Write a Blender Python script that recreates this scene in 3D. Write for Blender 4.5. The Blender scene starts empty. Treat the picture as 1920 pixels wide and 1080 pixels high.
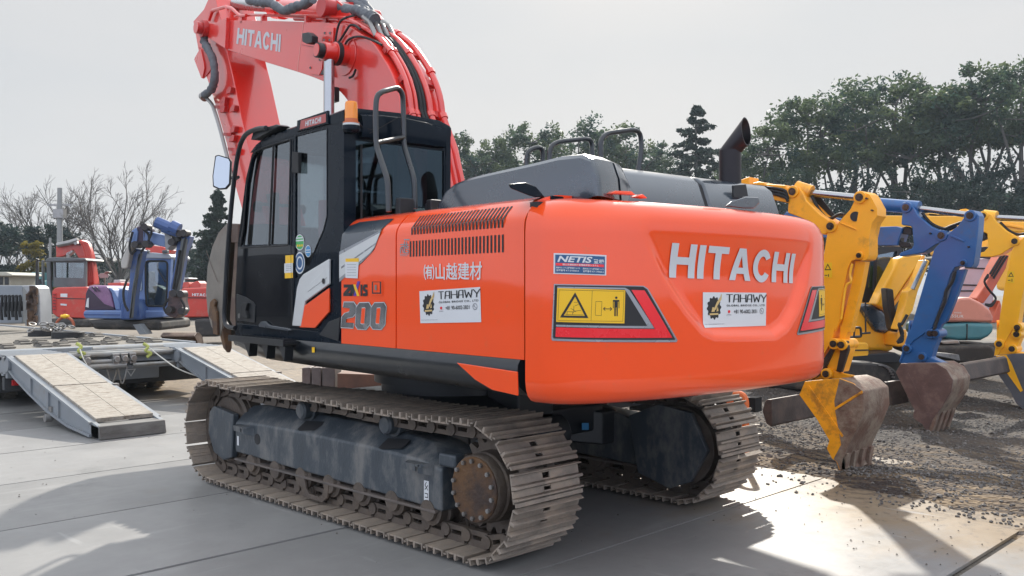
import bpy, bmesh, math, random
from math import sin, cos, pi, radians, sqrt, atan2
from mathutils import Vector as V, Matrix
from mathutils.geometry import tessellate_polygon
random.seed(7)
SC = bpy.context.scene
COL = SC.collection

# ------------------------------------------------------------------ camera, sky, sun, exposure
CAM = V((-5.7743, 5.1371, 1.6987))
YAW, PITCH, FPX = -0.7898, 0.0014, 1700.0
FW = V((cos(YAW)*cos(PITCH), sin(YAW)*cos(PITCH), sin(PITCH)))
RT = V((sin(YAW), -cos(YAW), 0.0))
UP = RT.cross(FW)
cd = bpy.data.cameras.new('camera'); co = bpy.data.objects.new('camera', cd); COL.objects.link(co)
cd.sensor_width = 36.0; cd.lens = 36.0*FPX/1920.0; cd.clip_start = 0.05; cd.clip_end = 3000
m3 = Matrix((RT, UP, -FW)).transposed()
co.matrix_world = Matrix.Translation(CAM) @ m3.to_4x4()
SC.camera = co

TO_SUN = V((0.90, -1.25, 1.02)).normalized()
EL = math.asin(TO_SUN.z)
world = bpy.data.worlds.new("World"); SC.world = world; world.use_nodes = True
wn = world.node_tree.nodes; wl = world.node_tree.links
bg = wn['Background']; bg.inputs['Strength'].default_value = 0.10
sky = wn.new('ShaderNodeTexSky'); sky.sky_type = 'NISHITA'; sky.sun_disc = False
sky.sun_elevation = EL; sky.sun_rotation = atan2(TO_SUN.x, TO_SUN.y)
sky.air_density = 1.2; sky.dust_density = 4.0; sky.ozone_density = 1.0
tc = wn.new('ShaderNodeTexCoord')
mp = wn.new('ShaderNodeMapping'); mp.inputs['Scale'].default_value = (1.2, 1.2, 4.0)
nz = wn.new('ShaderNodeTexNoise'); nz.inputs['Scale'].default_value = 1.6; nz.inputs['Detail'].default_value = 5; nz.inputs['Roughness'].default_value = 0.5
cr = wn.new('ShaderNodeValToRGB')
cr.color_ramp.elements[0].position = 0.30; cr.color_ramp.elements[0].color = (3.34, 3.50, 3.68, 1)
cr.color_ramp.elements[1].position = 0.72; cr.color_ramp.elements[1].color = (3.80, 3.80, 3.84, 1)
# thin bright overcast round the sun, clearer blue sky on the far side of it
dt = wn.new('ShaderNodeVectorMath'); dt.operation = 'DOT_PRODUCT'; dt.inputs[1].default_value = V((TO_SUN.x, TO_SUN.y, .18)).normalized()
rg = wn.new('ShaderNodeMapRange'); rg.interpolation_type = 'SMOOTHSTEP'; rg.inputs['From Min'].default_value = -0.55; rg.inputs['From Max'].default_value = 0.55
cl = wn.new('ShaderNodeMixRGB'); cl.inputs['Color1'].default_value = (7.2, 7.9, 9.6, 1)
mx = wn.new('ShaderNodeMixRGB'); mx.inputs['Fac'].default_value = 0.97
wl.new(tc.outputs['Generated'], mp.inputs['Vector']); wl.new(mp.outputs['Vector'], nz.inputs['Vector'])
wl.new(nz.outputs['Fac'], cr.inputs['Fac'])
wl.new(tc.outputs['Generated'], dt.inputs[0]); wl.new(dt.outputs['Value'], rg.inputs['Value']); wl.new(rg.outputs['Result'], cl.inputs['Fac']); wl.new(cr.outputs['Color'], cl.inputs['Color2'])
sz = wn.new('ShaderNodeSeparateXYZ'); wl.new(tc.outputs['Generated'], sz.inputs['Vector'])
zr = wn.new('ShaderNodeMapRange'); zr.interpolation_type = 'SMOOTHSTEP'; zr.inputs['From Min'].default_value = .36; zr.inputs['From Max'].default_value = .75; wl.new(sz.outputs['Z'], zr.inputs['Value'])
ze = wn.new('ShaderNodeMixRGB'); ze.inputs['Color2'].default_value = (7.6, 8.0, 8.6, 1); wl.new(zr.outputs['Result'], ze.inputs['Fac']); wl.new(cl.outputs['Color'], ze.inputs['Color1'])
wl.new(sky.outputs['Color'], mx.inputs['Color1']); wl.new(ze.outputs['Color'], mx.inputs['Color2'])
wl.new(mx.outputs['Color'], bg.inputs['Color'])

sd = bpy.data.lights.new('sun', 'SUN'); so = bpy.data.objects.new('sun', sd); COL.objects.link(so)
sd.energy = 3.5; sd.angle = radians(1.2); sd.color = (1.0, 0.95, 0.86)
so.rotation_euler = TO_SUN.to_track_quat('Z', 'Y').to_euler(); so.location = (20, -30, 40)
vs = SC.view_settings
vs.view_transform = 'Standard'; vs.look = 'None'; vs.exposure = 0.9; vs.gamma = 1.0; vs.use_curve_mapping = False
SC.cycles.max_bounces = 6; SC.cycles.transparent_max_bounces = 12
SC.cycles.caustics_reflective = False; SC.cycles.caustics_refractive = False

# ------------------------------------------------------------------ measuring: a pixel of the survey photo on a plane of the place
TH = radians(-5.0)                                   # the upper machine is swung 5 degrees off its tracks
FX = V((cos(TH), sin(TH), 0)); FY = V((-sin(TH), cos(TH), 0)); FZ = V((0, 0, 1))
def ray(px, py): return FW + RT*((px-960)/FPX) - UP*((py-540)/FPX)
def G(px, py, **k):                                  # yard frame
    d = ray(px, py); (a, v), = k.items(); i = 'xyz'.index(a)
    return CAM + d*((v-CAM[i])/d[i])
def D(px, py, dep): return CAM + ray(px, py)*dep     # at a depth from the viewpoint
def toU(p): return V((p.dot(FX), p.dot(FY), p.z))
def fromU(p): return FX*p[0] + FY*p[1] + FZ*p[2]
CU = toU(CAM)
def Q(px, py, **k):                                  # frame of the swung upper machine
    d = toU(ray(px, py)); (a, v), = k.items(); i = 'xyz'.index(a)
    return CU + d*((v-CU[i])/d[i])

# ------------------------------------------------------------------ materials
def nd(nt, t, **k):
    n = nt.nodes.new(t)
    for a, b in k.items(): setattr(n, a, b)
    return n
def M(name, col, rough=.5, metal=0., coat=0., var=.12, scale=3., dirt=None, amt=.0, dscale=2.5, bump=0., bscale=40., spec=.5, wave=0., grain=None, rvar=.1, coatr=.08, cior=1.5):
    m = bpy.data.materials.new(name); m.use_nodes = True; nt = m.node_tree; L = nt.links.new
    b = nt.nodes['Principled BSDF']
    b.inputs['Metallic'].default_value = metal; b.inputs['Roughness'].default_value = rough
    b.inputs['Coat Weight'].default_value = coat; b.inputs['Coat Roughness'].default_value = coatr
    b.inputs['Specular IOR Level'].default_value = spec; b.inputs['Coat IOR'].default_value = cior
    t = nd(nt, 'ShaderNodeTexCoord'); src = t.outputs['Object']
    if grain:
        mpn = nd(nt, 'ShaderNodeMapping'); mpn.inputs['Scale'].default_value = grain; L(src, mpn.inputs['Vector']); gsrc = mpn.outputs['Vector']
    else: gsrc = src
    n1 = nd(nt, 'ShaderNodeTexNoise'); n1.inputs['Scale'].default_value = scale; n1.inputs['Detail'].default_value = 6; n1.inputs['Roughness'].default_value = .65
    L(gsrc, n1.inputs['Vector'])
    r1 = nd(nt, 'ShaderNodeMapRange'); r1.inputs['From Min'].default_value = .3; r1.inputs['From Max'].default_value = .7
    r1.inputs['To Min'].default_value = 1-var; r1.inputs['To Max'].default_value = 1+var; L(n1.outputs['Fac'], r1.inputs['Value'])
    vm = nd(nt, 'ShaderNodeVectorMath', operation='SCALE'); vm.inputs[0].default_value = col; L(r1.outputs['Result'], vm.inputs['Scale'])
    out = vm.outputs['Vector']
    rr = nd(nt, 'ShaderNodeMapRange'); rr.inputs['From Min'].default_value = .3; rr.inputs['From Max'].default_value = .7
    rr.inputs['To Min'].default_value = max(0, rough-rvar); rr.inputs['To Max'].default_value = min(1, rough+rvar); L(n1.outputs['Fac'], rr.inputs['Value'])
    L(rr.outputs['Result'], b.inputs['Roughness'])
    if dirt:
        n2 = nd(nt, 'ShaderNodeTexNoise'); n2.inputs['Scale'].default_value = dscale; n2.inputs['Detail'].default_value = 9; n2.inputs['Roughness'].default_value = .7
        L(gsrc, n2.inputs['Vector'])
        r2 = nd(nt, 'ShaderNodeMapRange'); r2.inputs['From Min'].default_value = .62-.35*amt; r2.inputs['From Max'].default_value = .80-.35*amt
        r2.inputs['To Max'].default_value = min(1, .45+.6*amt); L(n2.outputs['Fac'], r2.inputs['Value'])
        mix = nd(nt, 'ShaderNodeMixRGB'); L(r2.outputs['Result'], mix.inputs['Fac']); L(out, mix.inputs['Color1']); mix.inputs['Color2'].default_value = (*dirt, 1)
        out = mix.outputs['Color']
        if coat:
            r3 = nd(nt, 'ShaderNodeMapRange'); r3.inputs['To Min'].default_value = coat; r3.inputs['To Max'].default_value = coat*.2
            L(r2.outputs['Result'], r3.inputs['Value']); L(r3.outputs['Result'], b.inputs['Coat Weight'])
    L(out, b.inputs['Base Color'])
    last = None
    if bump:
        n3 = nd(nt, 'ShaderNodeTexNoise'); n3.inputs['Scale'].default_value = bscale; n3.inputs['Detail'].default_value = 6; L(gsrc, n3.inputs['Vector'])
        bp = nd(nt, 'ShaderNodeBump'); bp.inputs['Strength'].default_value = bump; bp.inputs['Distance'].default_value = .02; L(n3.outputs['Fac'], bp.inputs['Height']); last = bp
    if wave:
        n4 = nd(nt, 'ShaderNodeTexNoise'); n4.inputs['Scale'].default_value = 2.2; n4.inputs['Detail'].default_value = 1; L(src, n4.inputs['Vector'])
        bw = nd(nt, 'ShaderNodeBump'); bw.inputs['Strength'].default_value = wave; bw.inputs['Distance'].default_value = .05; L(n4.outputs['Fac'], bw.inputs['Height'])
        if last: L(last.outputs['Normal'], bw.inputs['Normal'])
        last = bw
    if last:
        L(last.outputs['Normal'], b.inputs['Normal']); 
        if wave: L(last.outputs['Normal'], b.inputs['Coat Normal'])
    return m
def glass(name, tint, fac0=.08, rough=.02, refl=(1, 1, 1)):
    m = bpy.data.materials.new(name); m.use_nodes = True; nt = m.node_tree; L = nt.links.new
    nt.nodes.remove(nt.nodes['Principled BSDF'])
    o = nt.nodes['Material Output']
    tr = nd(nt, 'ShaderNodeBsdfTransparent'); tr.inputs['Color'].default_value = (*tint, 1)
    gl = nd(nt, 'ShaderNodeBsdfGlossy'); gl.inputs['Roughness'].default_value = rough; gl.inputs['Color'].default_value = (*refl, 1)
    lw = nd(nt, 'ShaderNodeFresnel'); lw.inputs['IOR'].default_value = 1.5
    mr = nd(nt, 'ShaderNodeMapRange'); mr.inputs['From Min'].default_value = .04; mr.inputs['To Min'].default_value = fac0; mr.inputs['To Max'].default_value = 1
    L(lw.outputs['Fac'], mr.inputs['Value'])
    mx_ = nd(nt, 'ShaderNodeMixShader'); L(mr.outputs['Result'], mx_.inputs['Fac']); L(tr.outputs[0], mx_.inputs[1]); L(gl.outputs[0], mx_.inputs[2])
    L(mx_.outputs[0], o.inputs['Surface'])
    return m

# ------------------------------------------------------------------ mesh builder
def catmull(pts, n=8):
    P = [V(p) for p in pts]; out = []
    for i in range(len(P)-1):
        p0 = P[i-1] if i else P[0]*2-P[1]; p1, p2 = P[i], P[i+1]; p3 = P[i+2] if i+2 < len(P) else P[-1]*2-P[-2]
        for k in range(n):
            t = k/n
            out.append(.5*((2*p1)+(p2-p0)*t+(2*p0-5*p1+4*p2-p3)*t*t+(3*p1-p0-3*p2+p3)*t**3))
    out.append(P[-1]); return out
def roundpath(pts, r=.05, n=5):
    P = [V(p) for p in pts]; out = [P[0]]
    for i in range(1, len(P)-1):
        a, b, c = P[i-1], P[i], P[i+1]
        d1 = min(r, (a-b).length*.45); d2 = min(r, (c-b).length*.45)
        s = b+(a-b).normalized()*d1; e = b+(c-b).normalized()*d2
        for k in range(n+1):
            t = k/n; out.append(s*(1-t)**2+b*2*t*(1-t)+e*t*t)
    out.append(P[-1]); return out
SPLIT = set('idler_guard boom_fork arm_bracket pin linkage_pin rail_foot bucket_ear worn_patch side_rib link_plate cross_pipe valve_block lamp_bracket front_post bucket_tooth step_bracket plate_bolt boom_plate lifting_eye_cover air_hose rope lime_strap deck_edge blade_arm boom_hose boom_pipe hanging_hose arm_rib light_cable track_pad hose_bundle boom_back cylinder_bracket boom_hose_block arm_hose hose_coupling ramp_latch slatted_corner rear_beam boom_top_pipe window_bar frame_opening wear_strip ramp_boards bucket_back arm_cylinder cover_bolt_ring control_console dozer_blade pipe_clamp hand_rail arm_cylinder arm_rod ramp frame_flange cab_post panel_seam'.split())
class MB:
    def __init__(s): s.v = []; s.f = []
    def add(s, vs_, fs):
        o = len(s.v); s.v += [V(p) for p in vs_]; s.f += [tuple(i+o for i in f) for f in fs]; return s
    def box(s, x0, x1, y0, y1, z0, z1):
        return s.add([(x, y, z) for z in (z0, z1) for y in (y0, y1) for x in (x0, x1)],
                     [(0, 2, 3, 1), (4, 5, 7, 6), (0, 1, 5, 4), (2, 6, 7, 3), (0, 4, 6, 2), (1, 3, 7, 5)])
    def obox(s, c, ax, ay, az):                      # centre and three half-axis vectors
        c, ax, ay, az = V(c), V(ax), V(ay), V(az)
        return s.add([c+ax*i+ay*j+az*k for k in (-1, 1) for j in (-1, 1) for i in (-1, 1)],
                     [(0, 2, 3, 1), (4, 5, 7, 6), (0, 1, 5, 4), (2, 6, 7, 3), (0, 4, 6, 2), (1, 3, 7, 5)])
    def prism(s, pts, vec):
        n = len(pts); a = [V(p) for p in pts]; vec = V(vec)
        return s.add(a+[p+vec for p in a], [tuple(range(n-1, -1, -1)), tuple(range(n, 2*n))]+[(i, (i+1) % n, n+(i+1) % n, n+i) for i in range(n)])
    def loft(s, rings, close=True, caps=True):
        n = len(rings[0]); vs_ = [p for r in rings for p in r]; fs = []
        for k in range(len(rings)-1):
            for i in range(n if close else n-1):
                j = (i+1) % n; fs.append((k*n+i, k*n+j, (k+1)*n+j, (k+1)*n+i))
        if caps: fs += [tuple(range(n-1, -1, -1)), tuple((len(rings)-1)*n+i for i in range(n))]
        return s.add(vs_, fs)
    def cyl(s, p, q, r, r2=None, n=20, caps=True):
        p, q = V(p), V(q); r2 = r if r2 is None else r2
        d = (q-p).normalized(); a = d.orthogonal().normalized(); b = d.cross(a)
        return s.loft([[c+(a*cos(2*pi*i/n)+b*sin(2*pi*i/n))*rr for i in range(n)] for c, rr in ((p, r), (q, r2))], True, caps)
    def lathe(s, p, q, prof, n=24):                  # prof: (fraction along p-q, radius)
        p, q = V(p), V(q); d = (q-p).normalized(); a = d.orthogonal().normalized(); b = d.cross(a)
        return s.loft([[p+(q-p)*t+(a*cos(2*pi*i/n)+b*sin(2*pi*i/n))*rr for i in range(n)] for t, rr in prof])
    def tube(s, path, r, n=8, caps=True, rfun=None):
        P = [V(p) for p in path]; rings = []; a = None
        for i, p in enumerate(P):
            d = (P[min(i+1, len(P)-1)]-P[max(i-1, 0)]).normalized()
            a = d.orthogonal().normalized() if a is None else (a-d*a.dot(d)).normalized()
            b = d.cross(a); rr = rfun(i/(len(P)-1)) if rfun else r
            rings.append([p+(a*cos(2*pi*k/n)+b*sin(2*pi*k/n))*rr for k in range(n)])
        return s.loft(rings, True, caps)
    def ball(s, c, r, n=12, sq=(1, 1, 1)):
        c = V(c); rings = []
        for i in range(1, n):
            t = pi*i/n; rings.append([c+V((sin(t)*cos(2*pi*k/(2*n))*r*sq[0], sin(t)*sin(2*pi*k/(2*n))*r*sq[1], cos(t)*r*sq[2])) for k in range(2*n)])
        return s.loft(rings)
    def islands(s):
        par = list(range(len(s.v)))
        def find(a):
            while par[a] != a: par[a] = par[par[a]]; a = par[a]
            return a
        for f in s.f:
            r = find(f[0])
            for i in f[1:]: par[find(i)] = r
        g = {}
        for f in s.f: g.setdefault(find(f[0]), []).append(f)
        out = []
        for fs in g.values():
            ids = sorted({i for f in fs for i in f}); mp_ = {i: k for k, i in enumerate(ids)}; m = MB(); m.v = [s.v[i] for i in ids]; m.f = [tuple(mp_[i] for i in f) for f in fs]; out.append(m)
        return out
    def build(s, name, mat, parent=None, bevel=0., seg=2, ang=35, rot=0., smooth=True):
        if parent is not None and name in SPLIT:
            isl = s.islands()
            if 1 < len(isl) <= 40:
                first = None
                for m in isl: o = m.build1(name, mat, parent, bevel, seg, ang, rot, smooth); first = first or o
                return first
        return s.build1(name, mat, parent, bevel, seg, ang, rot, smooth)
    def build1(s, name, mat, parent=None, bevel=0., seg=2, ang=35, rot=0., smooth=True):
        me = bpy.data.meshes.new(name); o = bpy.data.objects.new(name, me)
        off = V((0, 0, 0))
        if parent is None and not rot:
            xs = [p.x for p in s.v]; ys = [p.y for p in s.v]; off = V(((min(xs)+max(xs))/2, (min(ys)+max(ys))/2, min(p.z for p in s.v)))
        me.from_pydata([p-off for p in s.v], [], s.f)
        bm = bmesh.new(); bm.from_mesh(me); bmesh.ops.recalc_face_normals(bm, faces=bm.faces); bm.to_mesh(me); bm.free()
        me.materials.append(mat); o.location = off
        if smooth: me.polygons.foreach_set('use_smooth', [True]*len(me.polygons))
        if bevel:
            b = o.modifiers.new('bevel', 'BEVEL'); b.width = bevel; b.segments = seg; b.limit_method = 'ANGLE'; b.angle_limit = radians(ang); b.harden_normals = True
        elif smooth: me.set_sharp_from_angle(angle=radians(ang))
        COL.objects.link(o)
        if parent is not None:
            o.parent = parent
            if parent.type == 'EMPTY': o.matrix_parent_inverse = Matrix.Translation(-parent.location)
        o.rotation_euler.z = rot
        return o
def thing(name, label, cat, loc=(0, 0, 0), group=None):
    o = bpy.data.objects.new(name, None); o.location = loc; o.empty_display_size = .3; COL.objects.link(o); return tag(o, label, cat, group)
def tag(o, label, cat, group=None):
    o['label'] = label; o['category'] = cat
    if group: o['group'] = group
    return o
def kind(o, k='structure'): o['kind'] = k; return o
def copy_tree(o, parent=None):
    c = o.copy(); COL.objects.link(c)
    if parent is not None: c.parent = parent; c.matrix_parent_inverse = o.matrix_parent_inverse.copy()
    for ch in list(o.children): copy_tree(ch, c)
    return c

# ------------------------------------------------------------------ flat marks: 2-D shapes (with holes) laid on a surface
def sheet2d(polys, fn, cut=0., cuty=0.):
    """polys: list of lists of loops (outer first) in 2-D; fn(u,v) -> point. Returns MB."""
    mb = MB()
    for loops in polys:
        flat = [p for l in loops for p in l]
        tris = tessellate_polygon([[V((p[0], p[1], 0)) for p in l] for l in loops])
        bm = bmesh.new(); vs_ = [bm.verts.new((p[0], p[1], 0)) for p in flat]
        for t in tris:
            try: bm.faces.new([vs_[i] for i in t])
            except ValueError: pass
        for ax, c in ((0, cut), (1, cuty)):
            if not c or not flat: continue
            lo = min(p[ax] for p in flat); hi = max(p[ax] for p in flat); k = math.floor(lo/c)+1
            while k*c < hi:
                no = V((1, 0, 0)) if ax == 0 else V((0, 1, 0))
                bmesh.ops.bisect_plane(bm, geom=bm.verts[:]+bm.edges[:]+bm.faces[:], plane_co=no*(k*c), plane_no=no); k += 1
        bm.verts.index_update()
        mb.add([fn(v.co.x, v.co.y) for v in bm.verts], [tuple(v.index for v in f.verts) for f in bm.faces]); bm.free()
    return mb
def text2d(body, bold=0., shear=0., space=1.):
    cu = bpy.data.curves.new('t', 'FONT'); cu.body = body; cu.offset = bold; cu.shear = shear; cu.space_character = space; cu.resolution_u = 3
    o = bpy.data.objects.new('t', cu); COL.objects.link(o)
    dg = bpy.context.evaluated_depsgraph_get(); me = o.evaluated_get(dg).to_mesh()
    vs_ = [(v.co.x, v.co.y) for v in me.vertices]; fs = [tuple(p.vertices) for p in me.polygons]
    bpy.data.objects.remove(o); bpy.data.curves.remove(cu)
    x0 = min(p[0] for p in vs_); x1 = max(p[0] for p in vs_); y0 = min(p[1] for p in vs_); y1 = max(p[1] for p in vs_)
    return [((x-x0)/(x1-x0), (y-y0)/(y1-y0)) for x, y in vs_], fs, (x1-x0)/(y1-y0)
def bil(q, u, v):   # q: top-left, top-right, bottom-right, bottom-left (2-D or 3-D); v measured upward
    tl, tr, br, bl = [V(p) for p in q]
    return (bl*(1-u)+br*u)*(1-v)+(tl*(1-u)+tr*u)*v
def textquad(mb, body, q, fn, **k):
    vs_, fs, _ = text2d(body, **k)
    mb.add([fn(*bil(q, u, v)[:2]) for u, v in vs_], fs)
def rect(x0, y0, x1, y1): return [(x0, y0), (x1, y0), (x1, y1), (x0, y1)]
def circ(cx, cy, rx, ry=None, n=20): return [(cx+rx*cos(2*pi*i/n), cy+(ry or rx)*sin(2*pi*i/n)) for i in range(n)]
def strokes(lines, w):                                # thick polylines as quads in 2-D
    out = []
    for l in lines:
        for (x0, y0), (x1, y1) in zip(l, l[1:]):
            d = V((x1-x0, y1-y0)); 
            if d.length < 1e-9: continue
            d.normalize(); n = V((-d.y, d.x))*w/2; e = d*w*.3
            out.append([[(x0-e.x+n.x, y0-e.y+n.y), (x1+e.x+n.x, y1+e.y+n.y), (x1+e.x-n.x, y1+e.y-n.y), (x0-e.x-n.x, y0-e.y-n.y)]])
    return out
# block letters in a unit cell (x right, y up): outer loop first, then holes
def arc(cx, cy, rx, ry, a0, a1, n=10): return [(cx+rx*cos(radians(a0+(a1-a0)*i/n)), cy+ry*sin(radians(a0+(a1-a0)*i/n))) for i in range(n+1)]
BLOCK = {
 'H': (1.0, [[[(0, 0), (.27, 0), (.27, .39), (.73, .39), (.73, 0), (1, 0), (1, 1), (.73, 1), (.73, .61), (.27, .61), (.27, 1), (0, 1)]]]),
 'I': (.27, [[rect(0, 0, 1, 1)]]),
 'T': (.92, [[[(.35, 0), (.65, 0), (.65, .79), (1, .79), (1, 1), (0, 1), (0, .79), (.35, .79)]]]),
 'A': (1.06, [[[(0, 0), (.27, 0), (.335, .21), (.665, .21), (.73, 0), (1, 0), (.66, 1), (.34, 1)], [(.39, .40), (.61, .40), (.50, .76)]]]),
 'C': (.98, [[arc(.5, .5, .5, .53, 32, 328, 22)+arc(.5, .5, .235, .31, 322, 38, 18)]]),
}
def blockword(word, gap=.11):
    x = 0; out = []
    for ch in word:
        w, pl = BLOCK[ch]
        out += [[[(x+px*w, py) for px, py in l] for l in loops] for loops in pl]; x += w+gap
    W = x-gap
    return [[[(px/W, py) for px, py in l] for l in loops] for loops in out]
def mapquad(polys, q): return [[[tuple(bil(q, u, v)[:2]) for u, v in l] for l in loops] for loops in polys]
# ------------------------------------------------------------------ materials of the place
ORANGE = M('orange_paint', (.95, .080, .006), .42, coat=.9, cior=1.55, spec=.25, var=.03, scale=1.5, dirt=(.60, .16, .06), amt=.05, dscale=9, wave=.05, coatr=.06, rvar=.04)
BOOMRED = M('boom_red_paint', (.74, .024, .013), .36, coat=1., cior=1.62, var=.05, scale=2, dirt=(.50, .16, .10), amt=.08, wave=.02, coatr=.10)
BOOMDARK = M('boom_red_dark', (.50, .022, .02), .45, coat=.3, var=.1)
HOODGREY = M('hood_grey_paint', (.018, .032, .048), .30, coat=1., cior=1.65, var=.08, dirt=(.12, .12, .115), amt=.15, wave=.02, coatr=.12)
BLACK = M('black_gloss_paint', (.004, .009, .016), .25, spec=.06, coat=.14, var=.1, wave=.015, coatr=.03)
DOORBLK = M('door_black_gloss', (.002, .004, .007), .2, coat=.38, spec=.1, var=.1, wave=.02, coatr=.015)
BLACKM = M('black_satin', (.008, .010, .013), .42, var=.15, dirt=(.06, .055, .05), amt=.1)
RUBBER = M('black_rubber', (.009, .009, .010), .65, var=.25)
SILVER = M('silver_paint', (.60, .61, .60), .35, metal=.1, coat=.4, var=.04)
SKIRT = M('skirt_paint', (.004, .007, .010), .35, coat=.35, var=.1, dirt=(.06, .055, .05), amt=.1, wave=.02)
RAIL = M('rail_paint', (.012, .015, .019), .32, coat=.4, var=.1)
CHROME = M('chrome_rod', (.40, .40, .40), .25, metal=1, var=.03)
STEEL = M('bare_steel', (.30, .29, .28), .42, metal=.8, var=.2, dirt=(.12, .09, .06), amt=.25)
GREYWRAP = M('grey_hose_wrap', (.12, .128, .14), .75, var=.25, scale=12, bump=.6, bscale=25)
SHOE = M('worn_shoe_steel', (.25, .208, .17), .60, metal=.15, var=.3, scale=6, dirt=(.37, .285, .21), amt=.45, dscale=5, bump=.25, bscale=60)
LINK = M('oily_link_steel', (.11, .088, .072), .55, metal=.3, var=.3, scale=8, dirt=(.15, .115, .085), amt=.45, dscale=5, bump=.3)
FRAME = M('dusty_frame_paint', (.050, .062, .074), .46, var=.25, scale=3, dirt=(.20, .19, .172), amt=.46, dscale=3.0, bump=.15, grain=(1.5, 1.5, .7))
FLANGE = M('worn_flange', (.13, .105, .09), .6, var=.3, dirt=(.06, .06, .06), amt=.4)
RUSTY = M('rusty_cover', (.055, .034, .026), .62, metal=.2, var=.4, scale=5, dirt=(.15, .075, .028), amt=.6, dscale=4, bump=.3)
WHITE = M('white_vinyl', (.66, .67, .68), .4, var=.02)
LETTER = M('pale_letter_vinyl', (.58, .60, .62), .4, var=.02)
INK = M('black_ink', (.012, .012, .014), .5, var=.05)
YELLOWV = M('yellow_vinyl', (.86, .50, .01), .4, var=.03)
REDV = M('red_reflector', (.85, .012, .02), .3, var=.05, coat=.5)
NAVY = M('navy_vinyl', (.02, .09, .22), .4, var=.04)
BLUEV = M('blue_vinyl', (.05, .24, .48), .4, var=.04)
GREENV = M('green_vinyl', (.05, .38, .10), .4, var=.04)
GOLD = M('gold_vinyl', (.62, .44, .18), .4, var=.05)
VIOLET = M('violet_vinyl', (.10, .03, .33), .4, var=.05)
EDGESILVER = M('sign_edge', (.34, .35, .37), .3, metal=.5, var=.05)
BADGE = M('badge_chrome', (.50, .52, .54), .22, metal=1., var=.05)
AMBER = M('amber_lens', (.95, .28, .005), .18, coat=.6, var=.03)
GLASSD = glass('tinted_cab_glass', (.34, .40, .43), .15, refl=(.85, .93, 1))
GLASSR = glass('dark_rear_glass', (.05, .075, .095), .045, refl=(.6, .85, 1))
MIRROR = M('mirror_glass', (.42, .45, .48), .02, metal=1, var=0, rvar=0)
BROWN = M('worn_bucket_steel', (.115, .075, .058), .55, metal=.3, var=.3, scale=4, dirt=(.24, .19, .14), amt=.35, dscale=3, bump=.2)
BUCKETGREY = M('scoured_bucket_steel', (.20, .18, .155), .5, metal=.3, var=.25, scale=3, dirt=(.16, .10, .07), amt=.4, dscale=2, bump=.15)
def build_multi(name, items, parent, rot=0., ang=35):
    me_all = MB(); idx = []; mats = []
    for mb, mat in items:
        if mat not in mats: mats.append(mat)
        idx += [mats.index(mat)]*len(mb.f); me_all.add(mb.v, mb.f)
    me = bpy.data.meshes.new(name); o = bpy.data.objects.new(name, me)
    me.from_pydata(me_all.v, [], me_all.f)
    for mt in mats: me.materials.append(mt)
    me.polygons.foreach_set('material_index', idx)
    COL.objects.link(o)
    if parent is not None:
        o.parent = parent
        if parent.type == 'EMPTY': o.matrix_parent_inverse = Matrix.Translation(-parent.location)
    o.rotation_euler.z = rot
    return o
def solid2d(polys, fn, vec, mb=None):
    """2-D shapes with holes, laid on a surface by fn and given a real thickness vec."""
    mb = mb or MB(); vec = V(vec)
    for loops in polys:
        a = sheet2d([loops], fn); mb.add(a.v, a.f); mb.add([p+vec for p in a.v], a.f)
        for l in loops:
            P = [V(fn(*p)) for p in l]; n = len(P)
            mb.add(P+[p+vec for p in P], [(i, (i+1) % n, n+(i+1) % n, n+i) for i in range(n)])
    return mb
def sideq(y): return lambda px, py: Q(px, py, y=y)

# ================================================================== THE ORANGE EXCAVATOR
EX = thing('excavator', 'large orange crawler excavator with black cab parked in the foreground on steel plates', 'excavator')
# ---- crawler tracks
PITCH_N = 46; ZC = .462; XT = 1.665; RTK = .400
def loop_pt(d):
    """point and tangent angle at distance d along the belt (through the shoe plates), x-z plane; starts at bottom rear going forward"""
    L1 = 2*XT; L2 = pi*RTK; tot = 2*(L1+L2); d %= tot
    if d < L1: return -XT+d, ZC-RTK, 0.0
    d -= L1
    if d < L2: a = d/RTK; return XT+RTK*sin(a), ZC-RTK*cos(a), a
    d -= L2
    if d < L1:
        x = XT-d; sag = .022*abs(sin(2*pi*(x+XT)/(L1)*.999))  # lifted by carrier rollers, slack between
        return x, ZC+RTK-sag, pi
    d -= L1; a = d/RTK; return -XT-RTK*sin(a), ZC+RTK*cos(a), pi+a
LTOT = 2*(2*XT+pi*RTK); PT = LTOT/PITCH_N
def shoe_mesh():
    m = MB(); h = PT/2; w = .30; t0 = .030
    # coordinates: x along the belt, y across, z toward the outside is NEGATIVE (shoe hangs outward = -z at the bottom run)
    gs = [(-h+.010, -h+.028), (-.018, .010), (h-.046, h-.024)]
    def bar(x0, x1, y0, y1, za, zb, tp=.004):
        m.add([(x0, y0, za), (x1, y0, za), (x1, y1, za), (x0, y1, za), (x0+tp, y0, zb), (x1-tp, y0, zb), (x1-tp, y1, zb), (x0+tp, y1, zb)],
              [(0, 1, 2, 3), (7, 6, 5, 4), (0, 4, 5, 1), (1, 5, 6, 2), (2, 6, 7, 3), (3, 7, 4, 0)])
    for a, b in gs: bar(a, b, -w, w, 0, -t0-.014, .005)
    # thin plate between grousers, with mud slots left open
    def plate(x0, x1, slots):
        ys = [-w]+[q for s in slots for q in s]+[w]
        for k in range(0, len(ys), 2): m.box(x0, x1, ys[k], ys[k+1], -.012, 0)
        for a, b in slots: m.box(x0, x0+.012, a, b, -.012, 0); m.box(x1-.012, x1, a, b, -.012, 0)
    plate(-h+.026, -.018, [(-.03, .03)]); plate(.010, h-.046, [(-.03, .03)])
    plate(h-.026, h-.014, [(-.075, -.035), (.035, .075)]); m.box(h-.020, h+.007, -w, w, -.028, -.016)
    return m
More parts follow.
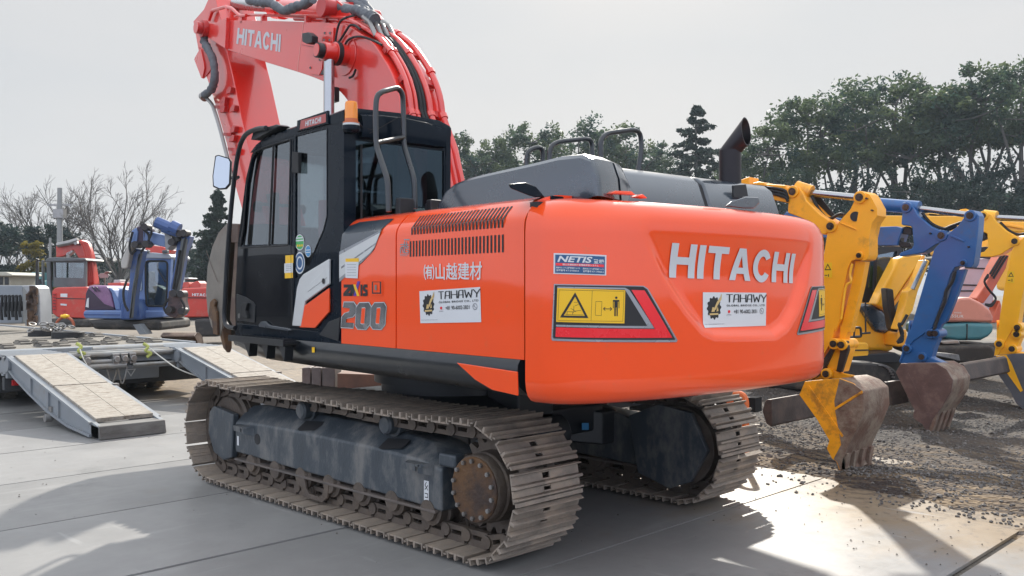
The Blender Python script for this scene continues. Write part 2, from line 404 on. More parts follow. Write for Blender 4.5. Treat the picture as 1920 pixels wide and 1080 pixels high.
def chain(y0):
    m = MB()
    for k in range(PITCH_N):
        x, z, a = loop_pt((k+.5)*PT); ca, sa = cos(a), sin(a)
        T = V((ca, 0, sa)); N = V((-sa, 0, ca)); c = V((x, y0, z))
        m.cyl(c+N*.062+T*PT*.48-V((0, .10, 0)), c+N*.062+T*PT*.48+V((0, .10, 0)), .022, n=8)
        for s in (-1, 1):
            yy = V((0, s*.085, 0))
            m.obox(c+yy+N*.022, T*PT*.40, V((0, .022, 0)), N*.022)
            m.obox(c+yy+N*.088, T*PT*.47, V((0, .020, 0)), N*.016)
            for q in (-.32, .30): m.obox(c+yy+N*.055+T*PT*q, T*.016, V((0, .018, 0)), N*.025)
            m.cyl(c+yy+N*.062+T*PT*.48-V((0, .032, 0)), c+yy+N*.062+T*PT*.48+V((0, .032, 0)), .042, n=12)
    return m
shoe_me = None
def crawler(yc, side, lab):
    global shoe_me
    tr = chain(yc).build('crawler_track', LINK, EX, ang=40); tr['label'] = lab
    for k in range(PITCH_N):
        x, z, a = loop_pt((k+.5)*PT)
        if shoe_me is None:
            o = shoe_mesh().build('track_shoe', SHOE, tr, bevel=.003, seg=1); shoe_me = o
        else:
            o = shoe_me.copy(); COL.objects.link(o); o.parent = tr
        o.location = (x, yc, z); o.rotation_euler = (random.uniform(-.006, .006), -a+random.uniform(-.012, .012), 0)
    # frame
    s = side
    y1 = yc+s*.165; y0 = yc-s*.20
    def fr(pl, ya, yb): return [V((x, ya, z)) for x, z in pl], V((0, yb-ya, 0))
    m = MB()
    side_pl = [(1.40, .29), (1.40, .55), (.9, .56), (-1.0, .56), (-1.30, .52), (-1.23, .245), (.5, .27)]
    sec = lambda x, zt, zb, zo: [(x, y1, zb), (x, y1, zo), (x, yc+s*.02, zt), (x, y0, zt), (x, y0, zb)]
    m.loft([sec(1.43, .68, .295, .55), sec(1.1, .72, .29, .57), (sec(.6, .715, .28, .58)), sec(-.6, .70, .265, .575), sec(-1.05, .66, .255, .56), sec(-1.29, .60, .245, .52)])
    bf = m.build('track_frame', FRAME, EX, bevel=.018)
    m = MB()   # bottom flange and end plates
    m.box(-1.24, 1.42, min(y1+s*.012, y0), max(y1+s*.012, y0), .228, .246)
    m.build('frame_flange', FLANGE, bf, bevel=.004)
    for (xa, za, zb) in ((1.36, .575, .60), (-.95, .47, .50)):
        m = MB()
        m.prism([(xa, y1+s*.001, .53), (xa-.26, y1+s*.001, .53), (xa-.22, y1+s*.075, .53), (xa-.05, y1+s*.075, .53)], (0, 0, .016))
        m.prism([(xa-.16, y1+s*.075, .50), (xa-.05, y1+s*.075, .50), (xa-.05, y1+s*.08, .545), (xa-.16, y1+s*.08, .545)], (0, -s*.012, 0))
        m.prism([(xa-.26, y1+s*.001, .47), (xa-.26, y1+s*.001, .55), (xa-.20, y1+s*.075, .55), (xa-.2, y1+s*.075, .49)], (.012, 0, 0))
        m.build('foothold', FRAME, bf)
    m = MB()   # oval holes in the side and top of the frame
    for hx in (1.05, ): m.cyl((hx, y1-.0005, .45), (hx, y1+s*.003, .45), .045, n=20)
    hm = m.build('frame_hole', INK, bf); 
    m = MB()
    for poly in ([(408, 276), (438, 248), (502, 250), (494, 262), (468, 281), (414, 282)], [(689, 341), (722, 308), (798, 311), (790, 326), (768, 344), (696, 346)]):
        nn = V((0, .13, .145)).normalized(); P0 = V((0, 1.265, .575)); w_ = []
        for px, py in poly:
            d = ray(338+.5405*px, 656+.5405*py); p = CAM+d*((P0-CAM).dot(nn)/d.dot(nn))+nn*.006; w_.append(V((p.x, yc+s*(p.y-1.1), p.z)))
        m.add(w_, [tuple(range(len(w_)))])
    m.build('frame_opening', INK, bf)
    m = MB(); a_, b_ = (-1.115, -1.165) if s > 0 else (-1.1, -1.15); m.add([(a_, y1+s*.003, .30), (b_, y1+s*.003, .30), (b_, y1+s*.003, .43), (a_, y1+s*.003, .43)], [(0, 1, 2, 3)]); 
    m2 = MB(); m2.add([(1.385, y1+s*.003, .36), (1.355, y1+s*.003, .36), (1.355, y1+s*.003, .44), (1.385, y1+s*.003, .44)], [(0, 1, 2, 3)]); m2.build('white_label', WHITE, bf)
    tmp = sheet2d(strokes([[(a_-.012, .32), (a_-.04, .32), (a_-.04, .345), (a_-.012, .345)], [(a_-.012, .37), (a_-.04, .40)], [(a_-.04, .37), (a_-.012, .40), (a_-.026, .42)]], .006), lambda x, z: V((x, y1+s*.004, z)))
    build_multi('white_label', [(m, WHITE), (tmp, INK)], bf)
    m = MB()
    for k in range(5): m.box(1.385, 1.388, y1+s*.002, y1+s*.0025, .36, .41)
    # idler yoke guard
    m = MB()
    pl = [(1.47, .24), (1.44, .62), (1.80, .66), (1.88, .60), (1.90, .42), (1.80, .25), (1.62, .20)]
    m.prism([(x, yc+s*.175, z) for x, z in pl], (0, -s*.06, 0)); m.prism([(x, yc-s*.115, z) for x, z in pl], (0, -s*.05, 0))
    m.build('idler_guard', FRAME, EX, bevel=.012)
    m = MB(); m.lathe((XT, yc-.10, ZC), (XT, yc+.10, ZC), [(0, .06), (0, .28), (.1, .29), (.12, .335), (.3, .335), (.3, .355), (.7, .355), (.7, .335), (.88, .335), (.9, .29), (1, .28), (1, .06)], 36)
    m.build('idler_wheel', LINK, EX)
    # rollers
    for k in range(7):
        x = 1.16-k*.385; m = MB()
        m.lathe((x, yc-.17, .235), (x, yc+.17, .235), [(0, .045), (0, .07), (.08, .075), (.1, .105), (.28, .105), (.3, .125), (.36, .125), (.38, .09), (.62, .09), (.64, .125), (.7, .125), (.72, .105), (.9, .105), (.92, .075), (1, .07), (1, .045)], 22)
        m.box(x-.06, x+.06, yc+.13, yc+.165, .215, .27); m.box(x-.06, x+.06, yc-.165, yc-.13, .215, .27)
        m.build('bottom_roller', LINK, EX)
    m = MB(); pl = [(.36, .24), (.34, .13), (.27, .085), (.06, .085), (-.01, .13), (-.03, .24), (.02, .24), (.05, .15), (.10, .12), (.24, .12), (.28, .15), (.31, .24)]
    m.prism([(x+.02, yc+s*.175, z) for x, z in pl], (0, -s*.02, 0)); m.build('track_guide', LINK, EX, bevel=.004)
    for x in (.42, -.66):
        m = MB(); m.lathe((x, yc+s*.155, .745), (x, yc-s*.10, .745), [(0, .02), (0, .055), (.06, .07), (.3, .07), (.32, .088), (.4, .088), (.42, .07), (.8, .07), (1, .06), (1, .02)], 22)
        m.box(x-.05, x+.05, min(yc-s*.02, yc-s*.12), max(yc-s*.02, yc-s*.12), .69, .82)
        m.build('carrier_roller', FRAME, EX)
    # sprocket and final drive
    m = MB(); teeth = 21; prof = []
    for k in range(teeth*4):
        r = (.275, .335, .335, .275)[k % 4]; a = 2*pi*(k+.5)/(teeth*4); prof.append((r*cos(a), r*sin(a)))
    m.prism([(-XT+px, yc+.03, ZC+pz) for px, pz in prof], (0, -.06, 0)); m.build('sprocket', LINK, EX)
    m = MB(); m.lathe((-XT, yc-s*.2, ZC), (-XT, yc+s*.215, ZC), [(0, .31), (.30, .31), (.32, .30), (.40, .29), (.44, .225), (.80, .222), (.83, .212), (.97, .212), (1, .206)], 36)
    fd = m.build('final_drive', LINK, EX)
    m = MB(); m.lathe((-XT, yc+s*.215, ZC), (-XT, yc+s*.232, ZC), [(0, .202), (.6, .202), (1, .196)], 36)
    cvr = m.build('drive_cover', RUSTY, fd)
    m = MB()
    for k in range(14):
        a = 2*pi*k/14+.2; c = V((-XT+.176*cos(a), yc+s*.232, ZC+.176*sin(a))); m.cyl(c, c+V((0, s*.018, 0)), .015, n=6); m.cyl(c+V((0, s*.018, 0)), c+V((0, s*.022, 0)), .008, n=8)
    m.build('cover_bolt_ring', STEEL, fd)
    m = MB(); m.prism([(-1.29, yc-s*.21, .20), (-1.20, yc-s*.21, .66), (-1.5, yc-s*.21, .78), (-1.8, yc-s*.21, .74), (-1.95, yc-s*.21, .46), (-1.8, yc-s*.21, .2), (-1.6, yc-s*.21, .12)], (0, -s*.05, 0))
    m.build('motor_plate', FRAME, EX, bevel=.01)
    m = MB(); m.box(-1.45, -1.28, min(yc+s*.10, yc+s*.19), max(yc+s*.10, yc+s*.19), .55, .64); m.build('drive_guard', FRAME, EX, bevel=.02)
crawler(1.1, 1, 'left track with rusty drive cover facing the viewer'); crawler(-1.1, -1, 'right track in the shade under the counterweight')
m = MB()
m.loft([[(x, -.82, zb), (x, .82, zb), (x, .82, zt), (x, -.82, zt)] for x, zb, zt in ((-.95, .52, .74), (-.6, .48, .86), (.6, .48, .86), (.95, .52, .74))])
for sx in (-1, 1):
    for sy in (-1, 1): m.loft([[(sx*.5, sy*.6, .47), (sx*.5, sy*.2, .47), (sx*.5, sy*.2, .8), (sx*.5, sy*.6, .8)], [(sx*1.0, sy*.95, .40), (sx*1.0, sy*.75, .40), (sx*1.0, sy*.75, .68), (sx*1.0, sy*.95, .68)]])
m.build('centre_frame', BLACKM, EX, bevel=.02)
m = MB(); m.lathe((0, 0, .84), (0, 0, 1.10), [(0, .62), (.35, .62), (.36, .68), (.7, .68), (.72, .60), (1, .60)], 48); m.build('swing_bearing', BLACKM, EX)
m = MB(); m.cyl((-.9, -.3, .55), (-.9, .3, .55), .16); m.box(-.95, -.6, -.2, .2, .66, .98); m.build('travel_motor_guard', BLACKM, EX, bevel=.02)
m = MB(); p = (-.98, -.02); m.add([G(px, py, x=-.99) for px, py in ((1091, 793), (1104, 793), (1104, 806), (1091, 806))], [(0, 1, 2, 3)])
m.build('blue_label', BLUEV, EX)

# ---- upper structure (all in the swung frame; each first-level part carries the swing)
def up(mb, name, mat, parent=None, **k):
    return mb.build(name, mat, parent or EX, rot=0. if parent else TH, **k)
# skirt
def skirt(x, zb, zt=1.312): return [(x, 1.30, zt), (x, 1.352, zt), (x, 1.372, zt-.03), (x, 1.376, zt-.08), (x, 1.36, min(zt-.1, zb+.07)), (x, 1.30, zb+.02), (x, 1.20, zb), (x, .9, zb)]
m = MB(); m.loft([skirt(x, zb) for x, zb in ((1.36, 1.22), (1.30, 1.17), (1.15, 1.125), (.8, 1.10), (0, 1.095), (-2.42, 1.09))])
SK = up(m, 'side_skirt', SKIRT, ang=50)
m = MB(); m.box(-2.42, 1.25, -1.30, .92, 1.085, 1.30); m.box(-2.42, 1.1, -1.34, -1.30, 1.12, 1.30); up(m, 'main_frame', BLACKM, bevel=.02)
m = MB(); pl = [(858, 680), (972, 697), (973, 742), (925, 731), (893, 712)]
m.prism([Q(px, py, y=1.372) for px, py in pl], (0, .010, 0)); up(m, 'lower_rear_panel', ORANGE, bevel=.004)
m = MB(); m.prism([Q(px, py, y=1.3795) for px, py in [(585, 651), (590, 651), (590, 661), (585, 661)]], (0, .001, 0)); up(m, 'yellow_label', YELLOWV, SK)
# side panels
PROF = [(1.355, 1.312), (1.355, 2.09), (1.262, 2.195), (1.12, 2.232), (.42, 2.245)]
WL = [0]
for a, b in zip(PROF, PROF[1:]): WL.append(WL[-1]+sqrt((b[0]-a[0])**2+(b[1]-a[1])**2))
def panel_pt(x, w, off=0.):
    for k in range(len(PROF)-1):
        if w <= WL[k+1] or k == len(PROF)-2:
            t = (w-WL[k])/(WL[k+1]-WL[k]); (y0, z0), (y1, z1) = PROF[k], PROF[k+1]; l = WL[k+1]-WL[k]
            ny, nz_ = (z1-z0)/l, -(y1-y0)/l
            return V((x, y0+(y1-y0)*t+ny*off, z0+(z1-z0)*t+nz_*off))
def panel_hit(px, py):
    d = toU(ray(px, py)); best = None
    for k in range(len(PROF)-1):
        (y0, z0), (y1, z1) = PROF[k], PROF[k+1]; n = (z1-z0, -(y1-y0))
        den = d.y*n[0]+d.z*n[1]
        if abs(den) < 1e-9: continue
        t = ((y0-CU.y)*n[0]+(z0-CU.z)*n[1])/den; p = CU+d*t
        u = ((p.y-y0)*(y1-y0)+(p.z-z0)*(z1-z0))/(n[0]**2+n[1]**2)
        if -1e-3 <= u <= 1.001 and t > 0 and (best is None or t < best[0]): best = (t, p.x, WL[k]+u*(WL[k+1]-WL[k]))
    if best is None:
        p = Q(px, py, y=1.355); return (p.x, p.z-1.312)
    return best[1], best[2]
def panel(xa, xb, mat, name):
    pr = [(y, z) for y, z in PROF]
    rr = roundpath([(0, y, z) for y, z in pr], .05, 4)
    m = MB(); m.loft([[(x, p.y, p.z) for p in rr]+[(x, .42, 2.20), (x, 1.32, 1.95), (x, 1.32, 1.312)] for x in (xa, xb)])
    return up(m, name, mat, ang=28)
PF = panel(-.462, -1.168, ORANGE, 'front_side_panel'); PV = panel(-1.184, -2.452, ORANGE, 'vent_panel')
m = MB(); m.box(-2.46, -.47, .45, 1.20, 1.32, 2.17); m.box(-2.46, -.47, 1.20, 1.30, 1.32, 2.05); up(m, 'engine_bay', INK)
def pdecal(name, pxpolys, mat, parent, off=.0025, z=None):
    cv = (lambda p: panel_hit(*p)) if z is None else (lambda p: panel_hit(z[0]+z[2]*p[0], z[1]+z[2]*p[1]))
    polys = [[[cv(p) for p in l] for l in loops] for loops in pxpolys]
    return up(sheet2d(polys, lambda u, v: panel_pt(u, v, off), 0, .778), name, mat, parent)
def pmulti(name, items, parent):
    out = []
    for k, (polys, mat, off, z) in enumerate(items):
        cv = lambda p: panel_hit(z[0]+z[2]*p[0], z[1]+z[2]*p[1])
        out.append((sheet2d([[[cv(p) for p in l] for l in loops] for loops in polys], lambda u, v: panel_pt(u, v, off), 0, .778), mat))
    return build_multi(name, out, parent)
# vents
slots = []
for k in range(28):
    t = k/27; x = -1.362+t*(-2.268+1.362); w = .0165
    slots.append([[(x-w/2, .735), (x+w/2, .735), (x+w/2, .885), (x-w/2, .885)]])
    if True:
        x = -1.345+t*(-2.272+1.345); slots.append([[(x-w/2, .595), (x+w/2, .595), (x+w/2, .695), (x-w/2, .695)]])
up(sheet2d(slots, lambda u, v: panel_pt(u, v, .002), 0, .778), 'air_vent', INK, PV)
Z3 = (380, 400, .2611)
pmulti('corner_stripe', [
    ([[[(637, 489), (639, 465), (642, 440), (655, 424), (672, 418), (690, 408), (722, 402), (716, 430), (702, 468), (680, 492), (637, 527)]]], HOODGREY, .0025, (0, 0, 1)),
    ([[[(637, 472), (716, 432), (704, 463), (697, 474), (678, 493), (637, 529)]]], EDGESILVER, .0035, (0, 0, 1)),
    ([[[(637, 478), (714, 436), (702, 465), (695, 474), (676, 490), (637, 522)]]], SILVER, .0045, (0, 0, 1)),
    ([[[(641, 500), (706, 455), (704, 459), (641, 504)]]], EDGESILVER, .0052, (0, 0, 1))], PF)
Z7 = (620, 460, 1/6)
pmulti('model_badge', [
    ([[[(150, 440), (250, 440), (250, 475), (200, 535), (250, 535), (250, 570), (145, 570), (145, 540), (200, 475), (150, 475)]],
      [[(215, 570), (240, 438), (262, 438), (285, 570), (258, 570), (255, 540), (242, 540), (240, 570)]],
      [[(338, 440), (360, 440), (360, 570), (338, 570)]],
      [[(365, 470), (375, 440), (415, 438), (418, 475), (392, 475), (392, 490), (418, 500), (420, 560), (405, 573), (365, 570), (365, 538), (394, 538), (394, 525), (368, 510)]]], INK, .003, Z7),
    ([[[(258, 440), (285, 440), (330, 570), (302, 570)]]], YELLOWV, .004, Z7), ([[[(305, 405), (335, 405), (290, 570), (262, 570)]]], VIOLET, .0035, Z7)], PF)
def seg200(ox, dx):
    f = lambda pts: [(x+ox, y+dx) for x, y in pts]
    return f
zero = lambda ox: [[(ox+0, 700), (ox+35, 648), (ox+140, 645), (ox+165, 690), (ox+150, 890), (ox+110, 945), (ox+15, 940), (ox-12, 900)], [(ox+65, 708), (ox+52, 870), (ox+62, 880), (ox+92, 880), (ox+105, 715), (ox+98, 704)]]
two = [[(155, 640), (265, 640), (292, 680), (285, 770), (255, 805), (185, 820), (178, 868), (265, 872), (258, 930), (122, 922), (135, 800), (165, 765), (215, 750), (222, 708), (145, 700)]]
sh = lambda loops, e: loops
def grow(l, e):
    c = V((sum(p[0] for p in l)/len(l), sum(p[1] for p in l)/len(l))); return [(p[0]+(V(p)-c).normalized().x*e, p[1]+(V(p)-c).normalized().y*e) for p in l]
pmulti('number_badge', [
    ([[grow(two[0], 11)], [grow(zero(295)[0], 11)], [grow(zero(465)[0], 11)]], INK, .003, Z7), ([[grow(two[0], 8)], [grow(zero(295)[0], 8)], [grow(zero(465)[0], 8)]], WHITE, .0042, Z7),
    ([two, zero(295), zero(465)], BADGE, .0056, Z7), ([[grow(zero(295)[1], 7)], [grow(zero(465)[1], 7)]], WHITE, .0066, Z7), ([zero(295)[1:2], zero(465)[1:2]], ORANGE, .0076, Z7)], PF)
pmulti('door_latch', [([[rect(455, 392, 590, 565)]], ORANGE, .004, Z7), ([[rect(470, 408, 575, 545), rect(484, 415, 560, 530)]], INK, .0045, Z7), ([[rect(505, 445, 528, 505)]], STEEL, .008, Z7)], PF)
pmulti('paper_note', [([[[(648, 485), (674, 484), (672, 522), (649, 521)]]], WHITE, .0055, (0, 0, 1)), ([[[(649, 485), (674, 484), (674, 491), (649, 491)]]], YELLOWV, .006, (0, 0, 1)),
    (strokes([[(652, y), (669, y)] for y in (496, 501, 506, 511, 516)], .9), EDGESILVER, .006, (0, 0, 1))], PF)
pmulti('tower_logo', [(strokes([[(151, 345), (185, 345)]], 9)+strokes([[(122, 440), (122, 405), (133, 400), (143, 440)], [(133, 400), (140, 415)], [(178, 405), (152, 405), (152, 440), (178, 440), (178, 422), (166, 422)], [(122, 380), (178, 378)], [(150, 360), (150, 395)], [(165, 360), (165, 395)], [(130, 395), (180, 393)]], 7)+strokes([[(118, 452), (180, 452)], [(120, 461), (170, 461)]], 3), EDGESILVER, .003, (720, 360, .2593))], PV)
mb = MB(); qn = [panel_hit(*p) for p in ((795, 496), (905, 490), (904, 525), (796, 525))]
textquad(mb, '㈲山越建材', qn, lambda u, v: panel_pt(u, v, .004), bold=.012)
build_multi('company_lettering', [(mb, WHITE)], PV)

def trade_sticker(q, fn, parent):
    """white dealer sticker: q is the quad (tl, tr, br, bl) in the surface's own 2-D coordinates"""
    F = lambda off: (lambda u, v: fn(*bil(q, u, v)[:2], off))
    S = lambda polys, off, cut=.04: sheet2d(polys, F(off), cut, .06)
    items = [(S([[rect(0, 0, 1, 1)]], .003), WHITE)]
    gear = []
    for k in range(48):
        r = 1.0 if (k % 4) in (0, 1) else .86; a = 2*pi*k/48; gear.append((.155+.102*r*cos(a), .555+.335*r*sin(a)))
    items.append((S([[gear]], .004), INK))
    arm = [[[(.09, .40), (.21, .41), (.22, .36), (.09, .35)]], [[(.115, .44), (.16, .45), (.17, .56), (.13, .58)]], [[(.15, .52), (.19, .72), (.262, .93), (.25, .78), (.20, .62), (.18, .50)]], [[(.245, .90), (.262, .97), (.258, .80), (.24, .74)]], [[(.185, .45), (.215, .47), (.205, .60)]]]
    items.append((S(arm, .005), GOLD))
    def tx(body, x0, y0, x1, y1, mat, bold=0., space=1.):
        vs_, fs, _ = text2d(body, bold=bold, space=space); mb = MB(); mb.add([F(.005)(x0+(x1-x0)*u, y0+(y1-y0)*v) for u, v in vs_], fs); items.append((mb, mat))
    TA = {'T': [[(0, 1), (1, 1)], [(.5, 1), (.5, 0)]], 'A': [[(0, 0), (.15, .9), (.3, 1), (.9, 1), (.9, 0)], [(.1, .4), (.9, .4)]], 'H': [[(0, 0), (0, 1)], [(1, 0), (1, 1)], [(0, .5), (1, .5)]],
          'W': [[(0, 1), (.2, 0), (.5, .7), (.8, 0), (1, 1)]], 'Y': [[(0, 1), (.5, .45), (1, 1)], [(.5, .45), (.45, 0)]]}
    st = []; x = .335
    for ch, w in zip('TAHAWY', (.085, .085, .09, .085, .115, .1)):
        st += strokes([[(x+px*w, .72+.22*py) for px, py in l] for l in TA[ch]], .019); x += w+.021
    items.append((S(st, .005), INK))
    tx('GLOBAL BRIDGE CO., LTD', .335, .585, .97, .65, INK, .02, 1.15)
    tx('+81 90-6002-2831', .445, .385, .83, .50, INK, .008)
    tx('JAPAN', .335, .33, .405, .365, INK)
    tx('https://www.tahawymotors.com', .02, .075, .30, .115, EDGESILVER)
    items.append((S([[circ(.372, .445, .018, .045)]], .005), REDV))
    items.append((S([[circ(.915, .45, .036, .095), circ(.915, .45, .029, .075)]]+strokes([[(.902, .49), (.91, .44), (.93, .415)]], .010), .005), EDGESILVER))
    return build_multi('dealer_sticker', items, parent)
trade_sticker([panel_hit(*p) for p in ((787, 546), (901, 538), (903, 604), (789, 606))], lambda u, v, off: panel_pt(u, v, off), PV)

# ---- counterweight
half = [(-2.463, 1.355), (-2.60, 1.325), (-2.71, 1.24), (-2.80, 1.08), (-2.86, .85), (-2.90, .6), (-2.925, .3), (-2.935, 0)]
plan = catmull([(x, y, 0) for x, y in half]+[(x, -y, 0) for x, y in half[-2::-1]], 16)
cum = [0.]
for a, b in zip(plan, plan[1:]): cum.append(cum[-1]+(b-a).length)
SH = cum[-1]/2
def plan_pt(u):                                      # u = 0 at the rear centre, grows to the machine's right
    d = min(max(u+SH, 0), cum[-1]); lo, hi = 0, len(cum)-1
    while hi-lo > 1:
        mid = (lo+hi)//2
        if cum[mid] <= d: lo = mid
        else: hi = mid
    t = (d-cum[lo])/(cum[hi]-cum[lo]); p = plan[lo].lerp(plan[hi], t)
    a = plan[max(lo-3, 0)]; b = plan[min(hi+3, len(plan)-1)]; tg = (b-a).normalized()
    return p, V((tg.y, -tg.x, 0))*(1 if V((tg.y, -tg.x, 0)).dot(p) > 0 else -1)
ZPROF = [(1.07, .14), (1.072, .09), (1.085, .05), (1.11, .022), (1.15, .006), (1.20, 0), (2.02, 0), (2.075, .008), (2.12, .026), (2.155, .055), (2.18, .095), (2.197, .15), (2.205, .21)]
def inset(z):
    for (z0, i0), (z1, i1) in zip(ZPROF, ZPROF[1:]):
        if z <= z1: return i0+(i1-i0)*max(0, (z-z0)/(z1-z0))
    return ZPROF[-1][1]
def cw_hit(px, py):
    d = toU(ray(px, py)); best = None
    for i in range(len(plan)-1):
        a, b = plan[i], plan[i+1]; e = b-a; den = d.x*e.y-d.y*e.x
        if abs(den) < 1e-9: continue
        t = ((a.x-CU.x)*e.y-(a.y-CU.y)*e.x)/den; q = CU+d*t; w = (q-a).dot(e)/e.length_squared if True else 0
        w = ((q.x-a.x)*e.x+(q.y-a.y)*e.y)/(e.x**2+e.y**2)
        if -1e-6 <= w <= 1+1e-6 and t > 0 and (best is None or t < best[0]): best = (t, cum[i]+w*(cum[i+1]-cum[i])-SH, q.z)
    return (best[1], best[2]) if best else (SH-.02, 1.5)
scoop_px = [(1185, 392), (1205, 450), (1240, 520), (1285, 588), (1318, 628), (1340, 637), (1370, 638)]
sc_l = [cw_hit(*p) for p in scoop_px]
sc_l = [(u, z) for u, z in sc_l]+[(0.0, sc_l[-1][1]-.004)]
sc_r = [cw_hit(*p) for p in ((1456, 637), (1478, 621), (1497, 588), (1514, 535), (1524, 480), (1529, 420), (1531, 392))]
SCOOP = sc_l[:-1]+sc_r
def sstep(t): t = min(1, max(0, t)); return t*t*(3-2*t)
def scoop_depth(u, z):
    if z > 2.16: return 0.
    ins = False; n = len(SCOOP); dist = 9; j = n-1
    for i in range(n):
        (x0, y0), (x1, y1) = SCOOP[j], SCOOP[i]
        if (y0 > z) != (y1 > z) and u < (x1-x0)*(z-y0)/(y1-y0)+x0: ins = not ins
        if i:
            e = V((x1-x0, y1-y0)); w = min(1, max(0, ((u-x0)*e.x+(z-y0)*e.y)/max(e.length_squared, 1e-9)))
            dist = min(dist, sqrt((u-x0-e.x*w)**2+(z-y0-e.y*w)**2))
        j = i
    if not ins: return 0.
    return .048*sstep(dist/.085)*sstep((2.12-z)/.35)
def cw_pt(u, z, off=0.):
    p, n = plan_pt(u); q = p-n*(inset(z)+scoop_depth(u, z)-off); return V((q.x, q.y, z))
m = MB(); NU = 220; zs = [z for z, _ in ZPROF[:5]]+[1.20+.82*k/56 for k in range(57)]+[z for z, _ in ZPROF[7:]]
rows = [[cw_pt(-SH+2*SH*i/NU, z) for i in range(NU+1)] for z in zs]
m.loft(rows, close=False, caps=False)
topc = [V((p.x*.86+.86*-.15 if False else p.x+(.45 if abs(p.y) < 1.25 else .1)*(-p.x-2.3 > 0), p.y*.82, 2.212)) for p in rows[-1]]
n = len(rows[-1])
m.add(rows[-1]+[V((-2.35, p.y*.97, 2.213)) for p in rows[-1]], [(i, i+1, n+i+1, n+i) for i in range(n-1)])
m.add(rows[0]+[V((-2.45, p.y*.97, 1.07)) for p in rows[0]], [(i, i+1, n+i+1, n+i) for i in range(n-1)])
CW = up(m, 'counterweight', ORANGE, ang=60)
m = MB(); m.box(-2.5, -2.44, -1.28, 1.30, 1.12, 2.18); up(m, 'counterweight_core', INK, CW)
def cwd(polys, off, z=(0, 0, 1), mir=False):
    h = lambda p: cw_hit(z[0]+z[2]*p[0], z[1]+z[2]*p[1])
    P2 = [[[h(p) for p in l] for l in loops] for loops in polys]
    if mir: P2 = [[[(-u, v) for u, v in l] for l in loops] for loops in P2]
    return sheet2d(P2, lambda u, v: cw_pt(u, v, off), .03, .03)
q = [cw_hit(*p) for p in ((1264, 455), (1498, 476), (1498, 531), (1264, 520))]
word = mapquad(blockword('HITACHI'), q)
up(sheet2d(word, lambda u, v: cw_pt(u, v, .006), .02, .03), 'brand_lettering', LETTER, CW)
trade_sticker([cw_hit(*p) for p in ((1329, 548), (1449, 549), (1448, 611), (1329, 615))], lambda u, v, off: cw_pt(u, v, off), CW)
ZL = (1020, 460, .17591)
for mir in (False, True):
    it = [(cwd([[[(108, 412), (1060, 432), (1105, 462), (1420, 1012), (1405, 1032), (88, 1015), (80, 990)]]], .004, ZL, mir), EDGESILVER),
          (cwd([[[(118, 424), (1050, 440), (1092, 468), (1392, 1000), (1385, 1008), (105, 992), (98, 975)]]], .005, ZL, mir), INK),
          (cwd([[[(145, 440), (860, 452), (905, 478), (1170, 885), (130, 865), (130, 845), (1095, 860), (855, 470), (140, 455)]]], .006, ZL, mir), EDGESILVER),
          (cwd([[[(925, 475), (1065, 480), (1360, 985), (125, 975), (130, 872), (1175, 892)]]], .0065, ZL, mir), REDV),
          (cwd([[[(145, 455), (860, 478), (850, 832), (132, 815)]]], .0065, ZL, mir), YELLOWV)]
    sym = [[[(330, 500), (470, 775), (172, 768)], [(330, 548), (432, 752), (212, 748)]]]
    sym += strokes([[(163, 475), (845, 490), (832, 808), (150, 800), (163, 475)], [(510, 482), (497, 802)], [(548, 598), (612, 598), (605, 748), (541, 745), (548, 598)]], 3)
    sym += strokes([[(628, 676), (716, 678)], [(645, 660), (628, 676), (645, 694)], [(698, 660), (716, 678), (698, 696)]], 7)
    sym += [[circ(763, 558, 13)], [[(728, 582), (796, 582), (796, 600), (780, 600), (778, 755), (766, 755), (765, 662), (758, 662), (757, 755), (742, 755), (744, 600), (728, 600)]]]
    sym += strokes([[(731, 590), (731, 668)], [(792, 590), (792, 668)]], 7)
    sym += strokes([[(230, 738), (415, 742)], [(245, 735), (247, 706), (305, 708), (303, 735)], [(285, 672), (318, 690), (312, 720)], [(318, 645), (315, 700), (340, 708)], [(330, 645), (365, 630)], [(318, 700), (390, 694)], [(322, 608), (336, 606)], [(345, 610), (355, 604)]], 4)
    it.append((cwd(sym, .0075, ZL, mir), INK))
    o = build_multi('warning_reflector', it, CW)
qn = [cw_hit(1020+.1759*x, 460+.1759*y) for x, y in ((105, 83), (663, 105), (660, 322), (103, 303))]
F = lambda off: (lambda u, v: cw_pt(*bil(qn, u, v)[:2], off))
it = [(sheet2d([[rect(0, 0, 1, 1)]], F(.003), .05), WHITE), (sheet2d([[rect(.03, .05, .97, .93)]], F(.004), .05), NAVY), (sheet2d([[rect(.04, .40, .95, .53)]], F(.0048), .05), REDV)]
for body, x0, y0, x1, y1, k in (('NETIS', .07, .58, .72, .88, dict(bold=.03, shear=.25)), ('登録', .74, .56, .95, .78, dict(bold=.02)), ('国土交通省新技術情報提供システム', .17, .42, .84, .51, dict(bold=.015)),
    ('環境対応システム搭載型油圧ショベル', .05, .26, .49, .35, dict(bold=.02)), ('登録番号 KT-210060-A', .05, .13, .47, .23, dict(bold=.02)), ('環境対応システム搭載型油圧ショベル', .54, .25, .95, .34, dict(bold=.02)), ('登録番号 KT-170068-A', .54, .12, .95, .22, dict(bold=.02))):
    mb = MB(); vs_, fs, _ = text2d(body, **k); mb.add([F(.0055)(x0+(x1-x0)*u, y0+(y1-y0)*v) for u, v in vs_], fs); it.append((mb, WHITE))
build_multi('registration_sticker', it, CW)
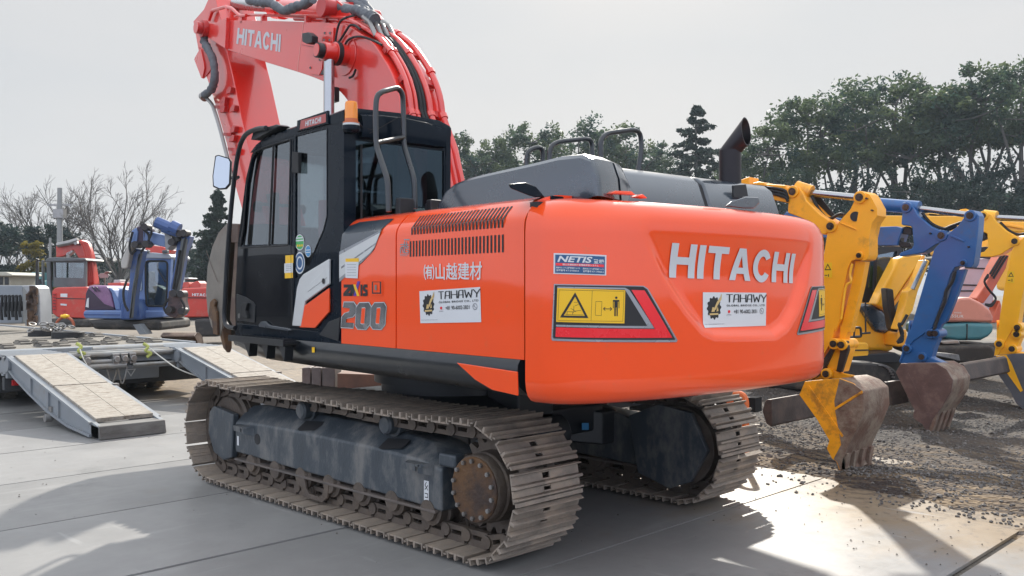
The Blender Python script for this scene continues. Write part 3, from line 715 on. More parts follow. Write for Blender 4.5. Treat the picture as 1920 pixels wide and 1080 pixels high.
# ---- engine hood, exhaust, rails on the upper machine
Y0 = 1.02
def hoodsec(y, k=0.):                                # outline of the tall left block in x-z
    return
m = MB()
hz = [(-1.10, 2.235), (-1.13, 2.30), (-1.20, 2.372), (-1.30, 2.412), (-1.45, 2.436), (-1.65, 2.448), (-2.1, 2.468), (-2.34, 2.482), (-2.52, 2.474), (-2.60, 2.44), (-2.645, 2.34), (-2.66, 2.22)]
def sec(y, dz, dx): return [(x+dx*(1 if x > -1.8 else -1)*(-1)+(.97-y)*.36*min(1, max(0, (-2.0-x)/.5)), y, z-dz*max(0, (z-2.22)/.27)) for x, z in hz]
rings = [sec(.99, .075, .03), sec(.985, .03, .012), sec(.968, .008, .004), sec(.94, 0, 0), sec(.72, -.010, 0)]
m.loft([[(x, y, z) for x, y, z in r]+[(-2.5, r[0][1], 2.2), (-1.2, r[0][1], 2.2)] for r in rings])
HD = up(m, 'engine_hood', HOODGREY, ang=32)
m = MB(); m.loft([[(x, y, z) for x, y, z in sec(yy, d, .01)]+[(-2.5, yy, 2.2), (-1.2, yy, 2.2)] for yy, d in ((.708, .012), (.690, .012))]); up(m, 'hood_seam', RUBBER, HD)
m = MB(); m.loft([[(x, y, z) for x, y, z in sec(yy, d, 0)]+[(-2.5, yy, 2.2), (-1.2, yy, 2.2)] for yy, d in ((.688, -.004), (.62, -.004), (.585, .01), (.56, .03), (.53, .06))]); up(m, 'hood_band', HOODGREY, HD, ang=45)
low = [(-1.3, 2.22), (-1.36, 2.43), (-2.3, 2.455), (-2.40, 2.44), (-2.46, 2.395), (-2.53, 2.21)]
m = MB(); m.loft([[(x, y, z) for x, z in low] for y in (.60, -.16)]); up(m, 'hood_rear_cover', HOODGREY, HD, bevel=.02)
m = MB(); m.loft([[(x+.012, y, z-.012) for x, z in low] for y in (-.15, -.20)]); up(m, 'hood_rear_seam', RUBBER, HD)
m = MB(); m.loft([[(x, y, z) for x, z in low] for y in (-.195, -1.0)]); up(m, 'muffler_cover', HOODGREY, HD, bevel=.025)
m = MB(); m.prism([Q(px, py, x=-2.49) for px, py in ((1372, 348), (1396, 346), (1400, 368), (1373, 370))], (-.012, 0, 0)); up(m, 'muffler_mesh_vent', BLACKM, HD)
# exhaust
m = MB(); c = V((-2.30, -.71, 0)); r = .078
m.cyl((c.x, c.y, 2.40), (c.x, c.y, 2.68), r, n=28, caps=False)
ax = V((-.62, -.25, .74)).normalized()
base = V((c.x, c.y, 2.68)); ring0 = [base+V((cos(t)*r, sin(t)*r, 0)) for t in [2*pi*i/28 for i in range(28)]]
b1, b2 = ax.cross(V((0, 0, 1))).normalized(), None
cut = V((-.97, -.2, .12)).normalized()
top = []
for p in ring0:
    o = p-base; o2 = o-ax*o.dot(ax); o2 = o2.normalized()*r if o2.length else o
    # elbow pipe cut on a slanted plane through a point .14 along its axis
    pt = base+o2; t = (base+ax*.17-pt).dot(cut)/ax.dot(cut); top.append(pt+ax*t)
m.loft([ring0, [a.lerp(b, .02) for a, b in zip(ring0, top)], top], True, False)
inner = [base+ax*.17+(p-base-ax*.17)*.90 for p in top]; deep = [p-ax*.15*.6 for p in inner]
m.loft([top, inner, deep], True, False); m.add(deep, [tuple(range(28))])
up(m, 'exhaust_pipe', M('brown_exhaust_steel', (.022, .019, .022), .42, metal=.5, var=.2), ang=30)
# guard rails on the hood
for nm, x, px in (('a', -2.2, [(1128, 292), (1126, 262), (1138, 250), (1190, 243), (1201, 250), (1203, 278), (1190, 308)]),
                  ('b', -1.75, [(1029, 292), (1031, 276), (1045, 266), (1100, 260), (1110, 264), (1112, 292)]),
                  ('c', -1.45, [(984, 300), (988, 285), (1000, 278), (1012, 276), (1018, 282), (1019, 298)])):
    m = MB(); P = [Q(a, b, x=x) for a, b in px]; P[0] = V((P[0].x, P[0].y, 2.3)); P[-1] = V((P[-1].x, P[-1].y, 2.3))
    m.tube(roundpath(P, .05, 4), .0165, 10); up(m, 'hood_rail', RAIL)
# camera arms on the counterweight
m = MB(); m.loft([[Q(px, py, x=xx) for px, py in ((953, 345), (985, 342), (1005, 350), (1021, 369), (1003, 370), (990, 366), (957, 353))] for xx in (-2.36, -2.48)])
m.box(-2.46, -2.36, 1.06, 1.16, 2.2, 2.225); cam_arm = up(m, 'camera_arm', BLACK, bevel=.006)
m = MB(); m.loft([[Q(px, py, x=xx) for px, py in ((1358, 387), (1372, 377), (1398, 369), (1422, 370), (1425, 379), (1414, 391), (1395, 391))] for xx in (-2.62, -2.74)]); up(m, 'camera_arm', HOODGREY, bevel=.008)
m = MB(); 
for a, b, c2 in ((1130, 1178, 364), (1180, 1200, 370)): m.prism([Q(px, py, x=-2.6) for px, py in ((a, c2), (a+10, c2-5), (b-8, c2-4), (b, c2+3))], (-.06, 0, 0))
up(m, 'lifting_eye_cover', ORANGE, bevel=.004)
# deck behind the cab, step box, grab rail
m = MB(); m.box(-.95, -.47, .45, 1.10, 2.15, 2.235); m.box(-.95, -.70, .55, .80, 2.2, 2.33); up(m, 'deck_box', BLACKM, bevel=.01)
m = MB(); m.box(-.86, -.80, 1.0, 1.12, 2.22, 2.34); m.box(-.98, -.92, .82, .94, 2.22, 2.33); up(m, 'rail_foot', BLACKM, bevel=.008)
A = [Q(px, py, y=1.26) for px, py in ((729, 397), (727, 337), (705, 272), (704, 212))]; B = [Q(px, py, y=.94) for px, py in ((778, 391), (777, 337), (757, 272), (756, 200))]
top1 = Q(706, 180, y=1.25); top2 = Q(716, 172, y=1.20); top3 = Q(745, 164, y=1.0); top4 = Q(755, 175, y=.95)
m = MB(); m.tube(roundpath(A+[top1, top2, top3, top4]+B[::-1], .06, 4), .0195, 12)
m.tube([Q(706, 268, y=1.26), Q(757, 257, y=.94)], .0175, 10)
up(m, 'grab_rail', RAIL)

# ---- cab
P_out = [(442, 628), (441, 560), (446, 455), (461, 335), (472, 290), (482, 272), (497, 259), (560, 237), (641, 208), (645, 214), (644, 640), (600, 640)]
w_front = [(451, 460), (456, 430), (463, 345), (471, 300), (479, 285), (490, 279), (544, 262), (539, 457)]
w_rear = [(554, 256), (612, 241), (612, 405), (607, 430), (594, 460), (583, 486), (580, 502), (553, 523)]
YC1, YC0 = 1.345, .40
CAB = up(solid2d([[P_out, w_front, w_rear]], sideq(YC1), (0, -.045, 0)), 'cab', BLACK)
far = lambda px, py: (lambda p: V((p.x, YC0, p.z)))(Q(px, py, y=YC1))
up(solid2d([[P_out, w_front, w_rear]], far, (0, .045, 0)), 'cab_right_side', BLACK, CAB)
up(sheet2d([[w_front]], sideq(YC1-.012)), 'door_window', GLASSD, CAB)
up(sheet2d([[w_rear]], sideq(YC1-.010)), 'side_window', GLASSD, CAB)
up(sheet2d([[w_front], [w_rear]], lambda px, py: far(px, py)+V((0, .01, 0))), 'right_window', GLASSD, CAB)
qc = lambda px, py: Q(px, py, y=YC1)
xb = qc(644, 400).x; zt = qc(641, 208).z; zb = 1.315
# rear wall with window, y across
rw = [(YC1-.002, zb), (YC1-.002, zt-.01), (YC0+.002, zt-.01), (YC0+.002, zb)]
rh = [(YC1-.10, 2.14), (YC1-.10, zt-.20), (YC0+.06, zt-.20), (YC0+.06, 2.14)]
up(solid2d([[rw, rh]], lambda y, z: V((xb-.001, y, z)), (.05, 0, 0)), 'cab_rear_wall', BLACK, CAB, ang=20)
rg = up(sheet2d([[rh]], lambda y, z: V((xb+.012, y, z))), 'rear_window', GLASSR, CAB)
m = MB(); m.tube([(xb-.004, YC1-.145, 2.2), (xb-.004, YC1-.145, 2.75)], .008, 6); up(m, 'rear_trim', RUBBER, CAB)
# windscreen, front posts, floor
fr = [qc(*p) for p in ((442, 628), (441, 560), (446, 455), (461, 335), (472, 290), (482, 272))]
m = MB(); 
for y in (YC1, YC0+.06): m.loft([[(p.x, y, p.z), (p.x-.05, y, p.z), (p.x-.05, y-.06, p.z), (p.x, y-.06, p.z)] for p in fr])
up(m, 'front_post', BLACK, CAB)
m = MB(); m.loft([[(p.x-.02, YC1-.05, p.z), (p.x-.02, YC0+.05, p.z)] for p in fr[1:]], close=False, caps=False); up(m, 'windscreen', GLASSD, CAB)
m = MB(); m.box(xb+.02, fr[0].x-.03, YC0+.02, YC1-.02, zb, zb+.05); up(m, 'cab_floor', BLACKM, CAB)
# roof
rp = [qc(*p) for p in ((470, 286), (481, 270), (497, 256), (560, 234), (600, 221), (643, 205))]
m = MB()
def roofsec(y, dz): return [(p.x, y, p.z+dz*min(1, (i+.3)/2)) for i, p in enumerate(rp)]+[(xb-.012, y, zt-.02), (xb-.012, y, zt-.085), (xb+.2, y, zt-.07), (fr[5].x-.1, y, fr[5].z-.02)]
m.loft([roofsec(YC1+.004, -.012), roofsec(YC1-.02, .006), roofsec(YC1-.10, .022), roofsec((YC0+YC1)/2, .034), roofsec(YC0+.1, .022), roofsec(YC0, -.01)])
RF = up(m, 'cab_roof', BLACK, CAB, ang=30)
m = MB(); ys = [YC1-.12, YC1-.3, (YC0+YC1)/2, YC0+.25, YC0+.08]; dzs = [0, .02, .026, .015, -.02]
m.loft([[(xb-.005, y, zt-.19), (xb-.05, y, zt-.18), (xb-.07, y, zt-.10), (xb-.05, y, zt-.03+d), (xb+.02, y, zt+d)] for y, d in zip(ys, dzs)]); up(m, 'roof_visor', BLACK, CAB)
m = MB(); m.tube([Q(693, 250, x=xb-.075), Q(755, 216, x=xb-.1)], .0035, 6); up(m, 'aerial', RUBBER, CAB)
# side trims
m = MB(); m.prism([Q(px, py, y=YC1+.018) for px, py in ((557, 226), (614, 207), (614, 232), (556, 247))], (0, -.02, 0)); bp = up(m, 'brand_plate', BLACK, CAB, bevel=.003)
up(sheet2d([[[(564, 226), (611, 213), (611, 229), (562, 243)]]], sideq(YC1+.0205)), 'brand_plate_face', M('faded_red_plate', (.42, .08, .07), .4), bp)
up(sheet2d(mapquad(blockword('HITACHI'), [(573, 227), (602, 219), (602, 229), (572, 237)]), sideq(YC1+.022)), 'brand_plate_lettering', LETTER, bp)
m = MB(); m.prism([Q(px, py, y=YC1+.004) for px, py in ((446, 463), (541, 458), (552, 464), (552, 524), (547, 613), (540, 618), (443, 613), (441, 545))], (0, -.01, 0))
DOOR = up(m, 'door_panel', DOORBLK, CAB, bevel=.003)
m = MB(); m.tube(roundpath([Q(px, py, y=YC1+.003) for px, py in ((451, 462), (456, 430), (463, 345), (471, 300), (479, 284), (490, 278), (545, 261), (541, 460), (451, 465))], .02, 2), .006, 6); up(m, 'window_seal', RUBBER, CAB)
m = MB(); m.tube([Q(px, py, y=YC1+.001) for px, py in ((513, 272), (505, 461))], .010, 6); m.tube([Q(px, py, y=YC1+.001) for px, py in ((549, 260), (546, 460), (549, 612))], .006, 6); m.tube([Q(px, py, y=YC1+.002) for px, py in ((613, 241), (613, 405), (607, 430), (594, 460), (582, 490))], .004, 6); up(m, 'window_bar', RUBBER, CAB)
m = MB(); m.prism([Q(px, py, y=YC1+.03) for px, py in ((547, 284), (559, 286), (559, 324), (547, 324))], (0, -.03, 0)); up(m, 'door_hinge', RUBBER, CAB, bevel=.004)
m = MB(); m.prism([Q(px, py, y=YC1+.012) for px, py in ((443, 551), (460, 557), (474, 566), (478, 573), (477, 605), (443, 601))], (0, -.01, 0)); hb = up(m, 'handle_base', BLACKM, DOOR, bevel=.003)
m = MB(); m.prism([Q(px, py, y=YC1+.04) for px, py in ((455, 568), (463, 568), (460, 582), (463, 597), (455, 597), (451, 590), (451, 575))], (0, -.03, 0)); up(m, 'door_handle', RUBBER, DOOR, bevel=.004)
m = MB(); m.cyl(Q(449, 592, y=YC1+.012), Q(449, 592, y=YC1+.012)+V((0, .006, 0)), .022, n=14); up(m, 'door_lock', STEEL, DOOR)
sv = [(616, 485), (616, 533), (571, 566), (563, 612), (547, 611), (556, 540), (561, 523), (568, 514)]
m = MB(); m.prism([Q(px, py, y=YC1+.026) for px, py in sv], (0, -.022, 0)); SV = up(m, 'silver_trim', SILVER, CAB, bevel=.008)
m = MB(); m.prism([Q(px, py, y=YC1+.030) for px, py in ((613, 500), (613, 520), (577, 547), (574, 543), (580, 533))], (0, -.006, 0)); up(m, 'silver_ridge', SILVER, SV, bevel=.004)
up(sheet2d([[circ(606, 527, 2.6, 5.5)]], sideq(YC1+.0315)), 'key_hole', INK, SV)
m = MB(); m.prism([Q(px, py, y=YC1+.020) for px, py in ((616, 540), (616, 585), (590, 615), (561, 614), (569, 574))], (0, -.017, 0)); up(m, 'orange_trim', ORANGE, CAB, bevel=.005)
m = MB(); m.prism([Q(px, py, y=YC1+.014) for px, py in ((637, 595), (634, 640), (598, 628), (616, 603))], (0, -.012, 0)); up(m, 'pillar_foot', BLACKM, CAB, bevel=.005)
m = MB(); m.prism([Q(px, py, y=YC1+.012) for px, py in ((443, 606), (560, 617), (600, 622), (625, 634), (640, 641), (640, 646), (441, 630))], (0, -.03, 0)); up(m, 'cab_sill', BLACK, CAB, bevel=.008)
m = MB(); m.prism([Q(px, py, y=YC1+.030) for px, py in ((484, 609), (489, 603), (496, 602), (505, 610), (540, 616), (547, 619), (540, 621), (486, 613))], (0, -.02, 0)); up(m, 'sill_latch', HOODGREY, CAB, bevel=.004)
for cx, cy, rx, ry, c1, c2, nm in ((562, 454.5, 8.6, 15, GREENV, WHITE, 'green'), (577.7, 471, 5.6, 11.3, BLUEV, WHITE, 'blue'), (562, 493, 9.5, 20.5, NAVY, WHITE, 'navy')):
    it = [(sheet2d([[circ(cx, cy, rx, ry)]], sideq(YC1-.007)), c2), (sheet2d([[circ(cx, cy, rx*.86, ry*.88)]], sideq(YC1-.006)), c1)]
    if nm == 'green': it += [(sheet2d(strokes([[(cx-6, cy-8), (cx+6, cy-9)], [(cx-7, cy-3), (cx+7, cy-4)]], 2.4), sideq(YC1-.005)), WHITE), (sheet2d([[rect(cx-5, cy+4, cx-2.5, cy+8)], [rect(cx-1, cy+4, cx+1.5, cy+8)], [rect(cx+3, cy+3.5, cx+5.5, cy+7.5)]], sideq(YC1-.005)), YELLOWV)]
    if nm == 'blue': it += [(sheet2d(strokes([[(cx-3.5, cy-2), (cx+3.5, cy-2.5)], [(cx-3.5, cy+2.5), (cx+3.5, cy+2)]], 1.6), sideq(YC1-.005)), WHITE)]
    if nm == 'navy': it += [(sheet2d([[circ(cx, cy, rx*.62, ry*.62), circ(cx, cy, rx*.46, ry*.46)]], sideq(YC1-.005)), WHITE)]
    build_multi('round_sticker', it, CAB)
it = [(sheet2d([[[(533, 494), (549, 493), (549, 511), (533, 512)]]], sideq(YC1+.0055)), WHITE), (sheet2d([[[(535, 479), (550, 478), (550, 493), (535, 494)]], [[(534, 512), (549, 511), (549, 521), (534, 522)]]], sideq(YC1+.0055)), YELLOWV)]
it.append((sheet2d(strokes([[(536, y), (546, y-.3)] for y in (497, 500.5, 504, 507.5)], .8), sideq(YC1+.0065)), EDGESILVER))
build_multi('taped_note', it, CAB)
# seat and controls inside
m = MB(); m.box(.0, .55, .62, 1.10, 1.75, 1.90); m.loft([[(x+dx, y, z) for x, y in ((0, .64), (.14, .64), (.14, 1.08), (0, 1.08))] for z, dx in ((1.88, 0), (2.45, -.14))])
m.box(-.14, -.02, .74, .98, 2.47, 2.68); m.box(.15, .42, .7, 1.0, 1.36, 1.75); SEAT = up(m, 'seat', M('seat_fabric', (.03, .032, .036), .8, var=.2), CAB, bevel=.03)
m = MB(); m.box(.35, .75, 1.1, 1.24, 1.75, 2.0); m.box(.35, .75, .48, .6, 1.75, 2.0); m.tube([(.7, 1.17, 2.0), (.74, 1.17, 2.18)], .02); m.tube([(1.0, .95, 1.36), (1.05, .95, 2.1)], .018); m.box(.9, 1.0, .5, .6, 2.0, 2.35); up(m, 'control_console', BLACKM, CAB, bevel=.01)
# guard tube, steps, mirror, beacon
m = MB(); m.tube(catmull([Q(px, py, y=1.43) for px, py in ((499, 240), (478, 243), (458, 256), (446, 290), (436, 365), (427, 470), (422, 560), (421, 595), (426, 611), (441, 615))], 5), .020, 10); up(m, 'guard_tube', BLACKM, CAB)
m = MB(); m.prism([Q(px, py, y=1.40) for px, py in ((496, 239), (518, 233), (524, 236), (505, 246), (478, 262), (470, 262), (474, 248))], (0, -.10, 0)); up(m, 'roof_bracket', BLACKM, CAB, bevel=.006)
m = MB(); xs0, xs1 = Q(430, 630, y=1.5).x, Q(533, 640, y=1.5).x
m.box(xs1, xs0, 1.38, 1.50, 1.285, 1.305); m.box(xs1+.01, xs0, 1.36, 1.385, 1.255, 1.30); m.box(xs1, xs0, 1.495, 1.51, 1.265, 1.315)
for k in range(14): m.box(xs1+.03+k*(xs0-xs1-.05)/14, xs1+.045+k*(xs0-xs1-.05)/14, 1.385, 1.495, 1.303, 1.318)
STEP = up(m, 'step_plate', BLACKM, bevel=.002)
m = MB()
for k in range(3):
    x = Q(468+33*k, 650, y=1.45).x; m.prism([(x+.07, 1.40, 1.26), (x-.05, 1.40, 1.26), (x-.03, 1.40, 1.15)], (0, .07, 0))
up(m, 'step_bracket', BLACKM, STEP)
mq = [(403, 292), (409, 290), (430, 296), (434, 302), (432, 345), (424, 354), (412, 355), (399, 350), (398, 330)]
def QP(px, py, n, p0):
    d = toU(ray(px, py)); return CU+d*((p0-CU).dot(n)/d.dot(n))
mn_ = V((-1.54, 1.09, .10)).normalized(); mp0 = V((1.72, 1.33, 2.77))
m = MB(); m.prism([QP(px, py, mn_, mp0) for px, py in mq], mn_*-.035); MR = up(m, 'wing_mirror', RUBBER, CAB, bevel=.006)
m = MB(); m.add([QP(px, py, mn_, mp0+mn_*.004) for px, py in [(405, 294), (409, 292), (428, 298), (431, 304), (429, 344), (422, 352), (412, 353), (401, 348), (400, 330)]], [tuple(range(9))]); g = up(m, 'mirror_glass', MIRROR, MR, smooth=False)
m = MB(); a, b = Q(432, 330, x=1.74), Q(447, 332, x=1.45); m.tube([a, (a+b)/2+V((0, 0, -.03)), b], .014, 8); up(m, 'mirror_arm', RUBBER, MR)
bx = xb-.03; cb = Q(658.5, 226, x=bx); 
m = MB(); s = .0046*1; h = lambda py: Q(658.5, py, x=bx).z
rr = (Q(645, 215, x=bx)-Q(672, 215, x=bx)).length/2*.80
m.lathe((bx, cb.y, h(224)), (bx, cb.y, h(190)), [(0, rr), (.5, rr*.98), (.85, rr*.94), (.96, rr*.86), (1, rr*.6)], 24); bea = up(m, 'beacon_lens', AMBER, CAB)
m = MB(); m.lathe((bx, cb.y, h(232)), (bx, cb.y, h(223)), [(0, rr*1.25), (.3, rr*1.25), (.35, rr*1.02), (1, rr*1.0)], 24); up(m, 'beacon_collar', M('amber_collar', (.55, .13, .03), .35, var=.1), bea)
m = MB(); m.lathe((bx, cb.y, h(236)), (bx, cb.y, h(232)), [(0, rr*1.28), (1, rr*1.28)], 24); m.add([], []); up(m, 'beacon_rim', SILVER, bea)
m = MB(); m.lathe((bx, cb.y, h(249)), (bx, cb.y, h(236)), [(0, rr*.9), (.4, rr*1.35), (1, rr*1.35)], 24); m.box(bx-.02, bx+.06, cb.y-.08, cb.y+.04, h(246), h(238)); up(m, 'beacon_bracket', BLACK, bea)
m = MB(); m.tube(catmull([Q(px, py, x=bx-.03) for px, py in ((672, 230), (680, 238), (698, 243), (702, 240))]+[(xb+.02, .95, zt-.15)], 4), .006, 6); up(m, 'beacon_cable', RUBBER, bea)

# ---- boom
YB = .28
bo = [Q(px, py, y=YB) for px, py in ((431, 38), (470, 38), (575, 41), (636, 44), (660, 53), (695, 77), (718, 108), (735, 139), (747, 175), (752, 211))]
bu = [Q(px, py, y=YB) for px, py in ((672, 232), (660, 204), (645, 180), (625, 162), (600, 150), (565, 137), (500, 117), (427, 94))]
top_e = catmull(bo, 3)+[V((.22, YB, 2.9)), V((.02, YB, 2.3)), V((-.10, YB, 1.85))]
bot_e = [V((.12, YB, 1.62)), V((.5, YB, 2.1)), V((.85, YB, 2.75))]+catmull(bu, 3)
m = MB(); m.prism(top_e+bot_e, (0, -.42, 0))
BOOM = up(m, 'boom', BOOMRED, bevel=.008, ang=30)
bl = lambda px, py, off=.0: Q(px, py, y=YB+off)
m = MB(); m.prism([bl(px, py, .02) for px, py in ((606, 51), (625, 51), (623, 89), (603, 85))], (0, -.019, 0)); m.prism([bl(px, py, .02) for px, py in ((583, 106), (606, 107), (603, 131), (598, 141), (582, 139))], (0, -.019, 0)); PL = up(m, 'boom_plate', BOOMRED, BOOM, bevel=.004)
m = MB()
for px, py in ((600, 112), (582, 127), (609, 62), (619, 62), (608, 75), (618, 75)): m.cyl(bl(px, py, .02), bl(px, py, .026), .013, n=8)
up(m, 'plate_bolt', STEEL, PL)
up(sheet2d(mapquad(blockword('HITACHI'), [(446, 52), (527, 64.5), (525, 97.5), (443, 82)]), sideq(YB+.003)), 'boom_lettering', LETTER, BOOM)
up(sheet2d(strokes([[(569, 41), (557, 134)]], .8), sideq(YB+.002)), 'weld_seam', M('pale_weld', (.8, .35, .30), .4), BOOM)
m = MB(); c = bl(649, 104); m.cyl(c, c+V((0, .012, 0)), .19, n=36); m.cyl(c, c+V((0, .10, 0)), .10, n=28); up(m, 'cylinder_boss', BOOMRED, BOOM, bevel=.006)
cp = V((c.x, 0, c.z))
for s in (1, -.62):
    m = MB(); m.cyl(cp+V((0, s*(YB+.09), 0)), cp+V((0, s*(YB+.13), 0)), .105, n=28); m.cyl(cp+V((0, s*(YB+.13), 0)), cp+V((0, s*(YB+.25), 0)), .088, n=28); CYE = up(m, 'cylinder_eye', BOOMRED, BOOM, bevel=.005)
    m = MB(); m.cyl(cp+V((0, s*(YB+.08), 0)), cp+V((0, s*(YB+.125), 0)), .11, n=28); m.cyl(cp+V((0, s*(YB+.25), 0)), cp+V((0, s*(YB+.31), 0)), .070, n=24); up(m, 'cylinder_eye_band', INK, CYE)
    m = MB(); m.cyl(cp+V((0, s*(YB+.31), 0)), cp+V((0, s*(YB+.316), 0)), .058, n=24); up(m, 'pin_cap', BOOMRED, CYE)
    foot = V((1.35, s*(YB+.18), 1.6)); d = (foot-cp-V((0, s*(YB+.18), 0))); st = cp+V((0, s*(YB+.18), 0))
    m = MB(); m.cyl(st+d*.03, st+d*.62, .050, n=20); up(m, 'cylinder_rod', CHROME, BOOM)
    m = MB(); m.cyl(st+d*.60, foot, .095, n=20); up(m, 'cylinder_barrel', BOOMRED, BOOM)
m = MB(); m.prism([bl(px, py, .16) for px, py in ((566, 62), (577, 60), (585, 67), (584, 80), (574, 82), (566, 78))], (0, -.07, 0)); LT = up(m, 'work_light', BLACKM, BOOM, bevel=.008)
m = MB(); m.prism([bl(px, py, .12) for px, py in ((566, 83), (611, 92), (611, 95), (566, 85))], (0, -.12, 0)); up(m, 'light_bracket', BOOMDARK, LT)
m = MB()
for pth in ([(583, 74), (590, 83), (600, 88), (622, 88), (630, 86)], [(628, 90), (630, 70), (634, 50), (640, 38), (652, 32), (664, 29)], [(645, 92), (650, 78), (662, 70), (680, 69), (700, 76), (716, 84)], [(630, 86), (640, 72), (650, 56), (656, 48), (664, 47), (676, 55)], [(655, 146), (662, 142), (667, 130)]):
    m.tube(catmull([bl(px, py, .03) for px, py in pth], 4), .011, 6)
up(m, 'light_cable', RUBBER, BOOM)
m = MB(); m.prism([bl(px, py, .0) for px, py in ((606, 141), (617, 120), (620, 110), (628, 145))], (0, .04, 0)); m.box(c.x+.12, c.x+.28, YB, YB+.09, c.z-.42, c.z-.28); up(m, 'valve_block', BLACKM, BOOM, bevel=.01)
# end fork with arm pin
tp = bl(394, 56); tpc = V((tp.x, 0, tp.z))
m = MB()
for s in (1, -1):
    pl = [bl(px, py) for px, py in ((433, 33), (430, 96), (418, 78), (412, 60), (402, 47), (392, 46), (387, 56), (392, 70), (402, 80))]
    pl = [bl(432, 34), bl(429, 92), bl(419, 86), bl(398, 72), bl(388, 64), bl(388, 52), bl(396, 45), bl(410, 45)]
    m.prism([V((p.x, s*YB, p.z)) for p in pl], (0, s*.05, 0))
up(m, 'boom_fork', BOOMRED, BOOM, bevel=.006)
m = MB(); m.cyl(tpc+V((0, YB+.05, 0)), tpc+V((0, YB+.11, 0)), .105, n=24); m.cyl(tpc+V((0, YB+.11, 0)), tpc+V((0, YB+.17, 0)), .072, n=24); BS = up(m, 'pin_boss', BOOMDARK, BOOM, bevel=.005)
m = MB(); m.cyl(tpc+V((0, YB+.17, 0)), tpc+V((0, YB+.18, 0)), .075, n=24); up(m, 'pin_boss_cap', BOOMRED, BS, bevel=.004)
# arm cylinder over the boom
a0 = bl(612, 14); a0 = V((a0.x, 0, a0.z)); a1 = bl(372, -2); a1 = V((a1.x, 0, a1.z)); dd = a1-a0
m = MB(); m.cyl(a0, a0+dd*.50, .105, n=24); m.cyl(a0+dd*.46, a0+dd*.52, .125, n=24); ACY = up(m, 'arm_cylinder', BOOMRED, BOOM)
m = MB(); m.cyl(a0+dd*.50, a1, .062, n=20); up(m, 'arm_cylinder_rod', CHROME, ACY)
m = MB()
for s in (1, -1): m.prism([V((p.x, s*.16, p.z)) for p in [bl(*q_) for q_ in ((585, 40), (590, 22), (602, 2), (618, -3), (632, 8), (660, 46))]], (0, s*.04, 0))
br = up(m, 'cylinder_bracket', BOOMRED, BOOM, bevel=.006)
m = MB(); m.cyl(a0+V((0, -.30, 0)), a0+V((0, .30, 0)), .085, n=24); m.cyl(a0+V((0, .30, 0)), a0+V((0, .34, 0)), .10, n=24); up(m, 'bracket_pin', BOOMDARK, br, bevel=.004)
# hydraulic pipes along the back of the boom
back = [V((p.x, 0, p.z)) for p in top_e[3:-1]]
def offp(P, o):
    out = []
    for i, p in enumerate(P):
        t = (P[min(i+1, len(P)-1)]-P[max(i-1, 0)]).normalized(); n = V((-t.z, 0, t.x)); n = n if n.dot(V((-.6, 0, .8))) > 0 else -n
        out.append(p+n*o)
    return out
for y, o, r, mt, nm in ((.20, .045, .026, BOOMRED, 'hydraulic_pipe'), (.15, .05, .020, BOOMRED, 'hydraulic_pipe'), (.10, .05, .020, RUBBER, 'hydraulic_hose'), (.065, .05, .020, RUBBER, 'hydraulic_hose'), (.01, .055, .030, BOOMRED, 'hydraulic_pipe'), (-.12, .06, .030, BOOMRED, 'hydraulic_pipe')):
    k0 = 7 if y < 0 or mt is RUBBER else 2
    P = offp(back, o)[k0:]; P = [V((p.x, y, p.z)) for p in P]; m = MB(); m.tube(P, r, 10)
    if nm == 'hydraulic_pipe':
        for k in (3, len(P)//2, len(P)-3):
            if k < len(P)-1: m.cyl(P[k], P[k]+(P[k+1]-P[k]).normalized()*.05, r*1.35, n=10)
    up(m, nm, mt, BOOM)
m = MB()
for k in (4, 9, 14, 19, 24):
    if k < len(back): 
        p = offp(back, .03)[k]; t = (back[min(k+1, len(back)-1)]-back[k-1]).normalized(); n = V((-t.z, 0, t.x)); m.obox((p.x, .05, p.z), t*.03, V((0, .19, 0)), n*.022)
up(m, 'pipe_clamp', BOOMDARK, BOOM)
def wrap(path, r, y):
    P = catmull([Q(px, py, y=y) for px, py in path], 6); rnd = random.Random(3)
    ph = [rnd.uniform(.85, 1.18) for _ in P]
    mm = MB(); rings = []; a = None
    mm.tube(P, r, 12, rfun=lambda t: r*(ph[int(t*(len(P)-1))])*(1+.06*sin(t*90))); return mm
for path, r, y in (([(466, 1), (490, 5), (506, 5), (520, 13), (532, 20), (546, 16), (560, 11), (574, 7), (586, -2)], .045, .34), ([(612, -4), (624, 3), (637, 13), (655, 19), (672, 20), (690, 30), (703, 38)], .05, .16), ([(650, -8), (664, 4), (680, 16), (698, 30)], .045, -.05), ([(664, -6), (676, 0), (688, 15), (704, 34)], .045, -.1)):
    up(wrap(path, r, y), 'wrapped_hose', GREYWRAP, BOOM)
m = MB(); P = [Q(px, py, y=.10) for px, py in ((700, 36), (712, 46), (718, 58), (724, 72))]
for s in (-.1, -.03, .04, .11): m.tube([p+V((0, s, .0)) for p in P], .022, 8)
up(m, 'hose_coupling', STEEL, BOOM)
m = MB(); m.tube([bl(px, py, -.03)+V((0, 0, 0)) for px, py in ((440, 31), (470, 28), (560, 30), (600, 31), (650, 33))], .016, 8)
for px in (452, 490, 572): m.box(bl(px, 36).x-.02, bl(px, 36).x+.02, YB-.06, YB, bl(px, 40).z-.02, bl(px, 29).z)
m.tube(roundpath([bl(*q_) for q_ in ((430, 45), (426, 12), (398, 20), (392, 38))], .05), .022, 8); m.tube(roundpath([bl(*q_) for q_ in ((424, 14), (434, 15), (450, 30), (462, 29))], .05), .02, 8)
up(m, 'boom_top_pipe', BOOMRED, BOOM)
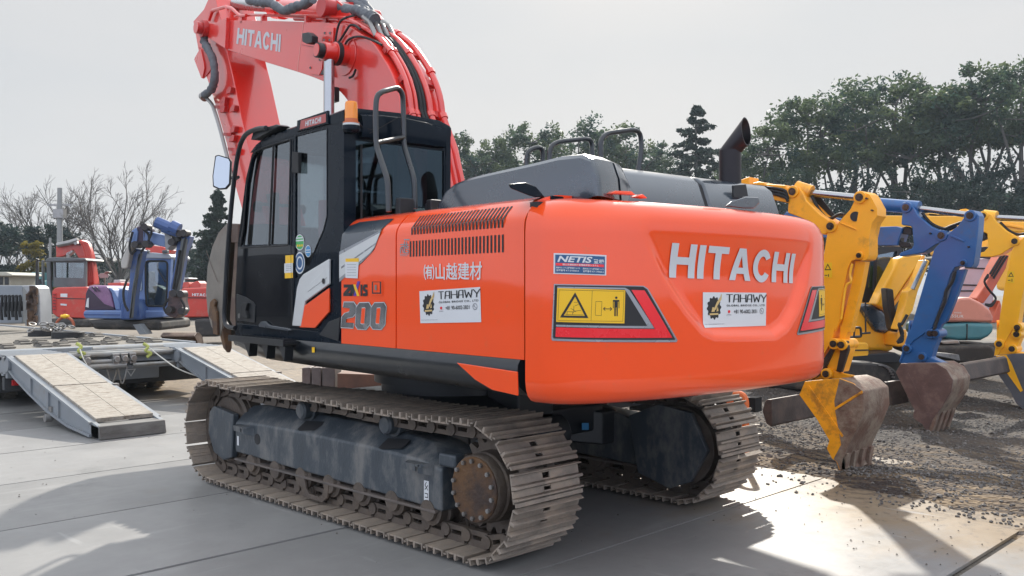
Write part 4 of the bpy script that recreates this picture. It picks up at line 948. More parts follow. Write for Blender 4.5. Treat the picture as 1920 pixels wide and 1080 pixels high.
# ---- arm (dipper) with bucket cylinder, hanging in front of the cab
YA = .24
ar = [(424, 90), (437, 145), (452, 219), (468, 284), (490, 395), (478, 398), (437, 335), (433, 290), (416, 240), (399, 182), (402, 170), (390, 148), (377, 146), (364, 108), (375, 96), (372, 75), (366, 60), (362, 40), (382, 16), (396, 22), (410, 40), (425, 62), (428, 90)]
ar = [(424, 90), (437, 145), (452, 219), (468, 284), (478, 332), (500, 420), (462, 422), (437, 335), (425, 270), (399, 182), (389, 150), (380, 128), (372, 96), (366, 62), (362, 40), (382, 17), (392, -6), (404, -6), (412, 30), (426, 60)]
m = MB(); m.prism([Q(px, py, y=YA) for px, py in ar], (0, -2*YA, 0)); ARM = up(m, 'arm', BOOMRED, bevel=.010, ang=25)
m = MB()
for x0, y0 in ((437, 170), (426, 189), (425, 205), (444, 204), (444, 243), (443, 260), (448, 285), (425, 197)):
    m.prism([Q(px, py, y=YA+.002) for px, py in ((x0-5, y0), (x0, y0-7), (x0+4, y0-5), (x0+2, y0+5), (x0-6, y0+7))], (0, .05, 0))
for x0, y0 in ((414, 201), (430, 252), (438, 280)): m.prism([Q(px, py, y=YA+.002) for px, py in ((x0-7, y0-3), (x0+8, y0-2), (x0+7, y0+4), (x0-6, y0+3))], (0, .03, 0))
up(m, 'arm_bracket', BOOMDARK, ARM)
m = MB(); m.prism([Q(px, py, y=YA+.03) for px, py in ((365, 108), (374, 92), (376, 92), (382, 118), (383, 128), (379, 147), (377, 146), (364, 112))], (0, -.03, 0)); up(m, 'arm_guard', BOOMRED, ARM, bevel=.004)
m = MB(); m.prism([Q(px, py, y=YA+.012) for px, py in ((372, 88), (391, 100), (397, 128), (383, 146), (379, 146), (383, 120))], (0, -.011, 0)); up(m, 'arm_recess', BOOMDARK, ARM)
P = [(386, 62), (382, 75), (390, 92), (398, 108), (402, 128), (402, 150), (396, 168), (384, 178)]
up(wrap(P, .045, YA+.10), 'wrapped_hose', GREYWRAP, ARM)
m = MB(); m.tube(catmull([Q(px, py, y=YA+.08) for px, py in ((381, 181), (390, 187), (398, 197), (402, 208), (412, 240), (430, 310), (437, 340))], 5), .022, 8); m.cyl(Q(380, 180, y=YA+.08), Q(384, 183, y=YA+.08), .05); up(m, 'arm_pipe', STEEL, ARM)
bc0 = V((Q(391, -20, y=0).x, 0, Q(391, -20, y=0).z))
# ---- bucket
YK = .60; bk = [(425, 419), (410, 436), (398, 462), (389, 500), (386, 548), (389, 585), (396, 612), (405, 626), (413, 630), (418, 600), (424, 520), (428, 440)]
lf = [Q(px, py, y=YK) for px, py in bk]
m = MB(); n = len(lf)
for ya in (YK, -YK+.03): m.prism([V((p.x, ya, p.z)) for p in lf], (0, -.03, 0))
shell = lf[:9]; inn = [p+V((-.035, 0, .0)) for p in shell]
m.loft([[(p.x, y, p.z) for p in shell]+[(p.x, y, p.z) for p in inn[::-1]] for y in (YK-.03, -YK+.03)])
BK = up(m, 'bucket', BUCKETGREY, bevel=.006, ang=30)
m = MB(); m.prism([V((p.x, YK-.03, p.z)) for p in [Q(px, py, y=YK) for px, py in ((426, 420), (441, 420), (441, 455), (428, 455))]], (0, -1.14, 0)); m.prism([V((p.x-.05, YK-.04, p.z)) for p in [Q(px, py, y=YK) for px, py in ((430, 455), (420, 600), (428, 615), (455, 612), (455, 455))]], (0, -1.10, 0)); up(m, 'bucket_back', BROWN, BK, bevel=.01)
m = MB()
for k in range(5):
    y = YK-.06-k*.27; p = lf[8]
    m.loft([[(p.x+dx-.045*w_, y-.05*w_, p.z+dz), (p.x+dx+.045*w_, y-.05*w_, p.z+dz), (p.x+dx+.045*w_, y+.05*w_, p.z+dz), (p.x+dx-.045*w_, y+.05*w_, p.z+dz)] for dx, dz, w_ in ((.02, .12, 1.0), (-.01, 0, 1), (-.055, -.13, .75), (-.085, -.18, .3))])
up(m, 'bucket_tooth', RUSTY, BK, bevel=.006)
m = MB(); m.prism([V((p.x, YK+.004, p.z)) for p in [Q(px, py, y=YK) for px, py in ((399, 566), (405, 560), (409, 566), (407, 574), (411, 585), (413, 628), (405, 626), (402, 600), (396, 592))]], (0, .03, 0)); up(m, 'side_cutter', RUSTY, BK, bevel=.006)
up(sheet2d(strokes([[(387, 470), (397, 500), (408, 528)]], .9), sideq(YK+.003)), 'bucket_weld', BROWN, BK)
m = MB(); p = lf[0]; m.box(p.x-.25, p.x+.15, .10, .16, p.z-.1, p.z+.35); m.box(p.x-.25, p.x+.15, -.16, -.10, p.z-.1, p.z+.35); m.cyl((p.x-.05, -.3, p.z+.2), (p.x-.05, .3, p.z+.2), .06); up(m, 'bucket_ear', BROWN, BK, bevel=.01)
# red rubble bucket linkage seen under the body is ordinary ground clutter
m = MB(); m.tube(roundpath([V((-1.3, -1.68, .70)), V((-1.3, -1.68, .99)), V((-1.3, -1.88, .99)), V((-1.3, -1.88, .62))], .08, 5), .035, 10)
# ================================================================== GROUND
def ground_mat(name, base, dark, tan, big, fine, rough=.9, bump=.5, tanamt=.5, spec=.3, mud=False):
    m = bpy.data.materials.new(name); m.use_nodes = True; nt = m.node_tree; L = nt.links.new; b = nt.nodes['Principled BSDF']
    b.inputs['Roughness'].default_value = rough; b.inputs['Specular IOR Level'].default_value = spec
    g = nd(nt, 'ShaderNodeNewGeometry'); P = g.outputs['Position']
    def noise(sc, det=6, ro=.65):
        n = nd(nt, 'ShaderNodeTexNoise'); n.inputs['Scale'].default_value = sc; n.inputs['Detail'].default_value = det; n.inputs['Roughness'].default_value = ro; L(P, n.inputs['Vector']); return n.outputs['Fac']
    def ramp(f, a, c):
        r = nd(nt, 'ShaderNodeMapRange'); r.inputs['From Min'].default_value = a; r.inputs['From Max'].default_value = c; L(f, r.inputs['Value']); return r.outputs['Result']
    def mix(f, c1, c2):
        x = nd(nt, 'ShaderNodeMixRGB'); L(f, x.inputs['Fac'])
        for s, c in (('Color1', c1), ('Color2', c2)):
            if isinstance(c, tuple): x.inputs[s].default_value = (*c, 1)
            else: L(c, x.inputs[s])
        return x.outputs['Color']
    c = mix(ramp(noise(fine, 3), .38, .62), dark, base)
    c = mix(ramp(noise(big, 8), .60-.3*tanamt, .80-.3*tanamt), c, tan)
    if mud:                                              # brown mud near the plates, darker where it was churned
        sx = nd(nt, 'ShaderNodeSeparateXYZ'); L(P, sx.inputs['Vector'])
        e = ramp(sx.outputs['Y'], -6.0, -3.2)
        ad = nd(nt, 'ShaderNodeMath', operation='MULTIPLY_ADD'); L(e, ad.inputs[0]); ad.inputs[1].default_value = .5; L(noise(1.1, 8, .7), ad.inputs[2])
        mq = nd(nt, 'ShaderNodeMapping'); mq.inputs['Scale'].default_value = (.55, 2.6, 1); mq.inputs['Rotation'].default_value = (0, 0, .12); L(P, mq.inputs['Vector'])
        ns = nd(nt, 'ShaderNodeTexNoise'); ns.inputs['Scale'].default_value = 2.6; ns.inputs['Detail'].default_value = 9; ns.inputs['Roughness'].default_value = .72; L(mq.outputs['Vector'], ns.inputs['Vector'])
        mm = mix(ramp(ns.outputs['Fac'], .46, .60), (.036, .026, .022), (.19, .135, .08))
        c = mix(ramp(ad.outputs[0], .62, .90), c, mm)
    L(c, b.inputs['Base Color'])
    if bump:
        n = nd(nt, 'ShaderNodeTexVoronoi'); n.inputs['Scale'].default_value = fine*.8; L(P, n.inputs['Vector'])
        bp = nd(nt, 'ShaderNodeBump'); bp.inputs['Strength'].default_value = bump; bp.inputs['Distance'].default_value = .03; L(n.outputs['Distance'], bp.inputs['Height']); L(bp.outputs['Normal'], b.inputs['Normal'])
    return m
EARTH = ground_mat('yard_earth', (.165, .145, .12), (.10, .088, .075), (.20, .165, .13), .25, 14, tanamt=.55)
GRAVEL = ground_mat('gravel', (.085, .074, .066), (.028, .024, .022), (.09, .066, .046), .8, 30, bump=.9, tanamt=.5, mud=True)
m = MB(); m.add([(-260, -260, -.03), (260, -260, -.03), (260, 260, -.03), (-260, 260, -.03)], [(0, 1, 2, 3)])
kind(m.build('ground', EARTH))
# steel road plates laid edge to edge, a hand's gap apart
def plate_mat():
    m = bpy.data.materials.new('road_plate_steel'); m.use_nodes = True; nt = m.node_tree; L = nt.links.new; b = nt.nodes['Principled BSDF']
    g = nd(nt, 'ShaderNodeNewGeometry'); P = g.outputs['Position']
    def noise(sc, det=6, ro=.65, scl=None):
        n = nd(nt, 'ShaderNodeTexNoise'); n.inputs['Scale'].default_value = sc; n.inputs['Detail'].default_value = det; n.inputs['Roughness'].default_value = ro
        if scl: mp_ = nd(nt, 'ShaderNodeMapping'); mp_.inputs['Scale'].default_value = scl; L(P, mp_.inputs['Vector']); L(mp_.outputs['Vector'], n.inputs['Vector'])
        else: L(P, n.inputs['Vector'])
        return n.outputs['Fac']
    def ramp(f, a, c, lo=0, hi=1):
        r = nd(nt, 'ShaderNodeMapRange'); r.inputs['From Min'].default_value = a; r.inputs['From Max'].default_value = c; r.inputs['To Min'].default_value = lo; r.inputs['To Max'].default_value = hi; L(f, r.inputs['Value']); return r.outputs['Result']
    def mix(f, c1, c2):
        x = nd(nt, 'ShaderNodeMixRGB'); L(f, x.inputs['Fac'])
        for s, c in (('Color1', c1), ('Color2', c2)):
            if isinstance(c, tuple): x.inputs[s].default_value = (*c, 1)
            else: L(c, x.inputs[s])
        return x.outputs['Color']
    c = mix(ramp(noise(.9, 8), .3, .7), (.215, .211, .205), (.280, .275, .265))
    c = mix(ramp(noise(5, 8, .7, (1, .12, 1)), .56, .72, 0, .7), c, (.34, .335, .325))      # long pale scuffs along the plates
    c = mix(ramp(noise(3.5, 9, .75), .64, .74, 0, .35), c, (.12, .11, .10))
    # tan dust: more towards the gravel side of the yard
    sx = nd(nt, 'ShaderNodeSeparateXYZ'); L(P, sx.inputs['Vector'])
    def mth(op, a, bb):
        n = nd(nt, 'ShaderNodeMath', operation=op)
        for i, v in enumerate((a, bb)):
            if isinstance(v, (int, float)): n.inputs[i].default_value = v
            else: L(v, n.inputs[i])
        return n.outputs[0]
    edge = ramp(sx.outputs['Y'], -.1, -2.4, 0, 1)
    d = mth('ADD', mth('MULTIPLY', edge, .55), noise(1.3, 9, .72, (1, .6, 1)))
    c = mix(ramp(d, .60, .92, 0, .95), c, (.25, .185, .115))
    c = mix(ramp(mth('ADD', mth('MULTIPLY', edge, .3), noise(9, 8, .75)), .74, .86, 0, .8), c, (.09, .068, .05))
    # every plate a shade of its own, oil and damp stains, thin scrapes
    pl_ = nd(nt, 'ShaderNodeMath', operation='FLOOR'); L(mth('DIVIDE', mth('ADD', sx.outputs['X'], .38), 1.65), pl_.inputs[0])
    wn_ = nd(nt, 'ShaderNodeTexWhiteNoise', noise_dimensions='1D'); L(pl_.outputs[0], wn_.inputs['W'])
    hs = nd(nt, 'ShaderNodeHueSaturation'); L(ramp(wn_.outputs['Value'], 0, 1, .88, 1.08), hs.inputs['Value']); L(c, hs.inputs['Color']); c = hs.outputs['Color']
    c = mix(ramp(noise(.75, 9, .78), .57, .70, 0, .6), c, (.095, .098, .09))
    c = mix(ramp(noise(1.7, 4, .5, (.35, 3.2, 1)), .66, .70, 0, .45), c, (.36, .355, .345))
    c = mix(ramp(noise(26, 3, .6), .70, .76, 0, .5), c, (.10, .085, .07))
    L(c, b.inputs['Base Color'])
    L(ramp(noise(2.2, 6), .3, .7, .34, .50), b.inputs['Roughness']); b.inputs['Specular IOR Level'].default_value = .32
    bp = nd(nt, 'ShaderNodeBump'); bp.inputs['Strength'].default_value = .10; bp.inputs['Distance'].default_value = .008; L(noise(22, 5), bp.inputs['Height']); L(bp.outputs['Normal'], b.inputs['Normal'])
    return m
PLATE = plate_mat()
m = MB(); rnd = random.Random(4)
xs = [-12.0, -10.3, -8.7, -7.05, -5.4, -3.86, -2.02, -.38, 1.26, 2.92, 4.56, 6.2, 7.85, 9.5, 11.1, 12.8, 14.4]
for a, b in zip(xs, xs[1:]):
    ys = [-4.0, 3.1+rnd.uniform(-.0, .6), 5.6]
    if a > 4: ys[0] = -8.9
    for c, d in zip(ys, ys[1:]):
        g0 = .010 if abs(a+3.86) > .01 else .045; g1 = .010
        z = rnd.uniform(-.003, .003)
        m.add([(a+g0, c+.006, z-.022), (b-g1, c+.006, z-.022), (b-g1, d-.006, z-.022), (a+g0, d-.006, z-.022), (a+g0, c+.006, z+rnd.uniform(-.002, .002)), (b-g1, c+.006, z+rnd.uniform(-.002, .002)), (b-g1, d-.006, z+rnd.uniform(-.002, .002)), (a+g0, d-.006, z+rnd.uniform(-.002, .002))],
              [(3, 2, 1, 0), (4, 5, 6, 7), (0, 1, 5, 4), (1, 2, 6, 5), (2, 3, 7, 6), (3, 0, 4, 7)])
kind(m.build('yard_pavement', PLATE, smooth=False))
DARKGROUND = ground_mat('dark_reflection_ground', (.040, .040, .042), (.022, .022, .024), (.055, .05, .045), .3, 20, bump=.3, tanamt=.3)  # dark ground added out of view so the glossy panels mirror less light
m = MB()
for x0, x1, y0, y1 in ((-255, -12.05, -200, 200), (-12.05, 255, 5.65, 200)): m.add([(x0, y0, -.018), (x1, y0, -.018), (x1, y1, -.018), (x0, y1, -.018)], [(0, 1, 2, 3)])
kind(m.build('added_dark_ground', DARKGROUND, smooth=False))
# ================================================================== LOW-LOADER TRAILER
WOOD = M('worn_ramp_board', (.36, .325, .275), .85, var=.22, scale=9, dirt=(.12, .08, .05), amt=.36, dscale=7, bump=.6, bscale=30, grain=(4, 1, 1))
DECKW = M('worn_deck_board', (.19, .172, .145), .85, var=.25, scale=4, dirt=(.11, .09, .07), amt=.4, dscale=3, bump=.4, grain=(.6, 5, 1))
TSILV = M('trailer_silver_paint', (.24, .26, .28), .45, metal=.2, var=.1, dirt=(.22, .19, .15), amt=.25, dscale=3)
TOE = M('scraped_toe_steel', (.17, .165, .155), .6, metal=.2, var=.3, scale=6, dirt=(.06, .052, .045), amt=.45, dscale=5, grain=(1, .3, 1))
TDARK = M('trailer_dark_frame', (.03, .032, .035), .6, var=.3, dirt=(.12, .11, .09), amt=.3)
PIPEM = M('trailer_pipe', (.27, .27, .26), .4, metal=.5, var=.2, dirt=(.25, .2, .14), amt=.4)
ROPE = M('pale_rope', (.50, .49, .44), .9, var=.2)
STRAP = M('lime_strap', (.42, .45, .12), .8, var=.3)
TYREM = M('dusty_tyre', (.07, .066, .06), .85, var=.3, scale=8, dirt=(.2, .18, .15), amt=.7)
REDLAMP = M('red_lamp', (.6, .01, .015), .25, coat=.6)
TR = thing('trailer', 'low grey equipment trailer with two loading ramps let down, at left behind the tracks', 'trailer', (8, -.4, 0))
XD, ZD = 7.85, .78
m = MB(); m.box(9.3, 21, -2.0, 1.2, .60, ZD); DK = m.build('deck', DECKW, TR, bevel=.01)
m = MB()
for y in (1.2, -2.08): m.box(9.0, 21, y, y+.08, .56, ZD+.03)
m.box(9.0, 9.28, -2.0, 1.2, .68, ZD+.01)
m.build('deck_edge', TSILV, TR, bevel=.008)
m = MB(); m.box(8.05, 8.22, -1.25, .42, .60, .70); m.box(8.0, 8.1, -2.0, 1.2, .50, .56); m.box(8.35, 9.0, -1.2, .38, .66, .72); m.build('rear_beam', TSILV, TR, bevel=.01)
for ya, yb in ((.40, 1.20), (-2.02, -1.22)):
    m = MB()
    for k in range(6): m.box(XD+.02+k*.2, XD+.11+k*.2, ya, yb, ZD-.07, ZD+.01)
    m.box(XD, 9.1, ya, ya+.06, ZD-.25, ZD-.02); m.box(XD, 9.1, yb-.06, yb, ZD-.25, ZD-.02); m.box(XD-.02, XD+.05, ya, yb, ZD-.30, ZD-.03)
    m.build('slatted_corner', TSILV, TR, bevel=.006)
m = MB()
for x, z, r, y0, y1 in ((8.0, .73, .045, .36, -1.2), (7.95, .63, .035, .34, -.5), (7.93, .56, .045, .2, -.45), (7.93, .56, .03, -.55, -1.3), (8.12, .76, .03, .3, -1.2), (8.3, .78, .05, -.1, -1.18)): m.cyl((x, y0, z), (x, y1, z), r, n=14)
m.build('cross_pipe', PIPEM, TR)
m = MB()
for y in (-.3, -.42, -.55, .12): m.box(7.9, 8.08, y-.05, y+.05, .58, .74); m.cyl((7.9, y, .66), (7.86, y, .66), .05, n=10)
m.build('valve_block', STEEL, TR, bevel=.01)
m = MB(); m.box(8.35, 8.45, -1.15, .35, .30, .54); PNL = m.build('rear_panel', TSILV, TR, bevel=.015)
tri = [(-.62, .46), (-.78, .46), (-.70, .34)]
m = sheet2d([[tri, [(-.648, .448), (-.752, .448), (-.70, .37)]]], lambda y, z: V((8.346, y, z))); m.build('triangle_mark', WHITE, PNL)
m = MB(); m.box(8.5, 9.3, -1.95, 1.15, .22, .58); m.build('underframe', TDARK, TR, bevel=.02)
m = MB(); m.box(8.02, 8.12, .80, 1.18, .30, .48); m.box(8.02, 8.12, -2.0, -1.55, .30, .48); m.build('lamp_bracket', TDARK, TR, bevel=.01)
for y in (1.0, -1.72):
    m = MB(); m.box(7.995, 8.02, y-.09, y+.09, .36, .44); m.build('tail_lamp', REDLAMP, TR, bevel=.008)
for xx in (9.75, 10.75, 12.3):
    for y in (.98, .66, .12, -.15, -.62, -.90, -1.36, -1.66) if xx < 12 else (.98, .66, -1.36, -1.66):
        m = MB(); m.lathe((xx, y-.11, .42), (xx, y+.11, .42), [(0, .2), (0, .34), (.08, .40), (.2, .425), (.8, .425), (.92, .40), (1, .34), (1, .2)], 28)
        for k in range(28):
            a = 2*pi*k/28; m.obox((xx+.428*cos(a), y, .42+.428*sin(a)), (-sin(a)*.02, 0, cos(a)*.02), (0, .085, 0), (cos(a)*.008, 0, sin(a)*.008))
        m.build('tyre', TYREM, TR)
# hoses and ropes at the rear
m = MB()
for y, w, d in ((.16, .10, .20), (-.18, .14, .22), (-.34, .13, .24), (.02, .07, .16)):
    m.tube(catmull([(7.96, y, .58), (7.95, y-.01, .48), (7.95, y-w*.5, .58-d-.06), (7.95, y-w, .48), (8.0, y-w, .60)], 5), .013, 6)
m.build('air_hose', PIPEM, TR)
m = MB(); m.tube(catmull([G(280, 652, x=7.95), G(305, 672, x=7.7), G(335, 692, x=7.4), G(375, 706, x=7.3), G(415, 709, x=7.35), G(440, 708, x=7.5)], 6), .010, 6); m.tube(catmull([G(150, 655, x=7.9), G(156, 672, x=7.75), G(163, 685, x=7.7)], 5), .009, 6); m.build('rope', ROPE, TR)
m = MB()
for px in (150, 275): 
    p = G(px, 650, x=8.02); m.tube(catmull([p+V((0, .05, .05)), p+V((-.05, 0, 0)), p+V((-.05, .04, -.06)), p+V((-.06, -.04, -.10)), p+V((-.05, .02, -.16))], 5), .025, 6)
m.build('lime_strap', STRAP, TR)
def ramp(ya, yb, lab):
    """steel ramp with board top; hinge at the deck, toe on the ground"""
    sl = (ZD-.15)/(XD-4.72)
    top = lambda x: .15+(x-4.72)*sl
    xs_ = [4.70, 4.9, 5.6, 6.3, 7.0, 7.6, 7.92]; th = [.145, .17, .27, .30, .27, .22, .16]
    m = MB()
    for y0, y1 in ((ya, ya+.05), (yb-.05, yb)): m.loft([[(x, y0, max(.004, top(x)-t)), (x, y1, max(.004, top(x)-t)), (x, y1, top(x)), (x, y0, top(x))] for x, t in zip(xs_, th)])
    for x in (5.6, 6.25, 7.0): m.box(x, x+.05, ya+.05, yb-.05, max(.02, top(x)-.2), top(x)-.04)
    rp_ = m.build('ramp', TSILV, TR, bevel=.006); rp_['label'] = lab
    m = MB()
    for y0, s in ((yb, 1), (ya, -1)):
        for off in (.03, None):
            m.loft([[(x, y0, (top(x)-.03 if off else top(x)-t+.03)), (x, y0+s*.03, (top(x)-.03 if off else top(x)-t+.03)), (x, y0+s*.03, (top(x) if off else top(x)-t)-.002), (x, y0, (top(x) if off else top(x)-t)-.002)] for x, t in zip(xs_[1:], th[1:])])
        for x in (5.9, 6.25, 6.9): m.box(x, x+.012, y0 if s > 0 else y0-.025, y0+.025 if s > 0 else y0, top(x)-.26, top(x)-.03)
    m.build('beam_flange', TSILV, rp_)
    for xa, xb_ in ((4.92, 6.26), (6.29, 7.78)):
        m = MB(); w = (yb-ya-.10)
        for k in range(2):
            y0 = ya+.05+w*k/2; m.prism([(xa, y0+.002, top(xa)-.02), (xb_, y0+.002, top(xb_)-.02), (xb_, y0+.002, top(xb_)+.028), (xa, y0+.002, top(xa)+.028)], (0, w/2-.004, 0))
        m.build('ramp_boards', WOOD, rp_, bevel=.004)
    m = MB(); m.prism([(4.66, ya, .003), (4.70, ya, .155), (4.93, ya, .165), (4.93, ya, .003)], (0, yb-ya, 0)); m.build('ramp_toe', TOE, rp_, bevel=.012)
    m = MB(); m.cyl((XD+.02, ya-.03, ZD-.1), (XD+.02, yb+.03, ZD-.1), .05); m.cyl((XD-.02, yb, ZD-.12), (XD-.02, yb+.04, ZD-.12), .09); m.build('ramp_hinge', TSILV, rp_)
    m = MB(); m.cyl((6.2, yb, top(6.2)-.34), (6.2, yb+.08, top(6.2)-.34), .05); m.box(6.15, 6.25, yb-.02, yb+.02, top(6.2)-.36, top(6.2)-.2); m.box(6.22, 6.3, ya-.07, ya-.0, top(6.2)-.08, top(6.2)+.02); m.build('ramp_latch', STEEL, rp_)
ramp(.40, 1.17, 'ramp nearest the picture edge with worn boards'); ramp(-2.0, -1.23, 'ramp partly behind the track')
# gooseneck end with hanging chain and hoses
def PXL(mb, poly, dep, th, z=None):
    """outline seen from the survey point, given its own distance and a thickness away from it"""
    f = (lambda p: p) if z is None else (lambda p: (z[0]+p[0]*z[2], z[1]+p[1]*z[2]))
    return mb.prism([D(*f(p), dep) for p in poly], V((FW.x, FW.y, 0))*th)
ZB = (0, 400, .22917)
m = MB(); PXL(m, [(-200, 588), (185, 590), (185, 900), (-200, 905)], 20.0, .35, ZB); GN = m.build('gooseneck', TSILV, TR, bevel=.02)
m = MB(); PXL(m, [(180, 590), (280, 588), (310, 610), (325, 680), (332, 920), (200, 920), (228, 800), (222, 650)], 19.5, .5, ZB); m.build('gooseneck_cheek', M('pale_trailer_cheek', (.36, .37, .38), .45, var=.1, dirt=(.3, .26, .2), amt=.2), TR, bevel=.02)
m = MB()
for x in (10, 40, 70, 100, 130, 160): m.tube(catmull([D(*(ZB[0]+x*ZB[2], ZB[1]+y*ZB[2]), 19.3) for x, y in ((x, 670), (x+8, 700), (x-6+(x % 3)*5, 780), (x+6, 850+(x % 4)*12))], 4), .035, 6)
PXL(m, [(20, 730), (165, 720), (170, 800), (30, 800)], 19.35, .1, ZB); m.build('hanging_hose', RUBBER, TR)
m = MB(); rnd = random.Random(5)
for k in range(26):
    y = 620+k*11; x = 262+22*sin(k*.9)+rnd.uniform(-10, 10); p = D(ZB[0]+x*ZB[2], ZB[1]+y*ZB[2], 19.4); m.obox(p, RT*.05, UP*.07, FW*.03)
m.build('rusty_chain', RUSTY, TR)
# loose things lying on the deck
for px, py, rr, lab in ((81, 627, .27, 'black round rubber pad lying behind its twin on the trailer deck'), (127.5, 631, .285, 'black round rubber pad lying in front at the trailer deck edge')):
    p = G(px, py+3, z=ZD); m = MB(); m.lathe((p.x, p.y, ZD), (p.x, p.y, ZD+.125), [(0, rr), (.9, rr), (1, rr*.96), (1, rr*.3), (.9, rr*.28)], 32); tag(m.build('rubber_pad', RUBBER), lab, 'pad', 'black pads on the trailer')
p = G(97, 620, z=ZD+.13); m = MB(); rnd = random.Random(9)
for k in range(22):
    c = p+V((rnd.gauss(0, .12), rnd.gauss(0, .14), abs(rnd.gauss(.06, .05)))); a = V((rnd.gauss(0, 1), rnd.gauss(0, 1), rnd.gauss(0, .5))).normalized(); b = a.orthogonal().normalized()
    m.tube([c+(a*cos(t)+b*.6*sin(t))*.07 for t in [2*pi*i/10 for i in range(11)]], .016, 6, caps=False)
tag(m.build('chain_pile', STEEL), 'heap of steel chain on top of the black pads', 'chain')
p = G(122, 611, z=ZD); m = MB(); m.tube([p+RT*(.22*cos(t))+V((0, 0, .22*sin(t)+.0)) for t in [pi*i/14 for i in range(15)]], .035, 8)
ring = tag(m.build('orange_hose', M('orange_hose_rubber', (.42, .10, .04), .6, var=.2)), 'short orange hose hoop with yellow cap on trailer deck', 'hose')
m = MB(); q0 = p+V((0, 0, .24))-ring.location; m.ball(q0, .075, 8, (1, 1, .8)); m.cyl(q0-RT*.1, q0+RT*.1, .04); m.build('hose_cap', YELLOWV, ring)
m = MB(); a = G(78, 612, z=ZD+.05); b = G(118, 608, z=ZD+.2); m.tube([a, b], .04, 8); tag(m.build('steel_bar', PIPEM), 'pale steel bar lying across the trailer deck behind the pads', 'bar')

# ================================================================== MACHINES STANDING IN THE BACKGROUND, LEFT
BRED = M('faded_red_paint', (.52, .040, .022), .42, coat=.4, var=.1, dirt=(.35, .18, .13), amt=.2)
CABGREY = M('grey_cab_frame', (.10, .11, .115), .5, var=.15)
LBLUE = M('light_blue_paint', (.13, .21, .42), .45, coat=.3, var=.08, dirt=(.2, .2, .2), amt=.15)
DBLUE = M('mid_blue_paint', (.035, .085, .25), .45, coat=.3, var=.1, dirt=(.15, .15, .16), amt=.25)
MAUVE = M('mauve_cover', (.25, .12, .24), .5, coat=.3, var=.2, dirt=(.4, .25, .35), amt=.3)
PLUM = M('dark_plum_cover', (.045, .025, .05), .5, var=.2)
GLASSB = glass('far_cab_glass', (.45, .52, .53), .12)
TRACKM = M('far_track', (.035, .032, .03), .8, var=.3, dirt=(.16, .13, .10), amt=.35)
def PB(name, poly, dep, th, mat, parent, bevel=.015, z=ZB, **k):
    return PXL(MB(), poly, dep, th, z).build(name, mat, parent, bevel=bevel, **k)
def base_at(px, dep): p = D(px, 542, dep); return (p.x, p.y, 0)
WHT_ = M('lamp_white', (.5, .5, .5), .3)
# red excavator seen from behind
R1 = thing('excavator', 'small red excavator with grey cab seen from behind, beyond the trailer at left', 'excavator', base_at(130, 31))
bd = PB('engine_body', [(422, 640), (440, 615), (470, 605), (705, 600), (720, 615), (712, 760), (705, 862), (470, 852), (425, 818)], 30.5, 1.6, BRED, R1, .06)
PB('body_seam', [(455, 692), (695, 697), (695, 703), (455, 699)], 30.49, .02, INK, bd, 0)
PB('side_louvre', [(430, 650), (458, 652), (455, 815), (430, 800)], 30.48, .02, BOOMDARK, bd, 0)
PB('number_plate', [(495, 657), (550, 657), (550, 686), (495, 684)], 30.48, .015, WHITE, bd, 0); PB('model_plate', [(495, 738), (545, 742), (545, 757), (495, 752)], 30.48, .015, LETTER, bd, 0)
PB('emblem', [(497, 795), (517, 783), (540, 795), (517, 808)], 30.48, .015, BOOMDARK, bd, 0)
PB('track', [(330, 865), (740, 865), (740, 935), (330, 930)], 30.3, 2.0, TRACKM, R1, .1)
cb = MB(); o_ = [(436, 372), (450, 364), (690, 371), (702, 385), (702, 600), (436, 604)]; w_ = [(445, 402), (688, 406), (682, 530), (447, 524)]
CBk = solid2d([[[(ZB[0]+x*ZB[2], ZB[1]+y*ZB[2]) for x, y in o_], [(ZB[0]+x*ZB[2], ZB[1]+y*ZB[2]) for x, y in w_]]], lambda x, y: D(x, y, 31.2), V((FW.x, FW.y, 0))*.12).build('cab', CABGREY, R1)
PB('rear_window', w_, 31.25, .01, GLASSB, CBk, 0)
PB('cab_roof', [(370, 378), (385, 366), (450, 358), (690, 366), (704, 376), (700, 388), (372, 396)], 31.1, 1.4, CABGREY, CBk, .03)
for xs_ in ((380, 412), (338, 352), (300, 308)): PB('cab_post', [(xs_[0], 385), (xs_[1], 380), (xs_[1]+5, 690), (xs_[0]+4, 720)], 31.5, .1, CABGREY, CBk, .01)
PB('side_window', [(385, 395), (440, 392), (440, 600), (390, 690)], 31.6, .01, GLASSB, CBk, 0)
PB('front_window', [(445, 402), (688, 406), (690, 600), (447, 600)], 32.4, .01, GLASSB, CBk, 0)
m = MB(); PXL(m, [(560, 440), (610, 440), (615, 600), (550, 600)], 31.8, .5, ZB); m.build('seat', INK, CBk, bevel=.04)
BM1 = PB('boom', [(458, 362), (456, 270), (466, 252), (500, 262), (560, 262), (600, 248), (640, 222), (660, 214), (700, 245), (732, 340), (772, 580), (712, 598), (695, 390), (640, 362), (600, 300), (520, 352)], 32.0, .45, BRED, R1, .03)
m = MB()
for k in range(4): m.tube([D(ZB[0]+(x+k*15)*ZB[2], ZB[1]+(y+abs(k-1.5)*6)*ZB[2], 31.9) for x, y in ((630, 228), (668, 235), (690, 300), (712, 420), (722, 560))], .045, 6)
m.build('boom_pipe', BRED, BM1)
m = MB(); m.tube([D(ZB[0]+x*ZB[2], ZB[1]+y*ZB[2], 31.9) for x, y in ((470, 260), (570, 240), (640, 218))], .09, 8); m.build('boom_cylinder', STEEL, BM1)
textm = MB(); 
up_q = [(548, 322), (590, 300), (592, 318), (550, 340)]
